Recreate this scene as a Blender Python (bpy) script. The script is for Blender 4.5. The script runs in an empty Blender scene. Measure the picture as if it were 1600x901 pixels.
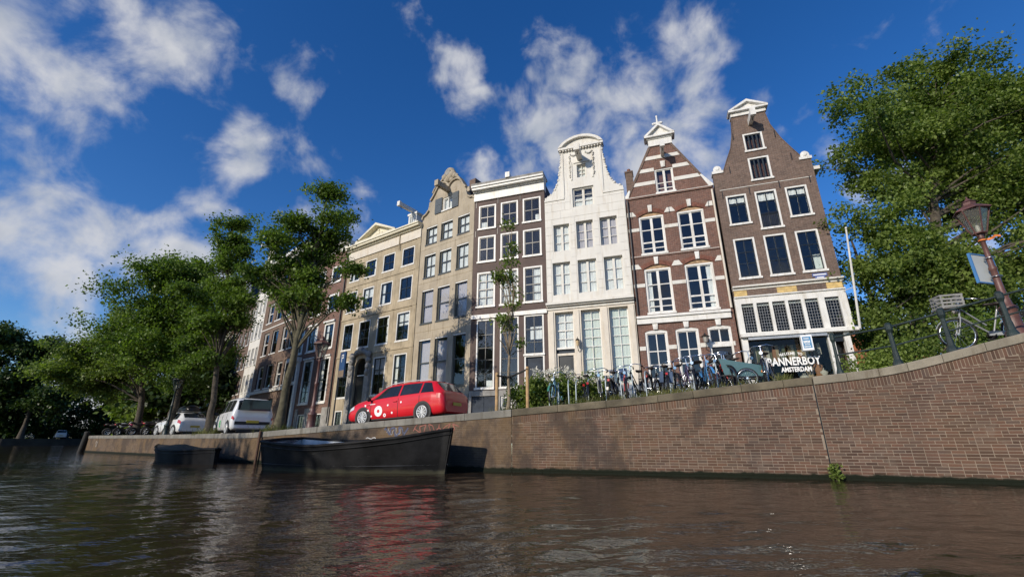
import bpy, math, random
import numpy as np
from mathutils import Vector, Matrix, geometry
R = math.radians
scene = bpy.context.scene
COL = scene.collection
# ------------------------------------------------------------------ camera, sky, sun, exposure
cam_d = bpy.data.cameras.new("camera")
cam_d.sensor_width = 36.0
cam_d.lens = 694.0 / 1600.0 * 36.0
cam_d.clip_start = 0.05
cam_d.clip_end = 5000.0
cam = bpy.data.objects.new("camera", cam_d)
cam.location = (0, 0, 0.85)
cam.rotation_euler = (R(90 + 18.9), 0, 0)
COL.objects.link(cam)
scene.camera = cam
SUN_DIR = Vector((0.78, 0.79, -0.49)).normalized()      # the way the light travels
SUN_EL = math.asin(-SUN_DIR.z)
SUN_AZ = math.atan2(-SUN_DIR.x, -SUN_DIR.y)              # clockwise from +Y
sun_d = bpy.data.lights.new("sun", 'SUN')
sun_d.energy = 4.0
sun_d.angle = R(0.5)
sun_d.color = (1.0, 0.9, 0.76)
sun = bpy.data.objects.new("sun", sun_d)
sun.rotation_euler = SUN_DIR.to_track_quat('-Z', 'Y').to_euler()
sun.location = (-40, -40, 40)
COL.objects.link(sun)
vs = scene.view_settings
vs.view_transform = 'Standard'
vs.look = 'None'
vs.exposure = 0.0
vs.gamma = 1.0
vs.use_curve_mapping = False
scene.cycles.max_bounces = 8
scene.cycles.transparent_max_bounces = 16
scene.cycles.caustics_reflective = False
scene.cycles.caustics_refractive = False

world = bpy.data.worlds.new("World")
scene.world = world
world.use_nodes = True
SKY_STRENGTH = 0.12
def build_world():
    nt = world.node_tree
    N, L = nt.nodes, nt.links
    for n in list(N): N.remove(n)
    out = N.new('ShaderNodeOutputWorld')
    bg = N.new('ShaderNodeBackground'); bg.inputs[1].default_value = SKY_STRENGTH
    L.new(bg.outputs[0], out.inputs[0])
    sky = N.new('ShaderNodeTexSky'); sky.sky_type = 'NISHITA'; sky.sun_disc = False
    sky.sun_elevation = SUN_EL; sky.sun_rotation = SUN_AZ
    sky.altitude = 0; sky.air_density = 1.0; sky.dust_density = 0.3; sky.ozone_density = 4.0
    hsv = N.new('ShaderNodeHueSaturation'); hsv.inputs['Saturation'].default_value = 1.27; hsv.inputs['Value'].default_value = 1.18; hsv.inputs['Hue'].default_value = 0.511
    L.new(sky.outputs[0], hsv.inputs['Color'])
    tc = N.new('ShaderNodeTexCoord')
    def math_(op, a, b=None, clamp=False):
        m = N.new('ShaderNodeMath'); m.operation = op; m.use_clamp = clamp
        for i, v in enumerate((a, b)):
            if v is None: continue
            if isinstance(v, (int, float)): m.inputs[i].default_value = v
            else: L.new(v, m.inputs[i])
        return m.outputs[0]
    sep = N.new('ShaderNodeSeparateXYZ'); L.new(tc.outputs['Generated'], sep.inputs[0])
    zc = math_('ADD', math_('MAXIMUM', sep.outputs[2], 0.0), 0.16)
    comb = N.new('ShaderNodeCombineXYZ')
    L.new(math_('DIVIDE', sep.outputs[0], zc), comb.inputs[0])
    L.new(math_('DIVIDE', sep.outputs[1], zc), comb.inputs[1])
    comb.inputs[2].default_value = 3.7
    def noise(scale, detail, rough, dist=0.0, vec=None):
        n = N.new('ShaderNodeTexNoise'); n.inputs['Scale'].default_value = scale
        n.inputs['Detail'].default_value = detail; n.inputs['Roughness'].default_value = rough
        n.inputs['Distortion'].default_value = dist
        L.new(vec or comb.outputs[0], n.inputs['Vector']); return n.outputs[0]
    n1 = noise(9.0, 9, 0.56, 0.25, tc.outputs['Generated'])
    n2 = noise(0.55, 3, 0.5)
    n3 = noise(12.0, 5, 0.5, 0.0, tc.outputs['Generated'])
    # heaps of cloud by compass direction: (x, y, z, radius, weight)
    tot = None
    # ragged outlines: the look-up direction is shaken by noise before the distance is taken
    warp = None
    for sc_, am in ((5.0, 0.20), (14.0, 0.07)):
        wn = N.new('ShaderNodeTexNoise'); wn.inputs['Scale'].default_value = sc_; wn.inputs['Detail'].default_value = 4; L.new(tc.outputs['Generated'], wn.inputs['Vector'])
        sb = N.new('ShaderNodeVectorMath'); sb.operation = 'SUBTRACT'; L.new(wn.outputs['Color'], sb.inputs[0]); sb.inputs[1].default_value = (0.5, 0.5, 0.5)
        ml = N.new('ShaderNodeVectorMath'); ml.operation = 'SCALE'; L.new(sb.outputs[0], ml.inputs[0]); ml.inputs['Scale'].default_value = am
        av = N.new('ShaderNodeVectorMath'); av.operation = 'ADD'; L.new(tc.outputs['Generated'] if warp is None else warp, av.inputs[0]); L.new(ml.outputs[0], av.inputs[1]); warp = av.outputs[0]
    for (x, y, z, rad, w) in CLOUDS:
        d = N.new('ShaderNodeVectorMath'); d.operation = 'DISTANCE'
        L.new(warp, d.inputs[0]); d.inputs[1].default_value = (x, y, z)
        mr = N.new('ShaderNodeMapRange'); mr.interpolation_type = 'SMOOTHERSTEP'
        L.new(d.outputs['Value'], mr.inputs[0])
        mr.inputs[1].default_value = 0; mr.inputs[2].default_value = rad
        mr.inputs[3].default_value = w; mr.inputs[4].default_value = 0
        tot = mr.outputs[0] if tot is None else math_('MAXIMUM', tot, mr.outputs[0])
    # a general scatter of fair weather cloud all round the sky
    base = math_('MULTIPLY', math_('SUBTRACT', n2, 0.50), 2.4)
    heap = math_('ADD', tot, math_('MAXIMUM', base, 0.0))
    dens = math_('ADD', math_('MULTIPLY', math_('SUBTRACT', n1, 0.5), 2.3), math_('SUBTRACT', math_('MULTIPLY', heap, 1.0), 0.44))
    ramp = N.new('ShaderNodeMapRange'); ramp.interpolation_type = 'SMOOTHSTEP'
    L.new(dens, ramp.inputs[0])
    ramp.inputs[1].default_value = -0.2; ramp.inputs[2].default_value = 0.52
    ramp.inputs[3].default_value = 0; ramp.inputs[4].default_value = 0.92
    cr = N.new('ShaderNodeValToRGB')
    cr.color_ramp.elements[0].color = CLOUD_DARK; cr.color_ramp.elements[1].color = CLOUD_LIGHT
    cr.color_ramp.elements[0].position = 0.32; cr.color_ramp.elements[1].position = 0.62
    L.new(n3, cr.inputs[0])
    sc = N.new('ShaderNodeMix'); sc.data_type = 'RGBA'; sc.blend_type = 'MULTIPLY'; sc.inputs[0].default_value = 1
    L.new(cr.outputs[0], sc.inputs[6]); sc.inputs[7].default_value = (CLOUD_GAIN, CLOUD_GAIN, CLOUD_GAIN, 1)
    mix = N.new('ShaderNodeMix'); mix.data_type = 'RGBA'
    L.new(ramp.outputs[0], mix.inputs[0]); L.new(hsv.outputs[0], mix.inputs[6]); L.new(sc.outputs[2], mix.inputs[7])
    L.new(mix.outputs[2], bg.inputs[0])
CLOUD_DARK = (0.60, 0.66, 0.77, 1); CLOUD_LIGHT = (0.95, 0.96, 1.0, 1); CLOUD_GAIN = 5.8
CLOUDS = [(-0.688, 0.477, 0.547, 0.3, 0.52), (-0.58, 0.536, 0.614, 0.2, 0.48), (-0.654, 0.566, 0.503, 0.18, 0.4), (-0.483, 0.555, 0.678, 0.14, 0.36), (-0.432, 0.637, 0.638, 0.15, 0.38), (-0.47, 0.699, 0.539, 0.13, 0.46), (-0.603, 0.616, 0.507, 0.1, 0.3), (-0.742, 0.565, 0.362, 0.16, 0.44), (-0.728, 0.623, 0.287, 0.28, 0.6), (-0.64, 0.707, 0.301, 0.24, 0.58), (-0.729, 0.656, 0.194, 0.3, 0.7), (-0.668, 0.733, 0.128, 0.22, 0.7), (-0.549, 0.724, 0.417, 0.08, 0.5), (-0.116, 0.71, 0.694, 0.11, 0.66), (-0.106, 0.747, 0.656, 0.09, 0.64), (0.103, 0.703, 0.704, 0.15, 0.66), (0.197, 0.749, 0.633, 0.19, 0.74), (0.341, 0.664, 0.665, 0.17, 0.7), (0.364, 0.719, 0.592, 0.16, 0.68), (0.069, 0.802, 0.594, 0.2, 0.74), (0.267, 0.789, 0.553, 0.18, 0.7), (0.139, 0.841, 0.524, 0.18, 0.68), (0.417, 0.751, 0.512, 0.13, 0.6), (-0.042, 0.841, 0.54, 0.11, 0.6), (0.546, 0.64, 0.541, 0.09, 0.62), (0.573, 0.655, 0.492, 0.1, 0.6), (0.677, 0.714, 0.178, 0.25, 0.7), (0.626, 0.668, 0.403, 0.1, 0.5)]
build_world()

# ------------------------------------------------------------------ materials
MATS = {}
def nodes_of(m):
    m.use_nodes = True
    nt = m.node_tree
    return nt, nt.nodes, nt.links, nt.nodes['Principled BSDF']
def rgba(c): return (c[0], c[1], c[2], 1.0)
def mixc(N, L, fac, a, b, blend='MIX'):
    m = N.new('ShaderNodeMix'); m.data_type = 'RGBA'; m.blend_type = blend
    for i, v in ((0, fac), (6, a), (7, b)):
        if hasattr(v, 'links'): L.new(v, m.inputs[i])
        elif i == 0: m.inputs[0].default_value = v
        else: m.inputs[i].default_value = rgba(v)
    return m.outputs[2]
def noise_node(N, L, vec, scale, detail=4, rough=0.55):
    n = N.new('ShaderNodeTexNoise'); n.inputs['Scale'].default_value = scale
    n.inputs['Detail'].default_value = detail; n.inputs['Roughness'].default_value = rough
    L.new(vec, n.inputs['Vector']); return n.outputs[0]
def ramp01(N, L, v, lo, hi):
    r = N.new('ShaderNodeMapRange'); r.interpolation_type = 'SMOOTHSTEP'
    L.new(v, r.inputs[0]); r.inputs[1].default_value = lo; r.inputs[2].default_value = hi
    return r.outputs[0]
def scaled(N, L, vec, s):
    m = N.new('ShaderNodeMapping'); L.new(vec, m.inputs[0]); m.inputs['Scale'].default_value = s
    return m.outputs[0]
def pm(name, col, rough=0.6, var=0.15, vs_=2.5, bump=0.0, bs=30.0, metal=0.0, coat=0.0, orand=0.0, streak=0.0, spec=0.5, world_pos=False):
    """plain weathered surface: noise in the colour, fine relief, optional streaks of grime"""
    if name in MATS: return MATS[name]
    m = bpy.data.materials.new(name); MATS[name] = m
    nt, N, L, P = nodes_of(m)
    tc = N.new('ShaderNodeTexCoord')
    vec = tc.outputs['Object']
    if world_pos:
        g = N.new('ShaderNodeNewGeometry'); vec = g.outputs['Position']
    f = noise_node(N, L, vec, vs_, 5)
    c = mixc(N, L, ramp01(N, L, f, 0.3, 0.7), [v * (1 - var) for v in col], [min(1, v * (1 + var)) for v in col])
    if streak:
        s = noise_node(N, L, scaled(N, L, vec, (3.0, 3.0, 0.35)), 1.6, 6, 0.65)
        c = mixc(N, L, ramp01(N, L, s, 0.49, 0.70), c, [v * (1 - streak) * k for v, k in zip(col, (1.0, 0.95, 0.88))])
    if orand:
        oi = N.new('ShaderNodeObjectInfo')
        hs = N.new('ShaderNodeHueSaturation'); L.new(c, hs.inputs['Color'])
        mm = N.new('ShaderNodeMapRange'); L.new(oi.outputs['Random'], mm.inputs[0])
        mm.inputs[3].default_value = 1 - orand; mm.inputs[4].default_value = 1 + orand
        L.new(mm.outputs[0], hs.inputs['Value']); c = hs.outputs[0]
    L.new(c, P.inputs['Base Color'])
    P.inputs['Roughness'].default_value = rough; P.inputs['Metallic'].default_value = metal
    P.inputs['Specular IOR Level'].default_value = spec
    if coat:
        P.inputs['Coat Weight'].default_value = coat; P.inputs['Coat Roughness'].default_value = 0.04
    if bump:
        b = N.new('ShaderNodeBump'); b.inputs['Strength'].default_value = bump; b.inputs['Distance'].default_value = 0.02
        L.new(noise_node(N, L, vec, bs, 6, 0.65), b.inputs['Height']); L.new(b.outputs[0], P.inputs['Normal'])
    return m
def brickmat(name, c1, c2, mortar, w=0.22, h=0.065, uv=False, grime=0.35, gcol=(0.05, 0.04, 0.035), ms=0.008, worn=False):
    if name in MATS: return MATS[name]
    m = bpy.data.materials.new(name); MATS[name] = m
    nt, N, L, P = nodes_of(m)
    tc = N.new('ShaderNodeTexCoord')
    if uv: vec = tc.outputs['UV']
    else:
        s = N.new('ShaderNodeSeparateXYZ'); L.new(tc.outputs['Object'], s.inputs[0])
        cb = N.new('ShaderNodeCombineXYZ'); L.new(s.outputs[0], cb.inputs[0]); L.new(s.outputs[2], cb.inputs[1]); vec = cb.outputs[0]
    b = N.new('ShaderNodeTexBrick'); L.new(vec, b.inputs[0])
    b.inputs['Color1'].default_value = rgba(c1); b.inputs['Color2'].default_value = rgba(c2); b.inputs['Mortar'].default_value = rgba(mortar)
    b.inputs['Scale'].default_value = 1.0; b.inputs['Mortar Size'].default_value = ms; b.inputs['Mortar Smooth'].default_value = 0.3
    b.inputs['Brick Width'].default_value = w; b.inputs['Row Height'].default_value = h; b.inputs['Bias'].default_value = -0.1
    c = b.outputs['Color']
    n1 = noise_node(N, L, vec, 0.9, 6, 0.65)
    c = mixc(N, L, ramp01(N, L, n1, 0.38, 0.75), c, gcol)
    m2 = N.nodes if False else None
    mx = N.new('ShaderNodeMix'); mx.data_type = 'RGBA'; mx.inputs[0].default_value = grime
    L.new(b.outputs['Color'], mx.inputs[6]); L.new(c, mx.inputs[7])
    n2 = noise_node(N, L, vec, 7.0, 4)
    c = mixc(N, L, 0.5, mx.outputs[2], n2, 'OVERLAY')
    if worn:
        g = N.new('ShaderNodeNewGeometry'); c = wear(N, L, g.outputs['Position'], c)
    L.new(c, P.inputs['Base Color']); P.inputs['Roughness'].default_value = 0.85; P.inputs['Specular IOR Level'].default_value = 0.25
    bp = N.new('ShaderNodeBump'); bp.inputs['Strength'].default_value = 0.6; bp.inputs['Distance'].default_value = 0.01; bp.invert = True
    L.new(b.outputs['Fac'], bp.inputs['Height']); L.new(bp.outputs[0], P.inputs['Normal'])
    return m
def glassmat(name, tint=(0.93, 0.95, 0.95), ior=1.55, rough=0.02, wob=0.25):
    """old window glass: see-through, slightly wavy, with a mirror-like sheen"""
    if name in MATS: return MATS[name]
    m = bpy.data.materials.new(name); MATS[name] = m
    nt, N, L, P = nodes_of(m)
    out = N['Material Output']
    tr = N.new('ShaderNodeBsdfTransparent'); tr.inputs[0].default_value = rgba(tint)
    gl = N.new('ShaderNodeBsdfGlossy'); gl.inputs['Roughness'].default_value = rough
    fr = N.new('ShaderNodeFresnel'); gg = N.new('ShaderNodeNewGeometry'); mr = N.new('ShaderNodeMapRange'); L.new(gg.outputs['Backfacing'], mr.inputs[0]); mr.inputs[3].default_value = ior; mr.inputs[4].default_value = 1.0 / ior; L.new(mr.outputs[0], fr.inputs[0])
    mx = N.new('ShaderNodeMixShader')
    tc = N.new('ShaderNodeTexCoord'); oi = N.new('ShaderNodeObjectInfo')
    va = N.new('ShaderNodeVectorMath'); va.operation = 'ADD'
    L.new(tc.outputs['Object'], va.inputs[0]); L.new(oi.outputs['Random'], va.inputs[1])
    b = N.new('ShaderNodeBump'); b.inputs['Strength'].default_value = wob; b.inputs['Distance'].default_value = 0.02
    L.new(noise_node(N, L, va.outputs[0], 2.2, 2), b.inputs['Height'])
    L.new(b.outputs[0], gl.inputs['Normal']); L.new(b.outputs[0], fr.inputs['Normal'])
    L.new(fr.outputs[0], mx.inputs[0]); L.new(tr.outputs[0], mx.inputs[1]); L.new(gl.outputs[0], mx.inputs[2])
    L.new(mx.outputs[0], out.inputs[0])
    N.remove(P)
    return m
def leafmat(name, dark, light, trans=0.35):
    if name in MATS: return MATS[name]
    m = bpy.data.materials.new(name); MATS[name] = m
    nt, N, L, P = nodes_of(m)
    out = N['Material Output']
    g = N.new('ShaderNodeNewGeometry')
    c = mixc(N, L, g.outputs['Random Per Island'], dark, light)
    n = noise_node(N, L, g.outputs['Position'], 0.5, 3)
    c = mixc(N, L, ramp01(N, L, n, 0.35, 0.7), c, [d * 1.25 for d in light])
    L.new(c, P.inputs['Base Color']); P.inputs['Roughness'].default_value = 0.45; P.inputs['Specular IOR Level'].default_value = 0.35
    t = N.new('ShaderNodeBsdfTranslucent'); L.new(mixc(N, L, 1.0, c, (1.0, 1.15, 0.45), 'MULTIPLY'), t.inputs[0])
    mx = N.new('ShaderNodeMixShader'); mx.inputs[0].default_value = trans
    L.new(P.outputs[0], mx.inputs[1]); L.new(t.outputs[0], mx.inputs[2]); L.new(mx.outputs[0], out.inputs[0])
    return m

# ------------------------------------------------------------------ mesh helpers
class MB:
    """collects shapes and links them as one mesh object"""
    def __init__(self, off=(0, 0, 0)):
        self.v = []; self.f = []; self.m = []; self.s = []; self.off = off; self.uv = None
    def add(self, vs_, fs, mi=0, smooth=False):
        o = len(self.v); self.v.extend(vs_)
        for f in fs:
            self.f.append([o + i for i in f]); self.m.append(mi); self.s.append(smooth)
        return self
    def box(self, x0, x1, y0, y1, z0, z1, mi=0):
        return self.add([(x0, y0, z0), (x1, y0, z0), (x1, y1, z0), (x0, y1, z0), (x0, y0, z1), (x1, y0, z1), (x1, y1, z1), (x0, y1, z1)],
                        [(0, 3, 2, 1), (4, 5, 6, 7), (0, 1, 5, 4), (1, 2, 6, 5), (2, 3, 7, 6), (3, 0, 4, 7)], mi)
    def prism(self, poly, y0, y1, mi=0):
        """poly = list of (x, z), extruded from y0 (front) to y1"""
        n = len(poly)
        a = sum(poly[i][0] * poly[(i + 1) % n][1] - poly[(i + 1) % n][0] * poly[i][1] for i in range(n))
        if a < 0: poly = poly[::-1]
        tris = geometry.tessellate_polygon([[Vector((p[0], p[1], 0)) for p in poly]])
        vs_ = [(p[0], y0, p[1]) for p in poly] + [(p[0], y1, p[1]) for p in poly]
        fs = []
        for t in tris:
            a_, b_, c_ = [poly[i] for i in t]
            cr = (b_[0] - a_[0]) * (c_[1] - a_[1]) - (b_[1] - a_[1]) * (c_[0] - a_[0])
            t = tuple(t) if cr > 0 else tuple(reversed(t))
            fs.append(t); fs.append(tuple(n + i for i in reversed(t)))
        for i in range(n):
            j = (i + 1) % n; fs.append((i, n + i, n + j, j))
        return self.add(vs_, fs, mi)
    def tube(self, pts, rad, n=8, mi=0, caps=True, smooth=True):
        pts = [Vector(p) for p in pts]
        if not hasattr(rad, '__len__'): rad = [rad] * len(pts)
        prev = None; vs_ = []; fs = []
        for i, p in enumerate(pts):
            d = (pts[min(i + 1, len(pts) - 1)] - pts[max(i - 1, 0)])
            if d.length < 1e-9: d = Vector((0, 0, 1))
            d.normalize()
            if prev is None:
                a = Vector((0, 0, 1)) if abs(d.z) < 0.9 else Vector((1, 0, 0))
                prev = d.cross(a).normalized()
            prev = (prev - d * prev.dot(d))
            prev = prev.normalized() if prev.length > 1e-6 else d.orthogonal().normalized()
            b = d.cross(prev)
            for k in range(n):
                t = 2 * math.pi * k / n
                vs_.append(tuple(p + (prev * math.cos(t) + b * math.sin(t)) * rad[i]))
        for i in range(len(pts) - 1):
            for k in range(n):
                k2 = (k + 1) % n
                fs.append((i * n + k, i * n + k2, (i + 1) * n + k2, (i + 1) * n + k))
        self.add(vs_, fs, mi, smooth)
        if caps:
            self.add(vs_[:n], [tuple(reversed(range(n)))], mi); self.add(vs_[-n:], [tuple(range(n))], mi)
        return self
    def ring(self, c, axis, R0, r, n=24, k=6, mi=0):
        """torus"""
        c = Vector(c); ax = Vector(axis).normalized(); a = ax.orthogonal().normalized(); b = ax.cross(a)
        vs_ = []; fs = []
        for i in range(n):
            t = 2 * math.pi * i / n; rd = a * math.cos(t) + b * math.sin(t)
            for j in range(k):
                s = 2 * math.pi * j / k
                vs_.append(tuple(c + rd * (R0 + r * math.cos(s)) + ax * (r * math.sin(s))))
        for i in range(n):
            for j in range(k):
                fs.append((i * k + j, ((i + 1) % n) * k + j, ((i + 1) % n) * k + (j + 1) % k, i * k + (j + 1) % k))
        return self.add(vs_, fs, mi, True)
    def lathe(self, c, axis, prof, n=20, mi=0, smooth=True):
        """prof = [(radius, height along axis)]"""
        c = Vector(c); ax = Vector(axis).normalized(); a = ax.orthogonal().normalized(); b = ax.cross(a)
        vs_ = []; fs = []
        for (r, h) in prof:
            for i in range(n):
                t = 2 * math.pi * i / n
                vs_.append(tuple(c + (a * math.cos(t) + b * math.sin(t)) * r + ax * h))
        for q in range(len(prof) - 1):
            for i in range(n):
                i2 = (i + 1) % n
                fs.append((q * n + i, q * n + i2, (q + 1) * n + i2, (q + 1) * n + i))
        self.add(vs_, fs, mi, smooth)
        self.add(vs_[:n], [tuple(reversed(range(n)))], mi); self.add(vs_[-n:], [tuple(range(n))], mi)
        return self
    def blob(self, c, r, n=8, m=5, mi=0, sc=(1, 1, 1)):
        vs_ = []; fs = []
        for i in range(m + 1):
            ph = math.pi * i / m
            for k in range(n):
                t = 2 * math.pi * k / n
                vs_.append((c[0] + r * sc[0] * math.sin(ph) * math.cos(t), c[1] + r * sc[1] * math.sin(ph) * math.sin(t), c[2] + r * sc[2] * math.cos(ph)))
        for i in range(m):
            for k in range(n):
                fs.append((i * n + k, (i + 1) * n + k, (i + 1) * n + (k + 1) % n, i * n + (k + 1) % n))
        return self.add(vs_, fs, mi, True)
    def bar(self, a, b, w, h, mi=0):
        """square bar between two points"""
        a, b = Vector(a), Vector(b); d = (b - a).normalized()
        up = Vector((0, 0, 1)) if abs(d.z) < 0.95 else Vector((0, 1, 0))
        s = d.cross(up).normalized() * (w / 2); u = s.cross(d).normalized() * (h / 2)
        vs_ = [tuple(p + q) for p in (a, b) for q in (-s - u, s - u, s + u, -s + u)]
        return self.add(vs_, [(3, 2, 1, 0), (4, 5, 6, 7), (0, 1, 5, 4), (1, 2, 6, 5), (2, 3, 7, 6), (3, 0, 4, 7)], mi)
    def mesh(self, name, mats):
        me = bpy.data.meshes.new(name)
        ox, oy, oz = self.off
        me.from_pydata([(x - ox, y - oy, z - oz) for x, y, z in self.v], [], self.f)
        for mt in (mats if isinstance(mats, (list, tuple)) else [mats]): me.materials.append(mt)
        me.polygons.foreach_set('material_index', self.m)
        me.polygons.foreach_set('use_smooth', self.s)
        me.update()
        return me
    def build(self, name, mats, parent=None, loc=(0, 0, 0)):
        return link(name, self.mesh(name, mats), parent, loc)
def link(name, data, parent=None, loc=(0, 0, 0), rz=0.0):
    o = bpy.data.objects.new(name, data); COL.objects.link(o)
    if parent is not None: o.parent = parent
    o.location = loc
    if rz: o.rotation_euler = (0, 0, rz)
    return o
def empty(name, loc=(0, 0, 0), rz=0.0):
    o = link(name, None, None, loc, rz); o.empty_display_size = 0.2
    return o
def tag(o, label=None, cat=None, group=None, kind=None):
    if label: o['label'] = label
    if cat: o['category'] = cat
    if group: o['group'] = group
    if kind: o['kind'] = kind
    return o
def copy_tree(o, parent=None):
    c = o.copy(); COL.objects.link(c)
    if parent is not None: c.parent = parent
    for k in ('label', 'group'):
        pass
    for ch in list(o.children): copy_tree(ch, c)
    return c
def quads(name, verts, mat, quadcount, parent=None, loc=(0, 0, 0)):
    """many loose four-cornered faces from a numpy array (n*4, 3)"""
    me = bpy.data.meshes.new(name)
    me.vertices.add(len(verts)); me.vertices.foreach_set('co', verts.astype(np.float32).ravel())
    me.loops.add(quadcount * 4); me.loops.foreach_set('vertex_index', np.arange(quadcount * 4, dtype=np.int32))
    me.polygons.add(quadcount); me.polygons.foreach_set('loop_start', np.arange(0, quadcount * 4, 4, dtype=np.int32))
    me.polygons.foreach_set('loop_total', np.full(quadcount, 4, dtype=np.int32))
    me.materials.append(mat); me.update(calc_edges=True)
    return link(name, me, parent, loc)
# ------------------------------------------------------------------ common materials
white = pm('white_paint', (0.71, 0.70, 0.66), 0.45, 0.07, 3, streak=0.2)
cream = pm('cream_paint', (0.61, 0.555, 0.465), 0.5, 0.06, 2.5, streak=0.12)
offwhite = pm('offwhite_stone', (0.65, 0.63, 0.575), 0.6, 0.045, 1.2, bump=0.2, streak=0.14)
dark_sash = pm('dark_green_paint', (0.012, 0.016, 0.016), 0.35, 0.2)
curtain_m = pm('net_curtain', (0.87, 0.86, 0.82), 0.9, 0.1, 3)
blind_m = pm('pink_grey_blind', (0.55, 0.50, 0.52), 0.9, 0.06, 1)
green_curtain = pm('pale_green_curtain', (0.74, 0.78, 0.70), 0.9, 0.06, 2)
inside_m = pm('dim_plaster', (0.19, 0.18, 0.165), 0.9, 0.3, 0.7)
slate = pm('slate_roof', (0.045, 0.045, 0.05), 0.6, 0.3, 5, bump=0.3)
redtile = pm('clay_roof', (0.17, 0.07, 0.045), 0.75, 0.3, 5, bump=0.4)
stucco = pm('stucco', (0.38, 0.315, 0.215), 0.85, 0.2, 1.0, bump=0.25, bs=25, streak=0.42)
stucco2 = pm('sand_stucco', (0.385, 0.33, 0.245), 0.85, 0.14, 0.9, bump=0.25, bs=25, streak=0.25)
grey_stone = pm('grey_stone', (0.27, 0.26, 0.24), 0.8, 0.2, 2.5, bump=0.4, streak=0.3)
plum = pm('plum_painted_brick', (0.075, 0.043, 0.034), 0.65, 0.2, 1.5, bump=0.5, bs=35, streak=0.2)
iron = pm('black_iron', (0.015, 0.015, 0.016), 0.4, 0.3, 8)
blackp = pm('black_paint', (0.012, 0.012, 0.013), 0.3, 0.3, 5)
rubber = pm('rubber', (0.015, 0.015, 0.015), 0.8, 0.3, 8)
steel = pm('steel', (0.55, 0.55, 0.55), 0.3, 0.1, 8, metal=1.0)
alu = pm('dull_aluminium', (0.42, 0.43, 0.44), 0.45, 0.1, 8, metal=0.7)
bluegrey = pm('blue_grey_paint', (0.032, 0.042, 0.058), 0.65, 0.2, 3, spec=0.25)
blueplinth = pm('blue_grey_stone', (0.25, 0.28, 0.31), 0.75, 0.15, 3, bump=0.3)
brick_red = brickmat('red_brick', (0.195, 0.088, 0.062), (0.135, 0.066, 0.052), (0.25, 0.205, 0.175))
brick_brown = brickmat('brown_brick', (0.175, 0.112, 0.085), (0.12, 0.080, 0.066), (0.235, 0.20, 0.17))
brick_salmon = brickmat('salmon_brick', (0.205, 0.11, 0.083), (0.155, 0.083, 0.065), (0.24, 0.19, 0.16))
brick_tan = brickmat('tan_brick', (0.185, 0.118, 0.083), (0.13, 0.085, 0.065), (0.22, 0.18, 0.145))
glass = glassmat('window_glass')
glass_dark = glassmat('shop_glass', (0.85, 0.88, 0.88), 1.3, 0.01, 0.08)

# ------------------------------------------------------------------ the quay line (x, y, top height)
QX = np.array([-34.0, -32.24, -22.25, -10.82, -5.7, 0, 3.3, 6.1, 8.44, 9.18, 10.28, 12.6, 16.0, 22.0])
QY = np.array([37.6, 36.13, 29.08, 19.18, 16.4, 13.5, 12.41, 11.48, 10.61, 10.29, 9.72, 8.5, 6.6, 3.0])
QZ = np.array([1.23, 1.23, 1.19, 1.15, 1.42, 1.72, 1.95, 2.23, 2.42, 2.54, 2.86, 3.45, 3.9, 4.0])
qx = np.linspace(-34.0, 22.0, 561)
def smooth_(a, w):
    k = np.ones(w) / w
    p = np.concatenate([a[0] + (np.arange(-w, 0)) * (a[1] - a[0]), a, a[-1] + (np.arange(1, w + 1)) * (a[-1] - a[-2])])
    return np.convolve(p, k, 'same')[w:-w]
qy = smooth_(np.interp(qx, QX, QY), 17)
qz = smooth_(np.interp(qx, QX, QZ), 13)
qs = np.concatenate([[0], np.cumsum(np.hypot(np.diff(qx), np.diff(qy)))])
def Q(s):
    """point, tangent and inward normal of the quay edge at length s"""
    x, y, z = (float(np.interp(s, qs, a)) for a in (qx, qy, qz))
    e = 0.25
    tx = float(np.interp(s + e, qs, qx) - np.interp(s - e, qs, qx)); ty = float(np.interp(s + e, qs, qy) - np.interp(s - e, qs, qy))
    l = math.hypot(tx, ty) or 1.0
    tx, ty = tx / l, ty / l
    return x, y, z, tx, ty, -ty, tx
def s_of_x(x): return float(np.interp(x, qx, qs))
BACK = (0.42, 0.9075)
def ground_z(x, y):
    d = np.abs((x - qx) * BACK[1] - (y - qy) * BACK[0])
    return float(qz[int(np.argmin(d))])
def on_quay(x, off):
    """a spot on the street, off metres in from the quay edge, starting from quay x"""
    s = s_of_x(x); X, Y, z, tx, ty, nx, ny = Q(s)
    return X + nx * off, Y + ny * off, z, math.atan2(ty, tx)
# street and pavement, lofted back from the quay edge
paving = brickmat('clinker_paving', (0.12, 0.075, 0.06), (0.085, 0.06, 0.05), (0.07, 0.06, 0.05), 0.2, 0.1)
paving = pm('street_clinker', (0.11, 0.085, 0.07), 0.85, 0.25, 6, bump=0.5)
slabs = pm('concrete_slabs', (0.24, 0.23, 0.21), 0.85, 0.15, 3, bump=0.3)
earth = pm('ground_earth', (0.10, 0.085, 0.06), 0.95, 0.3, 0.6, bump=0.4)
def loft(name, offs, mat, dz, step=5):
    mb = MB(); idx = list(range(0, len(qx), step)); n = len(offs)
    for i in idx:
        for o in offs: mb.v.append((qx[i] + BACK[0] * o, qy[i] + BACK[1] * o, qz[i] + dz))
    for a in range(len(idx) - 1):
        for b in range(n - 1):
            mb.f.append([a * n + b, (a + 1) * n + b, (a + 1) * n + b + 1, a * n + b + 1]); mb.m.append(0); mb.s.append(True)
    o = mb.build(name, mat); tag(o, kind='structure'); return o
loft('street', (0.25, 3, 8.6), paving, -0.06)
loft('pavement', (8.6, 20, 40), slabs, 0.06)
loft('kerb', (8.5, 8.62), slabs, 0.064)
loft('ground', (39, 120, 900), earth, -0.2)
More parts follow.
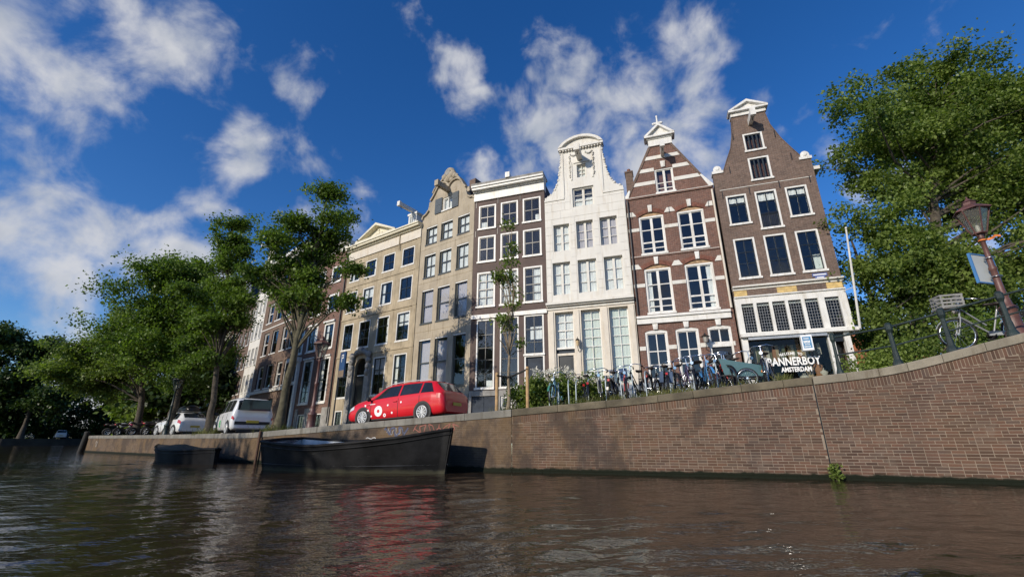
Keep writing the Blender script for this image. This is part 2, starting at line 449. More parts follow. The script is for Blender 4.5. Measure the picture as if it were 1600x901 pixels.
def watermat():
    m = bpy.data.materials.new('canal_water'); nt, N, L, P = nodes_of(m)
    P.inputs['Base Color'].default_value = (0.030, 0.020, 0.011, 1); P.inputs['Roughness'].default_value = 0.035
    P.inputs['IOR'].default_value = 1.333
    g = N.new('ShaderNodeNewGeometry')
    k = N.new('ShaderNodeMapping'); L.new(g.outputs['Position'], k.inputs[0]); k.inputs['Scale'].default_value = (1.0, 1.9, 1); k.inputs['Rotation'].default_value = (0, 0, R(-14))
    b = noise_node(N, L, k.outputs[0], 4.5, 3, 0.5)
    bp = N.new('ShaderNodeBump'); bp.inputs['Strength'].default_value = 1.0; bp.inputs['Distance'].default_value = 0.014
    L.new(b, bp.inputs['Height']); L.new(bp.outputs[0], P.inputs['Normal'])
    return m
def build_water():
    """one sheet out to the horizon: real small waves near by, flattening with distance"""
    rng = np.random.default_rng(19)
    front = np.linspace(R(-76), R(76), 640); back = np.linspace(R(76), R(284), 90)[1:-1]
    th = np.concatenate([front, back]); na = len(th)
    rad = np.concatenate([np.exp(np.linspace(math.log(1.2), math.log(75), 640)), np.exp(np.linspace(math.log(75), math.log(1500), 40))[1:]]); nr = len(rad)
    RR, TT = np.meshgrid(rad, th, indexing='ij')
    X = RR * np.sin(TT); Y = RR * np.cos(TT); Z = np.zeros_like(X)
    patch = 0.8 + 0.3 * np.sin(X * 0.23 + Y * 0.11 + 1.0) * np.sin(Y * 0.19 - X * 0.07 + 0.4) + 0.12 * np.sin(X * 0.61 - Y * 0.37)
    for i in range(30):
        lam = 0.16 * (8.5 ** rng.random()); d = R(115) + rng.normal(0, 0.55); kx, ky = math.cos(d) * 2 * math.pi / lam, math.sin(d) * 2 * math.pi / lam
        amp = 0.0205 * lam / (2 * math.pi) * (0.8 if lam > 0.7 else 1.0)
        wob = 0.5 * np.sin(X * 0.13 / lam + Y * 0.05 + i) + 0.5 * np.sin(Y * 0.11 / lam + 2 * i)
        # waves the mesh cannot carry are left out as its cells grow
        fade = np.clip((lam / (0.0066 * RR + 0.01) - 2.5) / 3.0, 0, 1)
        Z += amp * fade * np.sin(kx * X + ky * Y + wob + rng.uniform(0, 6.28))
    Z *= np.clip(patch, 0.3, 1.5) * np.clip((75 - RR) / 25, 0, 1)
    me = bpy.data.meshes.new('water'); co = np.stack([X, Y, Z], -1).reshape(-1, 3).astype(np.float32)
    co = np.concatenate([co, np.array([[0, 0, 0]], np.float32)]); c = len(co) - 1
    a = np.arange(nr - 1)[:, None] * na; k = np.arange(na)[None, :]; k2 = (k + 1) % na
    q = np.stack([a + k, a + k2, a + na + k2, a + na + k], -1).reshape(-1, 4)[:, ::-1]
    fan = np.stack([np.full(na, c), np.arange(na), (np.arange(na) + 1) % na], -1)[:, ::-1]
    loops = np.concatenate([q.ravel(), fan.ravel()]).astype(np.int32); nq, nf = len(q), len(fan)
    me.vertices.add(len(co)); me.vertices.foreach_set('co', co.ravel()); me.loops.add(len(loops)); me.loops.foreach_set('vertex_index', loops)
    me.polygons.add(nq + nf); me.polygons.foreach_set('loop_start', np.concatenate([np.arange(nq) * 4, nq * 4 + np.arange(nf) * 3]).astype(np.int32))
    me.polygons.foreach_set('loop_total', np.concatenate([np.full(nq, 4), np.full(nf, 3)]).astype(np.int32)); me.polygons.foreach_set('use_smooth', np.ones(nq + nf, bool))
    me.materials.append(watermat()); me.update(calc_edges=True)
    return tag(link('water', me), kind='structure')
build_water()

# ------------------------------------------------------------------ quay walls: bricks, coping stones
def quay_brick_mat():
    m = bpy.data.materials.new('quay_brick'); MATS['quay_brick'] = m
    nt, N, L, P = nodes_of(m)
    g = N.new('ShaderNodeNewGeometry'); oi = N.new('ShaderNodeObjectInfo')
    ad = N.new('ShaderNodeMath'); ad.operation = 'ADD'; L.new(g.outputs['Random Per Island'], ad.inputs[0]); L.new(oi.outputs['Random'], ad.inputs[1])
    fr = N.new('ShaderNodeMath'); fr.operation = 'FRACT'; L.new(ad.outputs[0], fr.inputs[0])
    cr = N.new('ShaderNodeValToRGB'); e = cr.color_ramp.elements
    e[0].color = (0.072, 0.044, 0.033, 1); e[1].color = (0.165, 0.106, 0.077, 1)
    for p_, c_ in ((0.25, (0.112, 0.064, 0.046, 1)), (0.55, (0.145, 0.077, 0.053, 1)), (0.8, (0.096, 0.066, 0.053, 1))):
        k = cr.color_ramp.elements.new(p_); k.color = c_
    L.new(fr.outputs[0], cr.inputs[0])
    c = wear(N, L, g.outputs['Position'], cr.outputs[0])
    L.new(c, P.inputs['Base Color']); P.inputs['Roughness'].default_value = 0.85; P.inputs['Specular IOR Level'].default_value = 0.25
    b = N.new('ShaderNodeBump'); b.inputs['Strength'].default_value = 0.5; b.inputs['Distance'].default_value = 0.008
    L.new(noise_node(N, L, g.outputs['Position'], 60, 5), b.inputs['Height']); L.new(b.outputs[0], P.inputs['Normal'])
    return m
def wear(N, L, pos, c):
    """ochre seepage, soot and algae on the quay wall"""
    st = scaled(N, L, pos, (1.0, 1.0, 0.45))
    n1 = noise_node(N, L, st, 0.8, 5, 0.6)
    sp = N.new('ShaderNodeSeparateXYZ'); L.new(pos, sp.inputs[0])
    mr = N.new('ShaderNodeMapRange'); mr.interpolation_type = 'SMOOTHSTEP'; L.new(sp.outputs[0], mr.inputs[0])
    mr.inputs[1].default_value = 2.2; mr.inputs[2].default_value = 5.0; mr.inputs[3].default_value = 0.5; mr.inputs[4].default_value = 0.15
    mlt = N.new('ShaderNodeMath'); mlt.operation = 'MULTIPLY'; L.new(ramp01(N, L, n1, 0.36, 0.62), mlt.inputs[0]); L.new(mr.outputs[0], mlt.inputs[1])
    c = mixc(N, L, mlt.outputs[0], c, (0.15, 0.095, 0.043))
    n2 = noise_node(N, L, scaled(N, L, pos, (1.0, 1.0, 0.7)), 0.95, 6, 0.62)
    m2 = N.new('ShaderNodeMath'); m2.operation = 'MULTIPLY'; L.new(ramp01(N, L, n2, 0.47, 0.60), m2.inputs[0]); sx = N.new('ShaderNodeMapRange'); sx.interpolation_type = 'SMOOTHSTEP'; L.new(sp.outputs[0], sx.inputs[0]); sx.inputs[1].default_value = 4.2; sx.inputs[2].default_value = 7.0; sx.inputs[3].default_value = 0.72; sx.inputs[4].default_value = 0.16; L.new(sx.outputs[0], m2.inputs[1])
    c = mixc(N, L, m2.outputs[0], c, (0.055, 0.042, 0.036))
    n3 = noise_node(N, L, pos, 2.3, 5)
    m3 = N.new('ShaderNodeMath'); m3.operation = 'MULTIPLY'; L.new(ramp01(N, L, n3, 0.58, 0.72), m3.inputs[0]); m3.inputs[1].default_value = 0.3
    c = mixc(N, L, m3.outputs[0], c, (0.20, 0.165, 0.13))
    # algae at the waterline, its edge uneven
    n4 = noise_node(N, L, pos, 5.0, 4)
    a = N.new('ShaderNodeMath'); a.operation = 'MULTIPLY_ADD'; L.new(n4, a.inputs[0]); a.inputs[1].default_value = -0.12; L.new(sp.outputs[2], a.inputs[2])
    lo = N.new('ShaderNodeMapRange'); lo.interpolation_type = 'SMOOTHSTEP'; L.new(a.outputs[0], lo.inputs[0]); lo.inputs[1].default_value = 0.03; lo.inputs[2].default_value = 0.10
    lo.inputs[3].default_value = 1; lo.inputs[4].default_value = 0
    return mixc(N, L, lo.outputs[0], c, (0.008, 0.011, 0.005))
def wearmat(name, base, bump=0.5, bs=30):
    m = bpy.data.materials.new(name); MATS[name] = m
    nt, N, L, P = nodes_of(m); g = N.new('ShaderNodeNewGeometry')
    n = noise_node(N, L, g.outputs['Position'], 6, 5)
    c = wear(N, L, g.outputs['Position'], mixc(N, L, n, [v * 0.75 for v in base], [v * 1.2 for v in base]))
    L.new(c, P.inputs['Base Color']); P.inputs['Roughness'].default_value = 0.9; P.inputs['Specular IOR Level'].default_value = 0.2
    b = N.new('ShaderNodeBump'); b.inputs['Strength'].default_value = bump; b.inputs['Distance'].default_value = 0.015
    L.new(noise_node(N, L, g.outputs['Position'], bs, 6), b.inputs['Height']); L.new(b.outputs[0], P.inputs['Normal'])
    return m
qbrick = quay_brick_mat()
mortar_m = wearmat('quay_mortar', (0.30, 0.243, 0.188))
coping_m = pm('coping_stone', (0.26, 0.23, 0.175), 0.85, 0.16, 2.0, bump=0.5, bs=22, orand=0.12, world_pos=True, streak=0.3)
coping_d = pm('mossy_coping', (0.125, 0.105, 0.07), 0.9, 0.35, 1.8, bump=0.6, bs=20, orand=0.15, world_pos=True)
coping_g = pm('grey_concrete_coping', (0.19, 0.18, 0.155), 0.9, 0.2, 1.6, bump=0.5, bs=25, orand=0.1, world_pos=True, streak=0.4)
kelder = wearmat('old_quay_concrete', (0.26, 0.20, 0.13))
X_JOINT = 7.35                                            # the crack where the quay meets the bridge abutment
def brickwall(name, label, x0, x1, stones, nearest, group=None, left_skin=None):
    s0, s1 = s_of_x(x0), s_of_x(x1)
    root = empty(name, Q((s0 + s1) / 2)[:2] + (0.0,)); ro = tuple(root.location)
    tag(root, label, 'quay wall')
    # core behind the bricks (mortar shows in the joints)
    mb = MB(ro); n = max(2, int((s1 - s0) / 0.3)); 
    for i in range(n + 1):
        x, y, z, tx, ty, nx, ny = Q(s0 + (s1 - s0) * i / n)
        for (o, h) in ((0.004, -1.0), (0.004, z - 0.19), (0.5, z - 0.19), (0.5, -1.0)): mb.v.append((x + nx * o, y + ny * o, h))
    for i in range(n):
        for k in range(4):
            a, b = i * 4 + k, i * 4 + (k + 1) % 4; mb.f.append([a, a + 4, b + 4, b]); mb.m.append(0); mb.s.append(False)
    mb.f.append([0, 1, 2, 3]); mb.m.append(0); mb.s.append(False)
    mb.f.append([n * 4 + 3, n * 4 + 2, n * 4 + 1, n * 4]); mb.m.append(0); mb.s.append(False)
    mb.build('wall_core', mortar_m, root)
    # coping stones
    rng = random.Random(5)
    for (a, b, mt) in stones:
        sa, sb = s_of_x(a), s_of_x(b)
        mb = MB(ro); m_ = max(2, int((sb - sa) / 0.3)); rows = []
        for i in range(m_ + 1):
            s = sa + 0.006 + (sb - sa - 0.012) * i / m_; x, y, z, tx, ty, nx, ny = Q(s); j = rng.uniform(-0.004, 0.004)
            for (o, h) in ((-0.035, z - 0.185), (-0.035, z - 0.02), (-0.018, z + j), (0.42, z + j), (0.42, z - 0.185)): mb.v.append((x + nx * o, y + ny * o, h))
        for i in range(m_):
            for k in range(5):
                p, q_ = i * 5 + k, i * 5 + (k + 1) % 5; mb.f.append([p, p + 5, q_ + 5, q_]); mb.m.append(0); mb.s.append(False)
        mb.f.append([0, 1, 2, 3, 4]); mb.m.append(0); mb.s.append(False)
        mb.f.append([m_ * 5 + k for k in (4, 3, 2, 1, 0)]); mb.m.append(0); mb.s.append(False)
        mb.build('coping_stone', mt, root)
    # brick positions: level courses below, a course on end under the coping
    rng = random.Random(11); items = []
    P_, B_ = 0.2235, 0.066
    for k in range(0, 50):
        z0 = k * B_ - 0.066; s = s0 + 0.006 + (k % 2) * P_ / 2
        if k % 2 and z0 < Q(s0)[2] - 0.46: items.append((s0 + 0.006 + P_ / 4, z0 + 0.0268, P_ / 2 - 0.0125, 0.0535, 0.0))
        while s + P_ < s1 - 0.005:
            ln = P_ if rng.random() < 0.85 else P_ / 2
            x, y, z, tx, ty, nx, ny = Q(s + ln / 2); top = z - 0.185 - 0.215
            h = min(0.0535, top - z0)
            if h > 0.018: items.append((s + ln / 2, z0 + h / 2, ln - 0.0125, h, rng.uniform(-0.002, 0.004)))
            s += ln
        if s1 - 0.008 - s > 0.05 and z0 < Q(s1 - 0.1)[2] - 0.46:
            ln = s1 - 0.008 - s; items.append((s + ln / 2, z0 + 0.0268, ln - 0.01, 0.0535, 0.0))
    s = s0 + 0.02
    while s + 0.066 < s1:
        x, y, z, *_ = Q(s + 0.033); items.append((s + 0.033, z - 0.185 - 0.106, 0.0535, 0.2, rng.uniform(-0.002, 0.004))); s += 0.066
    def near(it):
        x, y, *_ = Q(it[0]); return x > 0 and (x / max(y, 0.1)) < 1.12
    holes = [(s_of_x(9.0), 0.92)]
    items = [it for it in items if not any(abs(it[0] - hs) < 0.12 and abs(it[1] - hz) < 0.03 for hs, hz in holes)]
    order = sorted((it for it in items if near(it)), key=lambda it: math.dist(Q(it[0])[:2] + (it[1],), (0, 0, 0.85)))
    single = set(id(it) for it in order[:nearest])
    cache = {}
    rest = MB(ro)
    for it in items:
        s, zc, ln, h, pr = it; x, y, z, tx, ty, nx, ny = Q(s)
        def verts(sx, sy, sz):
            return [(-sx, 0, -sz), (sx, 0, -sz), (sx, sy, -sz), (-sx, sy, -sz), (-sx, 0, sz), (sx, 0, sz), (sx, sy, sz), (-sx, sy, sz)]
        fs = [(0, 1, 5, 4), (1, 2, 6, 5), (3, 0, 4, 7), (4, 5, 6, 7), (0, 3, 2, 1)]
        if id(it) in single:
            key = (round(ln, 3), round(h, 3))
            if key not in cache:
                b = MB(); b.add(verts(ln / 2, 0.06, h / 2), fs); cache[key] = b.mesh('brick', qbrick)
            link('brick', cache[key], root, (x - nx * pr - ro[0], y - ny * pr - ro[1], zc), math.atan2(ty, tx))
        else:
            rest.add([(x + tx * a + nx * (b - pr), y + ty * a + ny * (b - pr), zc + c) for a, b, c in verts(ln / 2, 0.06, h / 2)], fs)
    tag(rest.build('brickwork', qbrick, root), kind='stuff')
    return root, ro
def stone_run(xs, mt): return [(xs[i], xs[i + 1], mt) for i in range(len(xs) - 1)]
abut, ao = brickwall('abutment_wall', 'curved red brick wall on the right rising to the bridge, topped with pale stone slabs', X_JOINT + 0.01, 19.0,
    stone_run([7.36, 8.02, 8.62, 9.13, 9.72, 10.4, 11.2, 12.2, 13.3, 14.6, 16, 17.5, 19], coping_m), 300)
qw, qo = brickwall('quay_wall', 'ochre stained brick quay wall below the row of parked bicycles', 0.0, X_JOINT,
    stone_run([0.0, 1.3, 2.6, 3.9, 4.75, 5.85, 6.75, 7.34], coping_d), 300)
# weep hole in the abutment, and a weed rooted in the crack at the waterline
s = s_of_x(9.0); x, y, z, tx, ty, nx, ny = Q(s)
mb = MB(); mb.box(-0.1, 0.1, 0.0, 0.12, -0.028, 0.028); o = mb.build('drain_hole', blackp, abut, (x + nx * 0.0105 - ao[0], y + ny * 0.0105 - ao[1], 0.92)); o.rotation_euler = (0, 0, math.atan2(ty, tx))
x, y, z, tx, ty, nx, ny = Q(s_of_x(X_JOINT)); mb = MB(); mb.box(-0.012, 0.012, -0.006, 0.02, 0.25, z - 0.2)
o = mb.build('crack', blackp, abut, (x - ao[0], y - ao[1], 0)); o.rotation_euler = (0, 0, math.atan2(ty, tx))
# older stretch of quay to the left
def plain_wall(name, label, x0, x1, mat, stones, zlow=0.2):
    s0, s1 = s_of_x(x0), s_of_x(x1); root = empty(name, Q((s0 + s1) / 2)[:2] + (0.0,)); ro = tuple(root.location); tag(root, label, 'quay wall')
    n = int((s1 - s0) / 0.4); mb = MB(ro); uvs = []
    for i in range(n + 1):
        ss = s0 + (s1 - s0) * i / n; x, y, z, tx, ty, nx, ny = Q(ss)
        for (o, h) in ((0.0, -1.0), (0.0, z - zlow), (0.5, z - zlow)): mb.v.append((x + nx * o, y + ny * o, h)); uvs.append((ss, h + o))
    for i in range(n):
        for k in range(2):
            mb.f.append([i * 3 + k, i * 3 + 3 + k, i * 3 + 4 + k, i * 3 + 1 + k]); mb.m.append(0); mb.s.append(False)
    # end return
    x, y, z, tx, ty, nx, ny = Q(s0); b = len(mb.v)
    mb.v += [(x, y, -1), (x, y, z - zlow), (x + nx * 40, y + ny * 40, z - zlow), (x + nx * 40, y + ny * 40, -1)]; uvs += [(0, -1), (0, 1), (40, 1), (40, -1)]
    mb.f.append([b, b + 1, b + 2, b + 3]); mb.m.append(0); mb.s.append(False)
    me = mb.mesh('wall_face', mat); ul = me.uv_layers.new(name='UVMap')
    for lp in me.loops: ul.data[lp.index].uv = uvs[lp.vertex_index]
    link('wall_face', me, root)
    rng = random.Random(3)
    for (a, c, mt) in stones:
        sa, sb = s_of_x(a), s_of_x(c); mb = MB(ro); m_ = max(2, int((sb - sa) / 0.4))
        for i in range(m_ + 1):
            x, y, z, tx, ty, nx, ny = Q(sa + 0.006 + (sb - sa - 0.012) * i / m_)
            for (o, h) in ((-0.03, z - zlow - 0.003), (-0.03, z - 0.02), (-0.015, z), (0.42, z), (0.42, z - zlow - 0.003)): mb.v.append((x + nx * o, y + ny * o, h))
        for i in range(m_):
            for k in range(5):
                p, q_ = i * 5 + k, i * 5 + (k + 1) % 5; mb.f.append([p, p + 5, q_ + 5, q_]); mb.m.append(0); mb.s.append(False)
        mb.f.append([0, 1, 2, 3, 4]); mb.m.append(0); mb.s.append(False)
        mb.f.append([m_ * 5 + k for k in (4, 3, 2, 1, 0)]); mb.m.append(0); mb.s.append(False)
        mb.build('coping_stone', mt, root)
    return root, ro
old_brick = brickmat('old_quay_brick', (0.14, 0.098, 0.068), (0.10, 0.07, 0.052), (0.18, 0.142, 0.105), 0.22, 0.066, uv=True, worn=True, grime=0.5, gcol=(0.12, 0.075, 0.037))
oldw, owo = plain_wall('old_quay_wall', 'long low stretch of quay wall with grey kerb under the parked cars', -34.0, -0.012, old_brick,
    stone_run([-34, -31.8, -30, -28, -26, -24, -22, -20, -18.2, -16.5, -15, -13.4, -11.8, -10.2, -8.7, -7.2, -5.7, -4.3, -2.9, -1.45, -0.012], coping_g))
# sprayed scribbles on the old wall above the black boat
def scribble(name, x0, x1, z0, z1, col, seed, r=0.014, n=26):
    rng = random.Random(seed); mt = pm('spray_' + name + str(seed), col, 0.7, 0.3, 6); m = MB(owo); pts = []
    s0, s1 = s_of_x(x0), s_of_x(x1)
    for i in range(n):
        f = i / (n - 1); x, y, z, tx, ty, nx, ny = Q(s0 + (s1 - s0) * (f + 0.06 * math.sin(i * 2.3))); h = z0 + (z1 - z0) * (0.5 + 0.5 * math.sin(i * 1.37 + rng.uniform(-0.5, 0.5)))
        pts.append((x - nx * 0.002, y - ny * 0.002, h))
    for p, q in zip(pts, pts[1:]):
        a, b = Vector(p), Vector(q); d = (b - a).normalized(); u = d.cross(Vector((nx, ny, 0))).normalized() * r
        o = Vector((nx, ny, 0)) * -0.003
        m.add([tuple(a - u), tuple(b - u), tuple(b + u), tuple(a + u), tuple(a - u + o), tuple(b - u + o), tuple(b + u + o), tuple(a + u + o)], [(4, 7, 6, 5), (0, 1, 2, 3), (0, 4, 5, 1), (1, 5, 6, 2), (2, 6, 7, 3), (3, 7, 4, 0)])
    m.build('graffiti', mt, oldw)
scribble('red', -3.2, -1.7, 1.05, 1.36, (0.26, 0.09, 0.065), 1)
scribble('blue', -4.3, -3.4, 0.98, 1.28, (0.07, 0.08, 0.14), 2, 0.03, 16)
scribble('white', -4.2, -3.5, 1.02, 1.25, (0.3, 0.3, 0.31), 3, 0.010, 14)
scribble('white', -5.0, -4.6, 0.90, 0.96, (0.6, 0.6, 0.6), 4, 0.012, 8)
scribble('white', -31.6, -31.2, 0.4, 0.85, (0.4, 0.38, 0.35), 5, 0.02, 6)
# ------------------------------------------------------------------ houses
class House:
    """local x runs along the facade, y into the house, z up; heights are given above the water"""
    def __init__(self, name, label, plane, u0, u1, depth=11.0, group='canal houses in the terrace'):
        (ox, oy), (dx, dy) = plane
        l = math.hypot(dx, dy); self.d = (dx / l, dy / l); self.o = (ox, oy)
        self.u0, self.u1 = u0, u1
        x, y = self.at(u0); cx_, cy_ = self.at((u0 + u1) / 2)
        self.zb = ground_z(cx_, cy_)
        self.root = empty(name, (x, y, self.zb), math.atan2(self.d[1], self.d[0]))
        tag(self.root, label, 'house', group)
        self.depth = depth
    def at(self, u): return (self.o[0] + u * self.d[0], self.o[1] + u * self.d[1])
    def mb(self): return MB((self.u0, 0, self.zb))
    def part(self, name, mb, mats, parent=None): return mb.build(name, mats, parent or self.root)
    def box(self, name, mat, *bx):
        m = self.mb()
        for b in bx: m.box(*b)
        return self.part(name, m, mat)
    def facade(self, outline, holes, mat, thick=0.32, reveal=0.2, name='front_wall', y=0.0, rmat=None):
        """a wall of any outline with real openings; holes are polygons [(u, z)...]"""
        m = self.mb()
        loops = [outline] + holes
        flat = [p for lp in loops for p in lp]
        tris = geometry.tessellate_polygon([[Vector((p[0], p[1], 0)) for p in lp] for lp in loops])
        fs = []
        for t in tris:
            a, b, c = [flat[i] for i in t]
            cr = (b[0] - a[0]) * (c[1] - a[1]) - (b[1] - a[1]) * (c[0] - a[0])
            if abs(cr) < 1e-9: continue
            fs.append(tuple(t) if cr > 0 else tuple(reversed(t)))
        m.add([(p[0], y, p[1]) for p in flat], fs, 0)
        def ar(lp): return sum(lp[i][0] * lp[(i + 1) % len(lp)][1] - lp[(i + 1) % len(lp)][0] * lp[i][1] for i in range(len(lp)))
        for k, lp in enumerate(loops):
            n = len(lp); dp = thick if k == 0 else reveal
            ccw = ar(lp) > 0
            vs_ = [(p[0], y, p[1]) for p in lp] + [(p[0], y + dp, p[1]) for p in lp]
            fs = []
            for i in range(n):
                j = (i + 1) % n
                f = (i, n + i, n + j, j)
                if (k == 0) != ccw: f = tuple(reversed(f))
                fs.append(f)
            m.add(vs_, fs, 0 if k == 0 or rmat is None else 1)
        return self.part(name, m, [mat] + ([rmat] if rmat else []))
    def body(self, ztop, wallmat, floors, roofmat=slate, roof='flat', ridge=None, inside=3.2, zlow=None, y0=0.32, inset=0.02):
        """side and back walls, roof, and dim rooms behind the windows"""
        u0, u1, D = self.u0 + inset, self.u1 - inset, self.depth
        zl = self.zb - 0.5 if zlow is None else zlow
        m = self.mb()
        m.box(u0, u0 + 0.12, y0, D, zl, ztop); m.box(u1 - 0.12, u1, y0, D, zl, ztop); m.box(u0 + 0.121, u1 - 0.121, D - 0.12, D, zl, ztop - 0.001)
        self.part('side_wall', m, wallmat)
        m = self.mb()
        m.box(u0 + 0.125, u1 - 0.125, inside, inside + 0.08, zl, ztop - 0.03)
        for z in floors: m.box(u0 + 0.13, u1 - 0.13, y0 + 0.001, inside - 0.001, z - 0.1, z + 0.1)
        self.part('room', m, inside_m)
        m = self.mb(); uc = (u0 + u1) / 2
        if roof == 'flat': m.box(u0 - 0.01, u1 + 0.01, y0 + 0.01, D + 0.02, ztop + 0.002, ztop + 0.12)
        elif roof == 'gable': m.prism([(u0, ztop + 0.003), (u1, ztop + 0.003), (uc, ridge)], y0 + 0.01, D)
        elif roof == 'cross':      # ridge along the street
            z = ztop + 0.003; vs_ = [(u0, y0 + 0.1, z), (u1, y0 + 0.1, z), (u1, D, z), (u0, D, z), (u0, D / 2, ridge), (u1, D / 2, ridge)]
            m.add(vs_, [(0, 1, 5, 4), (2, 3, 4, 5), (0, 4, 3), (1, 2, 5), (0, 3, 2, 1)])
        self.part('roof', m, roofmat)
WIN = {}
def wmesh(key, fn, name, mats):
    if key not in WIN: WIN[key] = fn().mesh(name, mats)
    return WIN[key]
def rnd(*a): return tuple(round(x, 2) if isinstance(x, float) else x for x in a)
def window(H, u0, u1, z0, z1, cols=2, rows=2, y=0.1, casing=None, sash=None, fw=0.07, bw=0.035, sw=0.045, sill=True, mull=0.0, curtain=None, cz=(0.0, 1.0),
           gm=None, name='window', silld=0.07, flush=0.05, parent=None, cside=None):
    """casing (window) > sash, pane, sill, curtain"""
    casing = casing or white; sash = sash or casing; gm = gm or glass
    w, h = round(u1 - u0, 2), round(z1 - z0, 2)
    cf = cols if hasattr(cols, '__len__') else [i / cols for i in range(1, cols)]
    rf = rows if hasattr(rows, '__len__') else [i / rows for i in range(1, rows)]
    def casing_mesh():
        m = MB(); a, b = -flush, 0.07
        m.box(0, fw, a, b, 0, h); m.box(w - fw, w, a, b, 0, h); m.box(fw, w - fw, a, b, h - fw, h); m.box(fw, w - fw, a, b, 0, fw)
        return m
    o = link(name, wmesh(('c', w, h, fw, flush, casing.name), casing_mesh, name, casing), parent or H.root, (u0 - H.u0, y, z0 - H.zb))
    iw, ih = w - 2 * fw, h - 2 * fw
    xs = [fw + iw * f for f in cf]; zs = [fw + ih * f for f in rf]
    def sash_mesh():
        m = MB(); a, b = 0.0, 0.04; e = 0.001
        m.box(fw - 0.004, fw + sw, a, b, fw - 0.004, h - fw + 0.004); m.box(w - fw - sw, w - fw + 0.004, a, b, fw - 0.004, h - fw + 0.004)
        m.box(fw + sw, w - fw - sw, a, b, fw - 0.004, fw + sw); m.box(fw + sw, w - fw - sw, a, b, h - fw - sw, h - fw + 0.004)
        for i, x in enumerate(xs):
            bb = mull if mull and abs(cf[i] - 0.5) < 0.01 else bw
            m.box(x - bb / 2, x + bb / 2, a - (0.015 if bb > bw else 0) - 0.003, b + 0.003, fw + sw + e, h - fw - sw - e)
        for i, z in enumerate(zs):
            bb = bw * (1.6 if len(zs) % 2 and i == len(zs) // 2 else 1.0); m.box(fw + sw + e, w - fw - sw - e, a, b, z - bb / 2, z + bb / 2)
        return m
    link('sash', wmesh(('s', w, h, fw, sw, bw, mull, tuple(rnd(*cf)), tuple(rnd(*rf)), sash.name), sash_mesh, 'sash', sash), o, (0, 0, 0))
    X = [fw + 0.005] + xs + [w - fw - 0.005]; Z = [fw + 0.005] + zs + [h - fw - 0.005]
    for i in range(len(X) - 1):
        for j in range(len(Z) - 1):
            pw, ph = X[i + 1] - X[i], Z[j + 1] - Z[j]
            def pane():
                m = MB(); m.box(0.002, pw - 0.002, 0, 0.006, 0.002, ph - 0.002); return m
            link('pane', wmesh(('p',) + rnd(pw, ph) + (gm.name,), pane, 'pane', gm), o, (X[i], 0.017, Z[j]))
    if sill:
        def sm():
            m = MB(); m.box(-0.04, w + 0.04, -y - silld, -flush - 0.001, -0.055, 0.045); return m
        link('sill', wmesh(('sl', w, y, silld, flush, casing.name), sm, 'sill', casing), o)
    if curtain is not None:
        rng = random.Random(int(u0 * 100) + int(z0 * 37))
        spans = [(fw, w - fw)] if cside is None else ([(fw, fw + iw * cside)] if cside > 0 else [(w - fw + iw * cside, w - fw)])
        m = MB()
        for (a, b) in spans:
            n = max(6, int((b - a) / 0.05)); zz0, zz1 = fw + ih * cz[0], fw + ih * cz[1]
            for i in range(n + 1):
                yy = 0.085 + 0.018 * math.sin(i * 1.9 + rng.uniform(-0.6, 0.6))
                m.v += [(a + (b - a) * i / n, yy, zz0), (a + (b - a) * i / n, yy, zz1)]
            o_ = len(m.v) - 2 * (n + 1)
            for i in range(n): m.f.append([o_ + 2 * i, o_ + 2 * i + 2, o_ + 2 * i + 3, o_ + 2 * i + 1]); m.m.append(0); m.s.append(True)
        m.build('curtain', curtain, o)
    return o
def rect(u0, u1, z0, z1): return [(u0, z0), (u1, z0), (u1, z1), (u0, z1)]
def archrect(u0, u1, z0, z1, za, n=8):
    """opening with a shallow arched head; za is the crown height"""
    r = za - z1; w = (u1 - u0) / 2; rad = (w * w + r * r) / (2 * r); zc = za - rad; uc = (u0 + u1) / 2; t = math.asin(w / rad)
    return [(u0, z0), (u1, z0)] + [(uc + rad * math.sin(t - 2 * t * i / n), zc + rad * math.cos(t - 2 * t * i / n)) for i in range(n + 1)]
def door(H, u0, u1, z0, z1, mat, y=0.12, panels=2, light=0.0):
    m = H.mb(); m.box(u0, u1, y, y + 0.06, z0, z1 - light)
    w = u1 - u0; n = panels
    for i in range(n):
        a = z0 + (z1 - light - z0) * (i + 0.12) / n; b = z0 + (z1 - light - z0) * (i + 0.9) / n
        m.box(u0 + w * 0.14, u1 - w * 0.14, y - 0.018, y - 0.001, a, b)
    o = H.part('door', m, mat)
    k = H.mb(); k.blob((u1 - w * 0.08, y - 0.05, z0 + 1.0), 0.035); k.build('handle', steel, o)
    return o
def hoist(H, u, z, L=1.0, w=0.2, h=0.3, mat=None, y0=0.0):
    m = H.mb(); m.box(u - w / 2, u + w / 2, y0 - L, y0 + 0.3, z, z + h); m.box(u - w / 2 - 0.03, u + w / 2 + 0.03, y0 - L - 0.05, y0 - L + 0.12, z - 0.03, z + h + 0.03)
    o = H.part('hoist_beam', m, mat or white)
    k = H.mb(); k.ring((u, y0 - L + 0.25, z - 0.1), (1, 0, 0), 0.06, 0.015, 12, 5); k.tube([(u, y0 - L + 0.25, z + 0.01), (u, y0 - L + 0.25, z - 0.05)], 0.015, 6); k.build('hoist_hook', iron, o)
    return o
def anchors(H, pts, mat=None):
    for (u, z) in pts:
        m = H.mb(); m.box(u - 0.018, u + 0.018, -0.03, -0.002, z - 0.2, z + 0.2); H.part('wall_anchor', m, mat or iron)
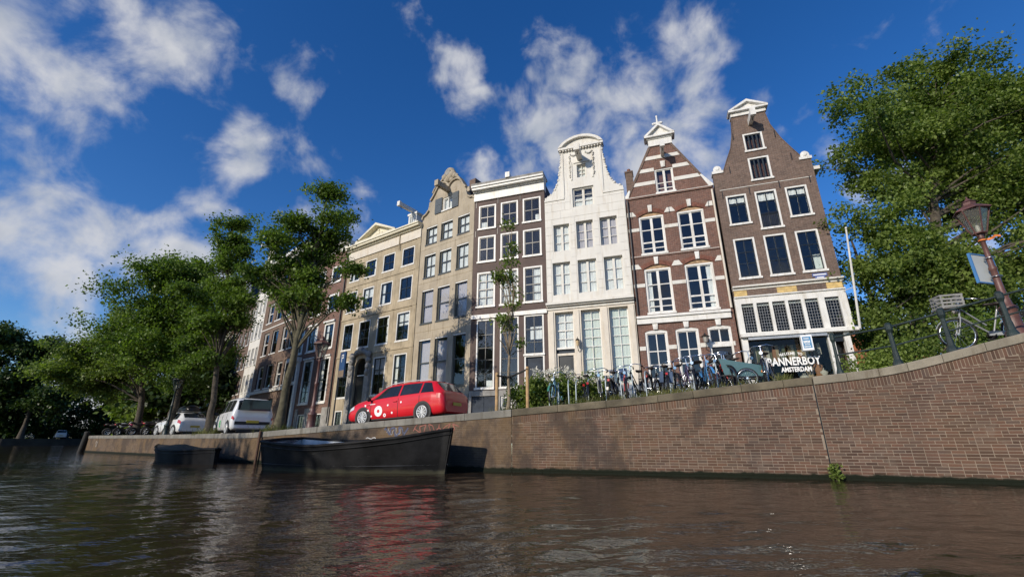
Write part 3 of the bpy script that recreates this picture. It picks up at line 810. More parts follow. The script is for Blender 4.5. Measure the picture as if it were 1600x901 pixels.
def pediment(H, u0, u1, z0, z1, y, mat, t=0.16, proj=0.3, back=0.35, name='pediment'):
    """triangular gable head: raking mouldings round a recessed field"""
    uc = (u0 + u1) / 2
    m = H.mb(); m.prism([(u0 + 0.06, z0 + 0.1), (u1 - 0.06, z0 + 0.1), (uc, z1 - 0.06)], y - 0.05, y + back)
    m.box(u0 + 0.02, u1 - 0.02, y - proj, y + back + 0.004, z0, z0 + 0.1)
    m.prism([(u0, z0 + 0.105), (u0 + t * 1.3, z0 + 0.105), (uc + 0.001, z1 - t), (uc, z1)], y - proj - 0.01, y + back + 0.008)
    m.prism([(u1, z0 + 0.105), (uc, z1), (uc - 0.001, z1 - t), (u1 - t * 1.3, z0 + 0.105)], y - proj - 0.013, y + back + 0.010)
    return H.part(name, m, mat)
A_ = ((5.2, 22.4), (1, -0.338))
B_ = ((-2.3598, 24.9552), (0.81538, -0.57892))
C_ = ((-6.1106, 27.6183), (0.82231, -0.56904))
D_ = ((-12.7637, 32.2222), (0.80154, -0.59795))
E_ = ((-18.0538, 36.1687), (0.738, -0.6747))

# ---- plum house with the white flat cornice
def house_plum():
    H = House('canal_house', 'narrow plum brown house with white sash windows and a flat white cornice', A_, -7.98, -3.44)
    cols = [(-7.68, -6.54), (-6.22, -5.11), (-4.80, -3.68)]
    holes = []
    for (z0, z1) in ((13.18, 14.82), (10.98, 12.70), (8.18, 10.33)): holes += [rect(a, b, z0, z1) for a, b in cols]
    holes += [rect(-7.63, -6.53, 3.53, 7.43), rect(-6.2, -5.1, 3.53, 7.45), rect(-4.78, -3.66, 1.7, 7.45), rect(-7.8, -6.4, 1.5, 3.13), rect(-6.12, -5.5, 1.9, 3.1)]
    H.facade(rect(H.u0, H.u1, 1.0, 15.2), holes, plum)
    for (a, b) in cols:
        window(H, a, b, 13.18, 14.82, 2, 2, 0.05, sash=dark_sash, fw=0.085, curtain=curtain_m if a != -6.22 else None, cz=(0, 0.3), cside=0.5 if a == -7.68 else -0.3)
        window(H, a, b, 10.98, 12.70, 2, 2, 0.05, sash=dark_sash, fw=0.085)
        window(H, a, b, 8.18, 10.33, 2, 4, 0.05, sash=dark_sash, fw=0.085, curtain=curtain_m, cside=None if a < -5 else -0.55)
    window(H, -7.63, -6.53, 3.53, 7.43, 2, [0.2, 0.4, 0.58, 0.78], 0.05, sash=dark_sash, fw=0.075, sw=0.03, curtain=curtain_m, cz=(0, 0.1), cside=-0.45)
    window(H, -6.2, -5.1, 3.53, 7.45, 2, [0.2, 0.4, 0.58, 0.78], 0.05, sash=dark_sash, fw=0.075, sw=0.03)
    window(H, -4.78, -3.66, 5.23, 7.45, 2, [0.3, 0.65], 0.05, sash=dark_sash, fw=0.075, sw=0.03, curtain=curtain_m, cz=(0.38, 0.72), cside=-0.75)
    H.box('door_frame', white, (-4.78, -4.7, -0.01, 0.14, 1.7, 5.229), (-3.74, -3.66, -0.01, 0.14, 1.7, 5.229), (-4.699, -3.741, -0.008, 0.14, 5.12, 5.228))
    door(H, -4.70, -3.74, 1.7, 5.12, bluegrey)
    m = H.mb()
    for a in (-7.8, -7.09): m.box(a, a + 0.69, 0.02, 0.08, 1.5, 3.13)
    H.part('cellar_door', m, bluegrey)
    window(H, -6.12, -5.5, 1.9, 3.1, 1, 2, 0.05, fw=0.06, sill=False)
    H.box('plinth', grey_stone, (H.u0 + 0.01, -7.81, -0.07, -0.002, 1.0, 3.42), (-6.39, -6.13, -0.07, -0.002, 1.0, 3.42), (-5.49, -4.8, -0.07, -0.002, 1.0, 3.42), (-7.809, -6.391, -0.068, -0.002, 3.14, 3.419), (-6.129, -5.491, -0.068, -0.002, 3.11, 3.419), (-3.65, H.u1 - 0.01, -0.07, -0.002, 1.0, 3.42))
    H.box('string_course', white, (H.u0 + 0.005, H.u1 - 0.005, -0.09, -0.002, 7.47, 7.70))
    # cornice in steps
    H.box('cornice', white, (H.u0 - 0.02, H.u1 + 0.02, -0.10, 0.34, 15.16, 15.72), (H.u0 - 0.03, H.u1 + 0.03, -0.2, 0.35, 15.721, 15.80), (H.u0 - 0.05, H.u1 + 0.05, -0.42, 0.36, 15.801, 15.95), (H.u0 - 0.07, H.u1 + 0.07, -0.5, 0.37, 15.951, 16.06))
    H.box('gutter_board', grey_stone, (H.u0 - 0.075, H.u1 + 0.075, -0.51, 0.6, 16.062, 16.20))
    H.body(15.7, plum, [3.45, 7.6, 10.6, 12.95], slate, 'flat')
    hoist(H, -5.6, 16.22, 0.55, 0.22, 0.3, white)
    anchors(H, [(-7.85, 14.9), (-6.4, 15.0), (-4.95, 14.9), (-7.85, 12.9), (-6.4, 12.9)])
    return H
house_plum()

# ---- white house with the neck gable
def house_white():
    H = House('canal_house', 'all white narrow house with a scrolled neck gable and arched top', A_, -3.43, 1.20)
    ws = [(-2.95, -2.02, 11.05, 12.72), (-1.62, -0.66, 11.05, 12.75), (-0.28, 0.68, 11.07, 12.78), (-3.07, -2.06, 8.44, 10.36), (-1.64, -0.61, 8.44, 10.36), (-0.20, 0.80, 8.44, 10.36)]
    holes = [rect(*w) for w in ws] + [rect(-1.74, -0.49, 13.69, 14.95), rect(-1.40, -0.86, 15.63, 16.52)]
    gl = [(-3.36, 14.42), (-3.30, 14.62), (-2.95, 14.83), (-2.72, 15.15), (-2.55, 15.6), (-2.44, 16.3), (-2.36, 17.0), (-2.32, 17.62)]
    gr = [(0.12, 17.62), (0.17, 17.0), (0.25, 16.3), (0.38, 15.6), (0.56, 15.1), (0.76, 14.83), (1.08, 14.62), (1.13, 14.42)]
    outline = [(H.u0, 7.95), (H.u1, 7.95), (H.u1, 14.40)] + gr[::-1] + gl[::-1] + [(H.u0, 14.40)]
    H.facade(outline, holes, offwhite, reveal=0.3)
    for i, w in enumerate(ws): window(H, *w, cols=2, rows=3, y=0.2, casing=offwhite, mull=0.13, fw=0.055, sw=0.03, bw=0.03, curtain=blind_m if i in (1, 2) else curtain_m, sill=False, flush=0.0)
    window(H, -1.74, -0.49, 13.69, 14.95, 2, 3, 0.16, casing=offwhite, mull=0.14, fw=0.08, sw=0.03, curtain=curtain_m, cz=(0, 0.5), sill=False)
    window(H, -1.40, -0.86, 15.63, 16.52, 2, 3, 0.16, casing=offwhite, fw=0.05, sw=0.03, curtain=curtain_m, sill=False)
    # stone blocks of the facing, a few millimetres proud with open joints
    rng = random.Random(4); obst = [(a - 0.06, b + 0.06, c - 0.06, d + 0.06) for a, b, c, d in ws] + [(-1.85, -0.38, 13.6, 15.05)]
    z = 8.1; k = 0
    while z < 14.2:
        h = 0.50; segs = [(H.u0 + 0.02, H.u1 - 0.02)]
        for (a, b, c, d) in obst:
            if c < z + h - 0.04 and d > z + 0.04:
                ns = []
                for s, e in segs:
                    if b <= s or a >= e: ns.append((s, e)); continue
                    if a - s > 0.06: ns.append((s, a))
                    if e - b > 0.06: ns.append((b, e))
                segs = ns
        for s, e in segs:
            n = max(1, round((e - s) / 0.95)); st = (0.5 if k % 2 else 0.0); cuts = [s + (e - s) * i / n for i in range(n + 1)]
            if n > 1 and k % 2: cuts = [s] + [s + (e - s) * (i + 0.5) / n for i in range(n)] + [e]
            for a, b in zip(cuts, cuts[1:]):
                if b - a < 0.05: continue
                m = H.mb(); p = 0.012 + rng.uniform(0, 0.005); m.box(a + 0.006, b - 0.006, -p, 0.004, z + 0.006, z + h - 0.006); H.part('stone', m, offwhite)
        z += h; k += 1
    # frames round the gable openings, keystone shelf, arched head
    m = H.mb()
    for s in (-1, 1):
        uc = -1.1; x = uc + s * 0.58; m.box(min(x, x + s * 0.09), max(x, x + s * 0.09), -0.05, -0.002, 15.5, 16.75)
    m.box(-1.58, -0.62, -0.06, -0.002, 16.62, 16.72); H.part('gable_moulding', m, offwhite)
    m = H.mb()
    for s in (-1, 1):
        for i in range(13): m.blob((-1.1 + s * (0.70 + 0.015 * math.sin(i * 1.7)), -0.045, 15.72 + i * 0.118), 0.055 + 0.02 * math.sin(i * 2.3), 6, 4)
        for i in range(5): m.blob((-1.1 + s * (0.28 + i * 0.09), -0.05, 17.28 - 0.1 * math.sin(i * 0.8)), 0.06, 6, 4)
    H.part('garland', m, offwhite)
    n = 18; uc = -1.10; top = []; low = []
    for i in range(n + 1):
        t = -1 + 2 * i / n; top.append((uc + 1.36 * t, 17.78 + 0.70 * (1 - t * t) ** 0.75 * 1.0)); low.append((uc + 1.14 * t, 17.80 + 0.52 * (1 - t * t) ** 0.75))
    m = H.mb(); m.prism([(uc - 1.2, 17.63), (uc + 1.2, 17.63)] + [(p[0] * 1.0, p[1]) for p in low[::-1]], -0.03, 0.3)
    m.box(uc - 1.36, uc + 1.36, -0.2, 0.31, 17.62, 17.76)
    for i in range(n):
        m.add([(top[i][0], y, top[i][1]) for y in (-0.22, 0.33)] + [(top[i + 1][0], y, top[i + 1][1]) for y in (-0.22, 0.33)] + [(low[i][0], y, low[i][1]) for y in (-0.22, 0.33)] + [(low[i + 1][0], y, low[i + 1][1]) for y in (-0.22, 0.33)],
              [(0, 1, 3, 2), (4, 6, 7, 5), (0, 2, 6, 4), (1, 5, 7, 3)])
    for i in range(15): m.box(uc - 1.28 + i * 0.175, uc - 1.28 + i * 0.175 + 0.09, -0.15, -0.001, 17.53, 17.619)
    H.part('arched_head', m, offwhite)
    m = H.mb()
    for s, cv in ((-1, gl), (1, gr)):
        for (a, b) in zip(cv, cv[1:]):
            L = math.dist(a, b); k = max(1, int(L / 0.16))
            for i in range(k):
                t = (i + 0.5) / k; m.blob((a[0] + (b[0] - a[0]) * t, 0.05, a[1] + (b[1] - a[1]) * t), 0.085 + 0.03 * math.sin(i * 2.1 + a[1] * 5), 6, 4)
    H.part('scroll_carving', m, offwhite)
    m = H.mb(); m.box(H.u0 + 0.003, -2.22, -0.06, 0.3, 14.3, 14.399); m.box(0.02, H.u1 - 0.003, -0.06, 0.3, 14.3, 14.399)
    m.box(-2.3, -2.2, -0.05, -0.002, 14.41, 17.52); m.box(0.0, 0.1, -0.05, -0.002, 14.41, 17.52); H.part('neck_pilaster', m, offwhite)
    hoist(H, -1.17, 16.76, 1.15, 0.3, 0.36, offwhite)
    # cornice over the ground floor, cream pilastered front
    H.box('cornice', offwhite, (H.u0, H.u1, -0.06, 0.3, 7.60, 7.75), (H.u0 - 0.01, H.u1 + 0.01, -0.2, 0.31, 7.751, 7.83), (H.u0 - 0.02, H.u1 + 0.02, -0.32, 0.32, 7.831, 7.949))
    g = [(-3.03, -2.02, 5.20, 7.45), (-1.61, -0.58, 3.53, 7.47), (-0.13, 0.85, 3.53, 7.48)]
    H.facade(rect(H.u0, H.u1, 1.2, 7.6), [rect(-3.03, -2.02, 1.9, 7.45), rect(*g[1]), rect(*g[2])], cream, reveal=0.36)
    window(H, -3.03, -2.02, 5.49, 7.45, 2, 4, 0.24, casing=white, fw=0.05, sw=0.03, curtain=curtain_m, sill=True, silld=-0.1, flush=0.01)
    for w in g[1:]: window(H, *w, cols=2, rows=[0.17, 0.34, 0.505, 0.63, 0.755, 0.88], y=0.24, casing=white, fw=0.05, sw=0.03, bw=0.03, curtain=green_curtain, cz=(0, 1), sill=True, silld=-0.05, flush=0.01)
    H.box('door_frame', cream, (-3.03, -2.93, 0.12, 0.3, 1.9, 5.1), (-2.12, -2.02, 0.12, 0.3, 1.9, 5.1), (-3.028, -2.022, 0.115, 0.3, 5.101, 5.22))
    H.box('door_transom', bluegrey, (-3.028, -2.022, 0.22, 0.26, 5.222, 5.488))
    door(H, -2.93, -2.12, 1.9, 5.1, blackp, 0.2)
    m = H.mb()
    for a, b in ((H.u0 + 0.08, -3.1), (-1.95, -1.7), (-0.5, -0.2), (0.92, H.u1 - 0.05)): m.box(a, b, -0.05, -0.002, 3.46, 7.5)
    H.part('pilaster', m, cream)
    H.box('plinth', blueplinth, (H.u0 + 0.01, -3.04, -0.08, -0.003, 1.2, 3.45), (-2.01, H.u1 - 0.01, -0.08, -0.003, 1.2, 3.45))
    m = H.mb(); m.tube([(-1.8, -0.01, 5.32), (-1.8, -0.16, 5.25), (-1.8, -0.28, 5.4), (-1.8, -0.28, 5.5)], 0.018, 6); wl = H.part('wall_lamp', m, blackp)
    m = H.mb(); m.lathe((-1.8, -0.28, 5.5), (0, 0, 1), [(0.07, 0), (0.12, 0.26)], 6, smooth=False); m.build('lantern_glass', pm('amber_glass', (0.55, 0.42, 0.25), 0.2), wl)
    m = H.mb(); m.lathe((-1.8, -0.28, 5.765), (0, 0, 1), [(0.14, 0), (0.06, 0.1), (0.02, 0.12), (0.02, 0.2)], 6, smooth=False); m.build('lantern_cap', blackp, wl)
    H.body(14.3, brick_brown, [3.5, 7.7, 10.7, 13.2], slate, 'gable', 17.2)
    return H
house_white()

# ---- striped red brick house
def keystone(H, u, z0, z1, w=0.22, nm='keystone'):
    m = H.mb(); m.prism([(u - w * 0.38, z0), (u + w * 0.38, z0), (u + w * 0.5, z1), (u - w * 0.5, z1)], -0.075, -0.002); m.box(u - w * 0.2, u + w * 0.2, -0.09, -0.076, z0 + 0.06, z1 - 0.08); H.part(nm, m, white)
def house_striped():
    H = House('canal_house', 'red brick house with white stone bands, arched windows and a pointed gable', A_, 1.26, 5.76)
    W1 = [(1.83, 3.12, 10.19, 12.42, 12.63), (3.81, 5.13, 10.21, 12.42, 12.63)]; W2 = [(1.84, 3.16, 6.94, 9.36, 9.57), (3.83, 5.18, 6.94, 9.38, 9.59)]
    G = [(1.57, 2.64, 3.60, 6.02, 6.10), (3.02, 4.08, 3.62, 6.03, 6.11)]
    holes = [archrect(*w) for w in W1 + W2 + G] + [rect(2.93, 3.91, 13.72, 15.24), archrect(4.48, 5.52, 2.1, 6.02, 6.10)]
    outline = [(H.u0, 1.4), (H.u1, 1.4), (H.u1, 13.62), (5.70, 13.66), (4.0, 16.74), (2.80, 16.74), (1.36, 13.66), (H.u0, 13.62)]
    H.facade(outline, holes, brick_red, reveal=0.22)
    yel = pm('yellow_arch_tiles', (0.36, 0.24, 0.14), 0.8, 0.35, 9, bump=0.4)
    for w in W1 + W2:
        p = archrect(w[0], w[1], w[3] - 0.01, w[3], w[4]); m = H.mb(); m.prism(p, 0.06, 0.14); H.part('arch_panel', m, yel)
        window(H, *w[:4], cols=2, rows=[0.135, 0.30, 0.655], y=0.09, mull=0.13, fw=0.085, sw=0.04, bw=0.05, curtain=curtain_m if w in (W2[0], W2[1]) else None, cside=(0.22 if w is W2[0] else -0.22))
        n = 11; uc = (w[0] + w[1]) / 2; half = (w[1] - w[0]) / 2
        # voussoirs: bricks on end over the arch
        r = w[4] - w[3]; rad = (half * half + r * r) / (2 * r); t = math.asin(half / rad) * 1.12; zc = w[4] - rad
        m = H.mb(); nv = 26
        for i in range(nv):
            a = -t + 2 * t * (i + 0.5) / nv; dx, dz = math.sin(a), math.cos(a); hw = t * rad / nv * 0.80
            if abs(rad * dx) < 0.13: continue
            pts = [(uc + (rad + 0.01) * dx - hw * dz, zc + (rad + 0.01) * dz + hw * dx), (uc + (rad + 0.01) * dx + hw * dz, zc + (rad + 0.01) * dz - hw * dx),
                   (uc + (rad + 0.24) * dx + hw * dz * 1.05, zc + (rad + 0.24) * dz - hw * dx), (uc + (rad + 0.24) * dx - hw * dz * 1.05, zc + (rad + 0.24) * dz + hw * dx)]
            m.prism(pts, -0.022, -0.002)
        H.part('brick_arch', m, pm('arch_brick', (0.19, 0.075, 0.05), 0.85, 0.35, 6, bump=0.4))
        keystone(H, uc, w[4] + 0.02, w[4] + 0.42)
    for w in G:
        window(H, *w[:4], cols=2, rows=[0.30, 0.60], y=0.09, mull=0.05, fw=0.09, sw=0.04, bw=0.05, sill=True)
        m = H.mb(); m.prism(archrect(w[0], w[1], w[3] - 0.01, w[3], w[4]), 0.03, 0.14); H.part('arch_panel', m, white)
        keystone(H, (w[0] + w[1]) / 2, w[4] + 0.01, 6.40, 0.26)
    window(H, 4.48, 5.52, 5.20, 6.02, 2, 1, 0.09, mull=0.06, fw=0.09, sw=0.03, sill=False)
    m = H.mb(); m.prism(archrect(4.48, 5.52, 6.01, 6.02, 6.10), 0.03, 0.14); H.part('arch_panel', m, white)
    keystone(H, 5.0, 6.11, 6.40, 0.26)
    H.box('door_frame', white, (4.48, 4.57, 0.03, 0.2, 2.1, 5.07), (5.43, 5.52, 0.03, 0.2, 2.1, 5.07), (4.482, 5.518, 0.028, 0.2, 5.071, 5.198))
    door(H, 4.57, 5.43, 2.1, 5.07, blackp, 0.14)
    # white bands
    def bands(zt):
        for (a, b, z0, z1, sl) in zt:
            m = H.mb()
            if sl: m.prism([(a, z0), (b, z0), (b - sl[1], z1), (a + sl[0], z1)], -0.03, -0.002)
            else: m.box(a, b, -0.03, -0.002, z0, z1)
            H.part('stone_band', m, offwhite)
    e0, e1 = H.u0 + 0.004, H.u1 - 0.15
    for (up, lo, L, Rr) in ((12.50, 11.58, W1[0], W1[1]), (9.40, 8.39, W2[0], W2[1])):
        bands([(e0, L[0] - 0.10, up, up + 0.27, (0, 0.16)), (L[1] + 0.06, Rr[0] - 0.06, up, up + 0.27, (0.16, 0.16)), (Rr[1] + 0.10, e1, up, up + 0.27, (0.16, 0)),
               (e0, L[0] - 0.003, lo, lo + 0.19, None), (L[1] + 0.003, Rr[0] - 0.003, lo, lo + 0.19, None), (Rr[1] + 0.003, e1, lo, lo + 0.19, None)])
    bands([(e0, 1.567, 5.09, 5.29, None), (2.643, 3.017, 5.09, 5.29, None), (4.083, 4.477, 5.09, 5.29, None), (5.523, e1, 5.09, 5.29, None)])
    def gx(z): k = (z - 13.66) / (16.74 - 13.66); return 1.36 + k * (2.80 - 1.36), 5.70 + k * (4.0 - 5.70)
    for (z0, z1) in ((14.33, 14.55), (15.14, 15.36), (15.90, 16.12)):
        a0, b0 = gx(z0); a1, b1 = gx(z1)
        if z0 < 15.3: 
            for pl in ([(a0, z0), (2.926, z0), (2.926, z1), (a1, z1)], [(3.914, z0), (b0, z0), (b1, z1), (3.914, z1)]):
                m = H.mb(); m.prism(pl, -0.03, -0.002); H.part('stone_band', m, offwhite)
        else:
            m = H.mb(); m.prism([(a0, z0), (b0, z0), (b1, z1), (a1, z1)], -0.03, -0.002); H.part('stone_band', m, offwhite)
    window(H, 2.93, 3.91, 13.72, 15.24, 2, [0.18, 0.42], 0.09, mull=0.12, fw=0.07, sw=0.04, bw=0.05)
    keystone(H, 3.42, 15.30, 15.68, 0.26)
    H.box('gable_ledge', brick_red, (H.u0 - 0.01, H.u1 - 0.05, -0.07, 0.0, 13.55, 13.63))
    H.box('gable_ledge_cap', offwhite, (H.u0 - 0.012, H.u1 - 0.048, -0.08, 0.0, 13.631, 13.66))
    H.box('string_course', brick_red, (H.u0, H.u1 - 0.16, -0.05, -0.002, 10.03, 10.09)); H.box('string_course_cap', offwhite, (H.u0, H.u1 - 0.16, -0.055, -0.002, 10.091, 10.115))
    for s, (x0, x1, x2) in ((1, (1.28, 2.74, 0)), (-1, (5.76, 4.06, 0))):
        m = H.mb(); m.prism([(x0, 13.66), (x0 + s * 0.14, 13.66), (x1 + s * 0.14, 16.72), (x1, 16.72)], -0.04, 0.36)
        H.part('gable_coping', m, brick_brown)
    m = H.mb(); m.prism([(5.58, 13.67), (5.80, 13.67), (5.80, 13.75), (5.30, 14.45), (5.22, 14.42)], -0.05, 0.38); H.part('gable_kneeler', m, white)
    m = H.mb(); m.prism([(1.42, 13.67), (1.24, 13.67), (1.24, 13.78), (1.46, 14.15), (1.54, 14.12)], -0.05, 0.38); H.part('gable_kneeler', m, white)
    H.box('gable_block', white, (2.78, 4.06, -0.09, 0.38, 16.742, 17.16), (2.72, 4.12, -0.14, 0.39, 17.161, 17.24))
    pediment(H, 2.58, 4.26, 17.242, 18.10, -0.05, white, 0.15, 0.22, 0.44)
    m = H.mb(); m.lathe((3.42, 0.1, 18.05), (0, 0, 1), [(0.14, 0), (0.10, 0.12), (0.06, 0.16), (0.10, 0.24), (0.06, 0.34), (0.045, 0.7), (0.07, 0.76), (0.03, 0.84)], 8)
    m.box(3.2, 3.64, 0.05, 0.15, 18.30, 18.40); m.blob((3.19, 0.1, 18.34), 0.08, 6, 4); m.blob((3.65, 0.1, 18.34), 0.08, 6, 4); H.part('finial', m, white)
    hoist(H, 3.47, 15.98, 1.05, 0.18, 0.34, white)
    H.box('cornice', white, (H.u0 - 0.005, H.u1 - 0.15, -0.12, 0.0, 6.42, 6.70), (H.u0 - 0.01, H.u1 - 0.148, -0.2, 0.0, 6.701, 6.82))
    H.box('plinth', blueplinth, (H.u0 + 0.01, 4.47, -0.07, -0.003, 1.4, 3.50))
    m = H.mb(); m.tube([(5.68, -0.08, 13.4), (5.68, -0.08, 6.9)], 0.055, 8); H.part('drain_pipe', m, cream)
    m = H.mb(); m.tube([(1.34, -0.1, 13.5), (1.34, -0.1, 6.9)], 0.045, 8); H.part('drain_pipe', m, iron)
    anchors(H, [(1.5, 12.6), (3.46, 12.62), (5.42, 12.62)])
    m = H.mb(); m.tube([(4.3, -0.02, 5.0), (4.3, -0.4, 5.02)], 0.02, 6); m.tube([(4.3, -0.4, 5.02), (4.3, -0.4, 5.25)], 0.02, 6); wl = H.part('wall_lamp', m, blackp)
    m = H.mb(); m.lathe((4.3, -0.4, 5.25), (0, 0, 1), [(0.08, 0), (0.13, 0.26)], 6, smooth=False); m.build('lantern_glass', pm('clear_lantern', (0.35, 0.33, 0.3), 0.15), wl)
    m = H.mb(); m.lathe((4.3, -0.4, 5.515), (0, 0, 1), [(0.22, 0), (0.05, 0.1), (0.02, 0.18)], 8, smooth=False); m.build('lantern_cap', blackp, wl)
    H.body(13.5, brick_brown, [3.55, 6.6, 9.9, 13.1], redtile, 'gable', 16.4)
    m = H.mb(); m.box(1.30, 1.72, 1.6, 2.2, 13.2, 16.35); m.box(1.26, 1.76, 1.56, 2.24, 16.351, 16.45); ch = H.part('chimney', m, brick_brown)
    m = H.mb(); m.lathe((1.51, 1.9, 16.45), (0, 0, 1), [(0.12, 0), (0.1, 0.3)], 8); m.build('chimney_pot', redtile, ch)
    return H
house_striped()

# ---- brown corner house with the shop
def house_shop():
    H = House('canal_house', 'brown brick neck gabled house with a white shopfront at the right end', A_, 5.86, 10.42)
    a = [(6.27, 7.24, 11.22, 12.91), (7.62, 8.60, 10.80, 12.92), (8.99, 9.95, 11.24, 12.91), (6.26, 7.22, 8.31, 10.45), (7.62, 8.60, 8.32, 10.46), (8.99, 9.96, 8.34, 10.47)]
    g = [(7.60, 8.54, 15.34, 16.45), (7.62, 8.60, 13.57, 14.93)]
    L = [(5.86, 14.28), (6.36, 14.30), (6.68, 15.10), (6.98, 15.80), (7.18, 16.70), (7.27, 17.62)]; Rr = [(8.87, 17.62), (9.00, 16.75), (9.34, 15.82), (9.73, 15.06), (9.98, 14.62), (10.42, 14.30)]
    outline = [(H.u0, 7.84), (H.u1, 7.84), (H.u1, 14.28)] + Rr[::-1][0:] + L[::-1][0:]
    outline = [(H.u0, 7.84), (H.u1, 7.84)] + Rr[::-1] + L[::-1]
    H.facade(outline, [rect(*w) for w in a + g], brick_brown, reveal=0.22)
    for i, w in enumerate(a):
        window(H, *w, cols=2, rows=[0.36, 0.66] if i > 2 else ([0.68] if i != 1 else [0.36, 0.74]), y=0.06, sash=dark_sash, fw=0.085, sw=0.04, curtain=curtain_m if i < 3 else (green_curtain if i == 5 else None), cz=(0.78, 1.0) if i < 3 else (0, 0.4), cside=-0.4 if i == 5 else None)
    m = H.mb(); w = a[1]
    for k in range(11): m.box(w[0] + 0.1 + k * 0.077, w[0] + 0.115 + k * 0.077, 0.005, 0.02, w[2] + 0.12, w[2] + 0.82)
    m.box(w[0] + 0.087, w[1] - 0.087, 0.0, 0.025, w[2] + 0.821, w[2] + 0.85); H.part('window_guard', m, iron)
    shut = pm('dark_shutter', (0.025, 0.032, 0.036), 0.4, 0.15, 4)
    for w in g:
        window(H, *w, cols=4, rows=1, y=0.06, sash=shut, fw=0.085, sw=0.05, bw=0.07, gm=glass_dark)
    # gable
    m = H.mb(); m.box(7.20, 8.93, -0.08, 0.36, 17.622, 17.84); H.part('gable_block', m, white)
    pediment(H, 7.08, 9.06, 17.842, 18.50, -0.03, white, 0.15, 0.2, 0.42)
    for (c, s) in ((6.10, 1), (10.18, 1)):
        m = H.mb(); m.box(c - 0.28, c + 0.28, -0.06, 0.4, 14.302, 14.45); 
        pts = [(c - 0.2, 14.451)] + [(c - 0.2 * math.cos(math.pi * i / 8), 14.55 + 0.22 * math.sin(math.pi * i / 8)) for i in range(9)] + [(c + 0.2, 14.451)]
        m.prism(pts, -0.03, 0.37); m.lathe((c, -0.03, 14.58), (0, -1, 0), [(0.12, 0), (0.08, 0.04)], 12); H.part('shoulder_stone', m, white)
    m = H.mb()
    for cv in (L[1:], Rr[:-1]):
        for p, q in zip(cv, cv[1:]):
            dx, dz = q[0] - p[0], q[1] - p[1]; l = math.hypot(dx, dz); nx_, nz_ = -dz / l * 0.035, dx / l * 0.035
            if cv[0] == L[1]: pass
            m.prism([p, q, (q[0] + nx_, q[1] + nz_), (p[0] + nx_, p[1] + nz_)] if cv[0] == L[1] else [p, q, (q[0] - nx_, q[1] - nz_), (p[0] - nx_, p[1] - nz_)], -0.03, 0.34)
    H.part('gable_edge', m, brick_brown)
    hoist(H, 8.08, 16.92, 0.9, 0.2, 0.36, white)
    H.box('string_line', offwhite, (6.06, 10.25, -0.02, -0.002, 13.27, 13.30))
    anchors(H, [(7.15, 16.4), (9.1, 16.1), (6.7, 14.4), (9.6, 14.6), (6.15, 13.0), (7.42, 13.0), (8.8, 13.1), (10.15, 13.15)])
    H.box('cornice', offwhite, (H.u0 + 0.01, H.u1 + 0.02, -0.08, 0.3, 7.72, 7.84), (H.u0 - 0.005, H.u1 + 0.06, -0.2, 0.31, 7.841, 7.92))
    # frieze of brick with three yellow stone panels
    H.box('frieze', brick_brown, (H.u0, H.u1, -0.04, 0.3, 7.38, 7.719))
    pn = pm('yellow_panel', (0.56, 0.40, 0.16), 0.7, 0.25, 5, bump=0.2)
    for (p, q) in ((5.89, 6.46), (7.74, 8.56), (9.75, 10.37)): H.box('panel', pn, (p, q, -0.055, -0.041, 7.43, 7.70))
    # upper shop windows with leaded glass
    s = [(6.12, 6.63), (6.77, 7.30), (7.43, 7.96), (8.09, 8.62), (8.76, 9.29), (9.55, 10.11)]
    H.facade(rect(H.u0 - 0.0, H.u1, 5.56, 7.378), [rect(p, q, 5.63, 7.03) for p, q in s], white, reveal=0.14, name='shopfront_frame', y=-0.06)
    lead = pm('lead_bars', (0.20, 0.21, 0.22), 0.5, 0.2, 6)
    for (p, q) in s:
        o = link('window', wmesh(('lw', round(q - p, 2)), lambda: MB().box(0, q - p, 0, 0.006, 0, 1.4), 'leaded_glass', glass_dark), H.root, (p - H.u0, 0.05, 5.63 - H.zb))
        m = MB(); n = 5; w = q - p
        for i in range(1, n): m.box(w * i / n - 0.008, w * i / n + 0.008, -0.012, -0.001, 0.01, 1.39)
        for j in range(1, 10): m.box(0.01, w - 0.01, -0.0115, -0.0015, 1.4 * j / 10 - 0.008, 1.4 * j / 10 + 0.008)
        m.build('lead_lattice', lead, o)
        m = MB(); m.box(0, w, 0.03, 0.045, 1.26, 1.36); m.build('blind', white, o)
    H.box('shopfront_cap', white, (H.u0 - 0.0, H.u1 + 0.01, -0.13, -0.062, 7.34, 7.40))
    H.box('shop_ledge', white, (H.u0 - 0.01, H.u1 + 0.12, -0.28, 0.1, 5.40, 5.55))
    # ground floor: display window, post, doorway, corner post
    zb = 2.3
    for q in ((5.88, 6.14), (9.32, 9.57), (9.95, 10.18)): H.box('shop_post', white, (q[0], q[1], -0.06, 0.2, zb - 0.5, 5.399))
    H.box('shop_sill', blackp, (6.141, 9.319, -0.02, 0.2, zb - 0.5, 3.0))
    o = H.box('display_window', glass_dark, (6.142, 9.318, 0.06, 0.07, 3.002, 5.30))
    H.box('awning_box', alu, (6.15, 9.30, -0.2, -0.02, 5.26, 5.39))
    door(H, 9.571, 9.949, zb - 0.2, 5.0, blackp, 0.5)
    H.box('doorway_head', blackp, (9.571, 9.949, 0.05, 0.2, 5.0, 5.398))
    # shop goods glimpsed behind the glass
    rng = random.Random(8)
    goods = [pm('cloth_tan', (0.4, 0.3, 0.18), 0.9), pm('cloth_cream', (0.5, 0.45, 0.36), 0.9), pm('cloth_olive', (0.12, 0.13, 0.07), 0.9), pm('cloth_rust', (0.35, 0.16, 0.07), 0.9)]
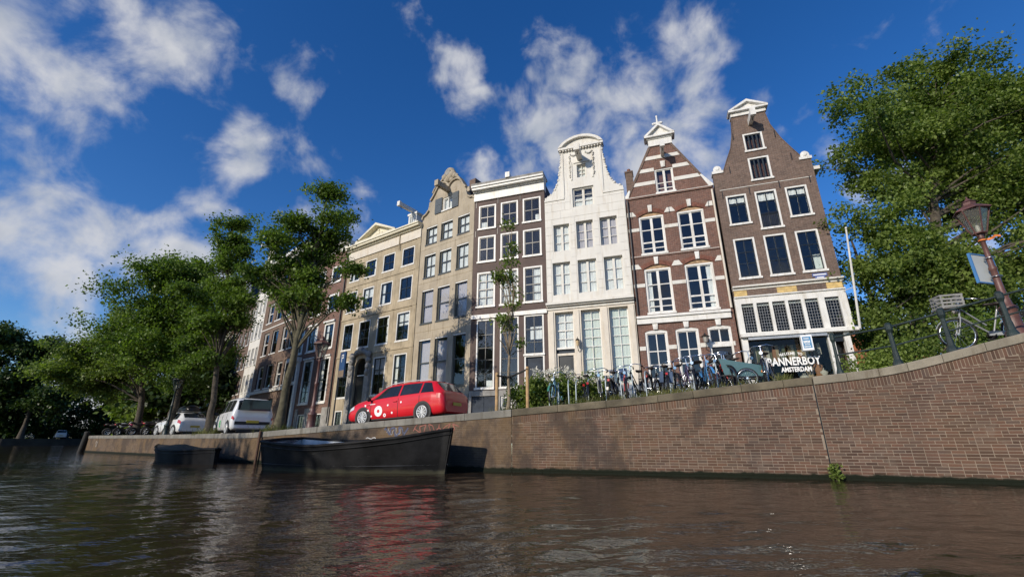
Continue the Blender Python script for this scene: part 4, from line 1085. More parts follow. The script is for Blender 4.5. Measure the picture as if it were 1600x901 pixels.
    for k in range(22):
        u = 6.35 + k * 0.13; m = H.mb(); z = rng.uniform(4.3, 4.6); m.prism([(u - 0.06, 5.08), (u + 0.06, 5.08), (u + 0.075, z), (u - 0.075, z)], 0.5 + rng.uniform(0, 0.3), 0.54 + 0.3); H.part('hanging_garment', m, goods[k % 4])
    for (u, hgt, c) in ((8.5, 1.15, 0), (8.25, 0.7, 1), (8.85, 1.25, 3), (9.0, 0.9, 1)):
        m = H.mb(); m.lathe((u, 0.45, 3.02), (0, 0, 1), [(0.14, 0), (0.2, hgt * 0.3), (0.12, hgt * 0.55), (0.2, hgt * 0.8), (0.06, hgt * 0.92), (0.08, hgt)], 10); H.part('draped_stand', m, goods[c])
    # lettering on the glass
    wt = pm('white_vinyl', (0.85, 0.85, 0.83), 0.5, 0.02)
    def text(body, u, z, size, wide=1.0, name='lettering', off=0.0, parent=None, y=0.05, mat=None, rz=0.0):
        c = bpy.data.curves.new(name, 'FONT'); c.body = body; c.size = size; c.align_x = 'CENTER'; c.extrude = 0.004; c.offset = off; c.resolution_u = 2
        t = bpy.data.objects.new(name, c); COL.objects.link(t)
        bpy.context.view_layer.update()
        me = bpy.data.meshes.new_from_object(t.evaluated_get(bpy.context.evaluated_depsgraph_get())); bpy.data.objects.remove(t)
        me.materials.clear(); me.materials.append(mat or wt)
        o = link(name, me, parent or H.root, (u - H.u0, y, z - H.zb)); o.rotation_euler = (R(90), 0, rz); o.scale = (wide, 1, 1); return o
    text('BANNERBOY', 7.84, 4.06, 0.50, 0.71, off=0.013)
    text('AMSTERDAM', 7.90, 3.77, 0.285, 0.72, off=0.010)
    for i, ch in enumerate('WELCOME TO'):
        if ch == ' ': continue
        t = (i - 4.5) / 4.5; text(ch, 7.79 + 0.40 * t, 4.53 - 0.05 * t * t, 0.16, 0.9, off=0.004)
    # street name plate and the projecting sign
    m = H.mb(); m.box(9.30, 9.90, -0.03, -0.002, 8.06, 8.22); m.box(9.40, 9.80, -0.029, -0.002, 7.96, 8.06); pl = H.part('street_name_plate', m, pm('enamel_blue', (0.10, 0.13, 0.30), 0.3))
    m = H.mb(); m.box(9.34, 9.86, -0.034, -0.031, 8.115, 8.165); m.box(9.46, 9.74, -0.033, -0.0295, 7.99, 8.03); m.build('plate_lettering', wt, pl)
    H.box('gutter', offwhite, (10.43, 10.74, 0.1, 3.0, 13.72, 13.90))
    text('222', 9.445, 4.30, 0.12, 1.0, name='house_number', y=-0.063, mat=iron)
    H.body(13.9, brick_brown, [5.48, 8.0, 10.6, 13.4], redtile, 'gable', 17.0, inside=3.4, zlow=5.45)
    H.box('ground_floor_wall', brick_brown, (5.90, 6.0, 0.25, 10.9, zb - 0.5, 5.449), (10.03, 10.14, 0.25, 10.9, zb - 0.5, 5.449))
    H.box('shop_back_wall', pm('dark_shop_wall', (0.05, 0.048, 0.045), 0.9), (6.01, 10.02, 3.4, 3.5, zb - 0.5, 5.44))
    # hanging sign
    S = empty('shop_sign', H.root.matrix_world @ Vector((0, 0, 0)))
    S.location = tuple(Vector((H.at(8.78)[0], H.at(8.78)[1], 4.30))); S.rotation_euler = (0, 0, math.atan2(H.d[1], H.d[0]) - 0.10)
    tag(S, 'small white and blue box sign hanging over the shop window', 'sign')
    d = lambda n, m, mt: m.build(n, mt, S)
    m = MB(); m.box(-0.55, -0.13, -0.50, -0.14, 0.30, 0.98); d('sign_box', m, pm('sign_white', (0.78, 0.8, 0.82), 0.4, 0.05))
    m = MB(); m.box(-0.50, -0.18, -0.506, -0.501, 0.40, 0.90); fp = d('sign_face', m, pm('sign_blue', (0.07, 0.22, 0.40), 0.4, 0.1))
    for (z, h, w_) in ((0.79, 0.05, 0.11), (0.62, 0.11, 0.13), (0.54, 0.04, 0.10), (0.44, 0.05, 0.13)):
        m = MB(); x = -0.34 - w_
        while x < -0.34 + w_ - 0.02: m.box(x, x + 0.035, -0.5095, -0.5065, z, z + h); x += 0.05
        m.build('sign_lettering', wt, fp)
    m = MB(); m.bar((-0.34, -0.3, 0.985), (-0.34, -0.3, 1.1), 0.03, 0.03); m.bar((-0.34, -0.3, 1.1), (-0.34, 0.06, 1.1), 0.03, 0.03); d('sign_bracket', m, iron)
    return H
HS = house_shop()
# ---- sand coloured house with the bell gable
def house_bell():
    H = House('canal_house', 'sand coloured plastered house with curved bell gable, attic shutters and grey sashes', B_, -4.70, -0.02)
    cols = [(-4.26, -3.24), (-2.88, -1.84), (-1.39, -0.40)]
    rows = [(13.27, 14.60), (10.89, 12.56), (7.80, 10.07), (3.76, 6.81)]
    holes = [rect(a, b, z0, z1) for (z0, z1) in rows for a, b in cols] + [rect(-2.86, -1.97, 15.42, 16.42), rect(-4.2, -3.3, 1.7, 2.9), rect(-2.7, -1.9, 1.7, 2.9)]
    gl = [(-4.70, 15.30), (-4.62, 15.52), (-4.35, 15.62), (-4.12, 15.85), (-4.03, 16.2), (-4.0, 16.55), (-3.78, 16.80), (-3.58, 17.1), (-3.35, 17.45), (-2.98, 17.85), (-2.75, 18.0)]
    gr = [(-2.0, 18.0), (-1.75, 17.78), (-1.42, 17.5), (-1.16, 17.1), (-1.0, 16.8), (-0.78, 16.55), (-0.74, 16.2), (-0.62, 15.85), (-0.38, 15.66), (-0.1, 15.62), (-0.02, 15.45)]
    outline = [(H.u0, 1.0), (H.u1, 1.0)] + gr[::-1] + gl[::-1]
    H.facade(outline, holes, stucco2, reveal=0.22)
    grey_sash = pm('grey_green_sash', (0.06, 0.065, 0.06), 0.4, 0.1)
    for k, (z0, z1) in enumerate(rows):
        for i, (a, b) in enumerate(cols):
            lightc = curtain_m if k < 2 else blind_m
            window(H, a, b, z0, z1, 2 if k < 2 else 1, 2 if k < 2 else [0.52], 0.12, casing=grey_sash, fw=0.07, sw=0.045, bw=0.045, curtain=lightc if k < 3 or i < 1 else (blind_m if i == 1 else None), cz=(0, 1) if k < 3 else (0.1, 0.95), silld=0.03, flush=0.0)
    m = H.mb()
    for (z0, z1) in rows:
        for (a, b) in cols: m.box(a + 0.005, b - 0.005, 0.02, 0.11, z1 - 0.075, z1 - 0.003)
    H.part('lintel_strip', m, white)
    window(H, -2.86, -1.97, 15.42, 16.42, 2, 1, 0.1, casing=white, fw=0.08, mull=0.08, sw=0.04, curtain=curtain_m)
    sh = pm('grey_blue_shutter', (0.06, 0.075, 0.085), 0.5, 0.1)
    for (a, b, tilt) in ((-3.52, -2.89, 0), (-1.94, -1.40, 0)):
        m = H.mb(); m.box(a, b, -0.07, -0.02, 15.38, 16.50); m.box(a + 0.08, b - 0.08, -0.08, -0.071, 15.48, 15.9); m.box(a + 0.08, b - 0.08, -0.08, -0.071, 15.98, 16.4); H.part('shutter', m, sh)
    # rim of the gable and the carved crest
    for cv in (gl, gr):
        m = H.mb()
        for p, q in zip(cv, cv[1:]): m.bar((p[0], 0.1, p[1] + 0.03), (q[0], 0.1, q[1] + 0.03), 0.44, 0.11)
        H.part('gable_coping', m, stucco2)
    m = H.mb(); n = 14
    for s, c, r in ((1, (-3.05, 16.9), 0.78), (-1, (-1.75, 16.9), 0.62)):
        pts = [(c[0] + r * math.cos(math.pi * (0.08 + 0.84 * i / n)), -0.07, c[1] + r * math.sin(math.pi * (0.08 + 0.84 * i / n))) for i in range(n + 1)]
        m.tube(pts, 0.075, 6)
    H.part('gable_moulding', m, stucco2)
    m = H.mb(); m.lathe((-2.42, 0.3, 18.25), (0, -1, 0), [(0.20, 0), (0.40, 0.02), (0.46, 0.2), (0.40, 0.36), (0.22, 0.38)], 14)
    for (u, z, r) in ((-2.75, 18.0, 0.26), (-2.05, 18.0, 0.3), (-1.85, 17.85, 0.22), (-2.35, 17.8, 0.3), (-2.1, 17.6, 0.2), (-1.65, 17.75, 0.16), (-2.6, 17.7, 0.2)): m.blob((u, -0.05, z), r, 8, 5, sc=(1, 0.7, 1))
    H.part('shell_crest', m, stucco2)
    m = H.mb(); m.lathe((-2.42, -0.16, 18.25), (0, -1, 0), [(0.24, 0), (0.20, 0.02)], 12); H.part('crest_disc', m, grey_stone)  # raised disc, its darker colour in place of a hollow's shade
    m = H.mb(); m.box(-0.95, -0.45, 0.5, 1.3, 15.5, 17.4); H.part('chimney', m, brick_brown)
    hoist(H, -2.36, 16.72, 1.15, 0.26, 0.34, stucco2)
    m = H.mb()
    for z in (7.3, 10.55, 12.95): m.box(H.u0 + 0.01, H.u1 - 0.01, -0.012, -0.002, z, z + 0.03)
    H.part('string_line', m, stucco)
    H.box('plinth', grey_stone, (H.u0 + 0.01, -4.21, -0.07, -0.003, 1.0, 3.3), (-3.29, -2.71, -0.07, -0.003, 1.0, 3.3), (-1.89, H.u1 - 0.01, -0.07, -0.003, 1.0, 3.3), (-4.209, -3.291, -0.07, -0.003, 2.91, 3.3), (-2.709, -1.891, -0.07, -0.003, 2.91, 3.3))
    for (a, b) in ((-4.2, -3.3), (-2.7, -1.9)): window(H, a, b, 1.7, 2.9, 2, 1, 0.1, casing=grey_sash, sill=False)
    H.body(15.2, brick_brown, [3.5, 7.3, 10.5, 12.9], slate, 'gable', 17.3)
house_bell()

# ---- broad ochre house with the pediment
def house_palace():
    H = House('canal_house', 'broad ochre plastered house with four window bays and a cream triangular pediment', C_, -8.05, -0.12)
    cols = [(-7.66, -6.53), (-5.88, -4.65), (-3.92, -2.67), (-1.92, -0.69)]
    rows = [(12.24, 13.60), (9.77, 11.43), (6.98, 8.93), (3.63, 6.15)]
    dr = (-5.80, -4.55)
    holes = [rect(a, b, z0, z1) for k, (z0, z1) in enumerate(rows) for i, (a, b) in enumerate(cols) if not (k == 3 and i == 1)] + [archrect(dr[0], dr[1], 1.5, 5.7, 6.25), rect(-3.8, -2.8, 1.5, 2.8), rect(-1.8, -0.8, 1.5, 2.8), rect(-7.5, -6.7, 1.5, 2.8)]
    H.facade(rect(H.u0, H.u1, 0.8, 14.1), holes, stucco, reveal=0.22)
    for k, (z0, z1) in enumerate(rows):
        for i, (a, b) in enumerate(cols):
            if k == 3 and i == 1: continue
            window(H, a, b, z0, z1, 2, 2 if k < 2 else 3, 0.06, casing=white, sash=dark_sash, fw=0.075, sw=0.05, bw=0.04, silld=0.03, curtain=curtain_m if (i * 3 + k * 2) % 5 in (0, 3) else (blind_m if (i + k) % 4 == 1 else None), cside=(0.3, -0.25, None)[(i + k) % 3], cz=(0, 1) if (i + k) % 3 != 2 else (0.55, 1.0))
    for (a, b) in ((-3.8, -2.8), (-1.8, -0.8), (-7.5, -6.7)): window(H, a, b, 1.5, 2.8, 2, 1, 0.06, casing=white, sash=dark_sash, sill=False)
    H.box('string_course', stucco, (H.u0 + 0.01, H.u1 - 0.01, -0.05, -0.002, 6.45, 6.56), (H.u0 + 0.01, H.u1 - 0.01, -0.05, -0.002, 9.22, 9.32), (H.u0 + 0.01, H.u1 - 0.01, -0.04, -0.002, 11.78, 11.86))
    H.box('corner_strip', stucco, (-0.5, H.u1 - 0.005, -0.03, -0.002, 2.9, 6.449), (-0.5, H.u1 - 0.005, -0.03, -0.002, 6.561, 9.219), (-0.5, H.u1 - 0.005, -0.03, -0.002, 9.321, 11.779), (-0.5, H.u1 - 0.005, -0.03, -0.002, 11.861, 14.02))
    H.box('frieze', cream, (H.u0, H.u1, -0.08, 0.32, 14.04, 14.75))
    cr2 = pm('yellow_cream_paint', (0.70, 0.65, 0.50), 0.5, 0.05)
    H.box('cornice', cr2, (H.u0 - 0.02, H.u1 + 0.02, -0.22, 0.33, 14.751, 14.86), (H.u0 - 0.04, H.u1 + 0.04, -0.42, 0.34, 14.861, 15.0), (H.u0 - 0.06, H.u1 + 0.06, -0.5, 0.35, 15.001, 15.1))
    pediment(H, -6.9, -2.35, 15.102, 16.28, -0.08, cr2, 0.2, 0.42, 0.4)
    m = H.mb()
    for (u, z, r) in ((-4.9, 15.5, 0.14), (-4.6, 15.55, 0.2), (-4.3, 15.5, 0.14), (-5.2, 15.42, 0.1), (-4.0, 15.42, 0.1), (-4.62, 15.78, 0.12)): m.blob((u, -0.15, z), r, 8, 4, sc=(1, 0.5, 0.8))
    H.part('relief', m, cr2)
    m = H.mb(); m.tube([(-2.2, -0.3, 15.0), (-2.2, -0.12, 14.7), (-2.2, -0.12, 13.6)], 0.035, 6); H.part('drain_pipe', m, stucco)
    # door with its baroque stone surround
    m = H.mb(); m.box(dr[0] - 0.5, dr[0] - 0.05, -0.18, -0.003, 1.0, 5.75); m.box(dr[1] + 0.05, dr[1] + 0.5, -0.18, -0.003, 1.0, 5.75)
    for (x) in (dr[0] - 0.28, dr[1] + 0.28):
        for z in (5.2, 5.6, 6.0, 6.4): m.blob((x, -0.16, z), 0.26, 8, 5, sc=(0.9, 0.6, 1))
    n = 12; uc = (dr[0] + dr[1]) / 2
    m.tube([(uc + 0.82 * math.cos(math.pi * i / n), -0.12, 6.15 + 0.55 * math.sin(math.pi * i / n)) for i in range(n + 1)], 0.14, 8)
    m.blob((uc, -0.16, 6.75), 0.3, 8, 6, sc=(1, 0.6, 1)); m.blob((uc - 0.4, -0.14, 6.62), 0.2, 8, 5); m.blob((uc + 0.4, -0.14, 6.62), 0.2, 8, 5)
    H.part('door_surround', m, grey_stone)
    door(H, dr[0], dr[1], 1.5, 5.0, blackp, 0.15)
    fl = H.box('fanlight', glass_dark, (dr[0], dr[1], 0.16, 0.17, 5.12, 6.2)); m = H.mb()
    for t in range(1, 6): a = math.pi * t / 6; m.bar((uc, 0.15, 5.12), (uc + 0.6 * math.cos(a), 0.15, 5.15 + 0.9 * math.sin(a)), 0.03, 0.02)
    m.build('fanlight_bars', blackp, fl)
    H.box('door_transom', dark_sash, (dr[0], dr[1], 0.1, 0.2, 5.001, 5.119)); H.box('name_strip', white, (uc - 0.38, uc + 0.38, 0.08, 0.099, 5.03, 5.10))
    # stone steps
    H.box('stoop', grey_stone, (dr[0] - 0.5, dr[1] + 0.5, -1.2, -0.19, 0.9, 1.25), (dr[0] - 0.35, dr[1] + 0.35, -0.9, -0.191, 1.251, 1.42))
    H.box('plinth', grey_stone, (-2.79, -1.81, -0.06, -0.003, 0.8, 3.0), (-0.79, H.u1 - 0.01, -0.06, -0.003, 0.8, 3.0), (-4.04, -3.81, -0.06, -0.003, 0.8, 3.0))
    # attic dormer with hoist beam, slate roof
    m = H.mb(); m.box(-1.55, -0.75, -0.02, 1.6, 15.12, 16.05); m.box(-1.62, -0.68, -0.08, 1.62, 16.051, 16.2); dm = H.part('dormer', m, white)
    window(H, -1.42, -0.88, 15.2, 15.98, 2, 1, -0.07, casing=white, fw=0.05, flush=0.02, sill=False)
    hoist(H, -1.15, 16.22, 1.35, 0.2, 0.28, white)
    H.body(14.6, brick_brown, [3.2, 6.6, 9.3, 11.9], slate, 'cross', 18.0)
house_palace()

# ---- red house with white window surrounds
def house_red():
    H = House('canal_house', 'salmon brick house with broad white window surrounds behind the lamp post', D_, -6.55, -0.02)
    cols = [(-6.2, -5.0), (-4.42, -3.06), (-2.16, -0.80)]
    rows = [(12.68, 14.1), (10.28, 11.75), (7.37, 9.42), (3.42, 6.78)]
    holes = [rect(a, b, z0, z1) for k, (z0, z1) in enumerate(rows) for i, (a, b) in enumerate(cols) if not (k == 3 and i == 0)] + [rect(-6.2, -5.2, 1.4, 6.6)] + [rect(a + 0.2, b - 0.2, 1.3, 2.7) for a, b in cols[1:]]
    H.facade(rect(H.u0, H.u1, 0.8, 15.4), holes, brick_salmon)
    for k, (z0, z1) in enumerate(rows):
        for i, (a, b) in enumerate(cols):
            if k == 3 and i == 0: continue
            window(H, a, b, z0, z1, 2, 2 if k < 2 else (3 if k == 2 else 4), 0.04, casing=white, sash=dark_sash, fw=0.15, sw=0.045, bw=0.04, curtain=curtain_m if k >= 2 else None, cside=0.4 if i != 1 else -0.4)
    m = H.mb()
    for a, b in cols[1:]: m.box(a - 0.05, b + 0.05, -0.14, -0.003, 9.44, 9.58); m.box(a - 0.05, b + 0.05, -0.1, -0.003, 6.80, 6.92)
    H.part('window_hood', m, white)
    for a, b in cols[1:]: window(H, a + 0.2, b - 0.2, 1.3, 2.7, 2, 1, 0.06, casing=white, sash=dark_sash, sill=False)
    m = H.mb(); m.box(-6.45, -6.2, -0.2, -0.003, 1.0, 6.75); m.box(-5.2, -4.95, -0.2, -0.003, 1.0, 6.75); m.box(-6.55, -4.85, -0.35, -0.003, 6.76, 7.1); m.box(-6.2, -5.2, -0.06, 0.1, 5.0, 5.2); H.part('door_surround', m, white)
    door(H, -6.2, -5.2, 1.4, 5.0, blackp, 0.14)
    window(H, -6.2, -5.2, 5.2, 6.6, 2, 1, 0.1, casing=white, sill=False)
    H.box('plinth', grey_stone, (-2.35, -2.0, -0.06, -0.003, 0.8, 3.1), (-0.99, H.u1 - 0.01, -0.06, -0.003, 0.8, 3.1), (-4.6, -4.24, -0.06, -0.003, 0.8, 3.1), (-3.25, -2.351, -0.06, -0.003, 0.8, 3.1))
    H.box('cornice', white, (H.u0 - 0.02, H.u1 + 0.02, -0.1, 0.34, 15.2, 15.7), (H.u0 - 0.04, H.u1 + 0.04, -0.42, 0.35, 15.701, 15.95))
    m = H.mb(); m.tube([(-0.15, -0.07, 15.1), (-0.15, -0.07, 2.0)], 0.05, 8); H.part('drain_pipe', m, iron)
    H.body(15.6, brick_brown, [3.1, 7.0, 9.9, 12.2], slate, 'cross', 18.2)
house_red()

# ---- tan brick house
def house_tan():
    H = House('canal_house', 'tan brick house with narrow dark windows between the white car and the first tree', E_, -8.0, 0.1)
    cols = [(-7.05, -5.75), (-5.05, -3.66), (-2.8, -1.65), (-1.2, -0.3)]
    rows = [(14.4, 16.2), (11.2, 13.2), (8.14, 10.31), (5.13, 7.22)]
    holes = [rect(a, b, z0, z1) for (z0, z1) in rows for a, b in cols] + [rect(-7.0, -4.6, 1.4, 3.9), rect(-3.6, -2.4, 1.2, 4.2)]
    H.facade(rect(H.u0, H.u1, 0.8, 17.0), holes, brick_tan, reveal=0.25)
    for k, (z0, z1) in enumerate(rows):
        for i, (a, b) in enumerate(cols): window(H, a, b, z0, z1, 1, 2, 0.15, casing=white, sash=dark_sash if i % 2 else white, fw=0.07, sw=0.05, bw=0.05, silld=0.05)
    window(H, -7.0, -4.6, 1.4, 3.9, 4, [0.7], 0.12, casing=dark_sash, gm=glass_dark)
    door(H, -3.6, -2.4, 1.2, 4.2, blackp, 0.15)
    H.box('string_course', offwhite, (H.u0, H.u1 - 0.02, -0.14, -0.003, 4.75, 5.0), (H.u0, H.u1 - 0.02, -0.05, -0.003, 10.62, 10.72))
    H.box('cornice', white, (H.u0 - 0.02, H.u1 + 0.02, -0.1, 0.34, 16.8, 17.2), (H.u0 - 0.04, H.u1 + 0.04, -0.45, 0.35, 17.201, 17.45))
    H.body(17.1, brick_brown, [4.3, 7.7, 10.8, 13.8], slate, 'flat')
house_tan()

# ---- far end of the terrace, seen edge-on
def far_house(label, plane, u0, u1, ztop, wall, gable, rows=5, trim=None, white_ground=False):
    H = House('canal_house', label, plane, u0, u1)
    w = u1 - u0; nc = 3; zs = []
    z = 4.6; step = (ztop - 5.0) / (rows - 1)
    holes = []; ws = []
    for k in range(rows - 1):
        z0 = 5.1 + k * step; z1 = z0 + step * 0.66
        for i in range(nc):
            a = u0 + w * (i + 0.2) / nc; b = u0 + w * (i + 0.8) / nc; ws.append((a, b, z0, z1))
    gnd = (u0 + w * 0.08, u1 - w * 0.08, 1.6, 4.1)
    holes = [rect(*q) for q in ws] + [rect(*gnd)]
    uc = (u0 + u1) / 2
    if gable == 'neck':
        top = [(u1, ztop), (uc + w * 0.22, ztop + 0.9), (uc + w * 0.2, ztop + 3.4), (uc, ztop + 3.9), (uc - w * 0.2, ztop + 3.4), (uc - w * 0.22, ztop + 0.9), (u0, ztop)]
    elif gable == 'point': top = [(u1, ztop), (uc + 0.4, ztop + 3.2), (uc - 0.4, ztop + 3.2), (u0, ztop)]
    else: top = [(u1, ztop), (u0, ztop)]
    H.facade([(u0, 0.6), (u1, 0.6)] + top, holes, wall, reveal=0.25)
    for q in ws: window(H, *q, cols=2, rows=2, y=0.14, casing=white, sash=white, fw=0.07, sw=0.03, bw=0.04, silld=0.06)
    window(H, *gnd, cols=4, rows=[0.7], y=0.12, casing=trim or white, gm=glass_dark)
    H.box('ground_cornice', trim or offwhite, (u0, u1, -0.25, -0.003, 4.35, 4.62))
    if gable == 'flat': H.box('cornice', trim or offwhite, (u0 - 0.03, u1 + 0.03, -0.5, 0.4, ztop - 0.45, ztop + 0.05), (u0 - 0.05, u1 + 0.05, -0.65, 0.42, ztop + 0.051, ztop + 0.25))
    else:
        m = H.mb(); pts = [(p[0], 0.1, p[1] + 0.02) for p in top]
        for p, q in zip(pts, pts[1:]): m.bar(p, q, 0.5, 0.14)
        H.part('gable_coping', m, trim or offwhite)
    hoist(H, uc, ztop - 0.1 if gable == 'flat' else ztop + 2.2, 1.0, 0.2, 0.3, white)
    H.body(ztop - 0.1, brick_brown, [5.1 - 0.25 + k * step for k in range(rows - 1)], slate, 'gable' if gable != 'flat' else 'flat', ztop + 2.6)
    return H
F_ = ((-23.958, 41.567), (1, -0.95))
far_house('tall narrow white gabled house at the far end of the terrace', F_, -3.1, 0.02, 17.6, offwhite, 'neck', 6)
F2 = ((-23.958 - 3.1 * 0.725, 41.567 + 3.1 * 0.689), (1, -1.02))
far_house('brown brick house squeezed against the white gabled one, stone cornice', F2, -4.3, -0.02, 14.6, brick_brown, 'flat', 5)
far_house('dark red brick house second beyond the white gabled one', F2, -8.6, -4.32, 15.6, brick_red, 'point', 5)
far_house('pale sandstone house third beyond the white gabled one', F2, -13.0, -8.62, 14.3, stucco2, 'flat', 5)
far_house('brown house with curved gable, fourth beyond the white gabled one', F2, -17.4, -13.02, 13.2, brick_tan, 'neck', 4)
far_house('last house in sight of the terrace, plain brown front', F2, -22.0, -17.42, 14.0, brick_brown, 'flat', 5)
# ------------------------------------------------------------------ trees and plants
bark = pm('elm_bark', (0.075, 0.062, 0.046), 0.95, 0.35, 7, bump=1.0, bs=26)
bark_moss = pm('mossy_bark', (0.095, 0.085, 0.052), 0.95, 0.35, 5, bump=1.0, bs=22)
leaf_a = leafmat('elm_leaf', (0.055, 0.108, 0.018), (0.15, 0.22, 0.042), 0.45)
leaf_b = leafmat('light_leaf', (0.072, 0.125, 0.024), (0.19, 0.25, 0.06), 0.45)
leaf_d = leafmat('shaded_leaf', (0.022, 0.045, 0.012), (0.05, 0.085, 0.02), 0.25)  # leaf colour darkened for the shaded side the far trees show
def leaf_quads(centers, radii, per, size, rng, flat=0.75):
    """kite shaped leaves scattered in clumps"""
    nC = len(centers); n = nC * per
    c = np.repeat(centers, per, axis=0); r = np.repeat(radii, per)[:, None]
    p = c + rng.normal(0, 1, (n, 3)) * r * np.array([0.5, 0.5, 0.5 * flat])
    d = rng.normal(0, 1, (n, 3)); d[:, 2] -= 0.35; d /= np.linalg.norm(d, axis=1, keepdims=True)
    nrm = rng.normal(0, 1, (n, 3)); nrm[:, 2] = np.abs(nrm[:, 2]) + 0.7
    s = np.cross(d, nrm); s /= np.linalg.norm(s, axis=1, keepdims=True) + 1e-9
    u = np.cross(s, d)
    L = (size * rng.uniform(0.65, 1.35, n))[:, None]; W = L * rng.uniform(0.28, 0.4, n)[:, None]
    v = np.empty((n, 4, 3))
    v[:, 0] = p; v[:, 1] = p + d * L * 0.45 + s * W - u * L * 0.06; v[:, 2] = p + d * L; v[:, 3] = p + d * L * 0.45 - s * W - u * L * 0.06
    return v.reshape(-1, 3), n
def tree(name, label, base, trunk, blobs, nclump, per, size, clump_r, seed, leaf, barkm=None, group='street trees along the canal', r0=0.22, limbs=22, gap=0.0, flat=0.75, cat='tree', shell=0.55, br=0.7):
    """trunk: [(x, y, z)...] world points from the ground up; blobs: crown ellipsoids (x, y, z, rx, ry, rz)"""
    rng = np.random.default_rng(seed); rr = random.Random(seed)
    root = empty(name, base); tag(root, label, cat, group)
    B = np.array(base)
    m = MB(tuple(base)); n = len(trunk)
    # trunk as a smooth curve
    pts = []
    for i in range(n - 1):
        for k in range(5):
            t = k / 5; pts.append(Vector(trunk[i]).lerp(Vector(trunk[i + 1]), t))
    pts.append(Vector(trunk[-1]))
    for _ in range(2): pts = [pts[0]] + [(pts[i - 1] + pts[i] * 2 + pts[i + 1]) / 4 for i in range(1, len(pts) - 1)] + [pts[-1]]
    rad = [r0 * (1.0 - 0.82 * (i / (len(pts) - 1)) ** 0.9) * (1.45 if i == 0 else 1.12 if i == 1 else 1.0) for i in range(len(pts))]
    pts = [p + Vector((rr.uniform(-1, 1), rr.uniform(-1, 1), 0)) * 0.04 * (i > 0) for i, p in enumerate(pts)]
    m.tube(pts, rad, 10)
    # clump centres, gathered towards the outside of each blob
    vol = np.array([b[3] * b[4] * b[5] for b in blobs]) ** 0.62; vol = vol / vol.sum()
    ctr = []
    seeds = rng.normal(0, 1, (14, 3)); seeds /= np.linalg.norm(seeds, axis=1, keepdims=True)
    tries = 0
    bough = None; left = 0
    while len(ctr) < nclump and tries < nclump * 20:
        tries += 1
        if left > 0:      # clumps lie in flat sprays along a bough
            left -= 1; o = rng.normal(0, 1, 3) * np.array([br, br, br * 0.32]); ctr.append(tuple(np.array(bough) + o)); continue
        b = blobs[int(rng.choice(len(blobs), p=vol))]
        d = rng.normal(0, 1, 3); d /= np.linalg.norm(d)
        if gap and (seeds @ d).max() > 1 - gap and rng.random() < 0.85: continue
        rad_ = rng.random() ** shell * (1.0 + 0.12 * rng.normal())
        ctr.append((b[0] + d[0] * b[3] * rad_, b[1] + d[1] * b[4] * rad_, b[2] + d[2] * b[5] * rad_)); bough = ctr[-1]; left = int(rng.integers(4, 10))
    ctr = np.array(ctr); cr = clump_r * rng.uniform(0.6, 1.35, len(ctr))
    # limbs reach out from the trunk to some of the clumps
    zt = np.array([p.z for p in pts]); fork = zt[0] + (zt[-1] - zt[0]) * 0.3
    for i in range(min(limbs, len(ctr))):
        c = Vector(ctr[int(rng.integers(len(ctr)))])
        hz = max(fork, min(zt[-1] - 0.2, c.z - (c - Vector(trunk[-1])).length * 0.25 - rr.uniform(0.4, 1.6)))
        j = int(np.argmin(np.abs(zt - hz))); s = pts[j]
        mid = s.lerp(c, 0.5) + Vector((rr.uniform(-.3, .3), rr.uniform(-.3, .3), rr.uniform(-0.1, 0.5)))
        rs = min(rad[j] * 0.5, 0.022 + 0.013 * (c - s).length)
        m.tube([s, s.lerp(mid, 0.5) + Vector((0, 0, 0.08)), mid, mid.lerp(c, 0.55), c], [rs, rs * 0.8, rs * 0.55, rs * 0.35, 0.012], 5)
    m.build('trunk', barkm or bark, root)
    v, k = leaf_quads(ctr - B, cr, per, size, rng, flat)
    quads('crown', v, leaf, k, root)
    return root
def gz(x, y): return ground_z(x, y) - 0.06
# first tree from the red car: leaning trunk with moss, crown before the palace and the tan house
x, y, z, a = on_quay(-9.88, 0.0); bx, by = -9.75, 19.45
tree('elm_tree', 'nearest quayside elm, its mossy trunk leaning right beside the white van', (bx, by, gz(bx, by)),
     [(bx, by, gz(bx, by)), (-9.62, 19.4, 4.0), (-9.45, 19.4, 6.8), (-9.3, 19.4, 9.5), (-9.2, 19.4, 11.9)],
     [(-9.5, 19.4, 9.5, 1.5, 1.4, 3.3), (-8.5, 19.4, 10.6, 1.2, 1.1, 1.6), (-10.6, 19.3, 9.6, 1.1, 1.1, 1.8), (-9.2, 19.4, 12.5, 0.7, 0.7, 1.1), (-9.8, 19.4, 7.2, 1.5, 1.2, 1.1), (-7.9, 19.4, 7.9, 0.9, 0.9, 1.2), (-11.0, 19.3, 7.8, 0.8, 0.8, 0.9)],
     270, 115, 0.135, 0.46, 3, leaf_a, bark_moss, r0=0.19, limbs=60, gap=0.05, br=0.27)
bx, by = -15.6, 24.0
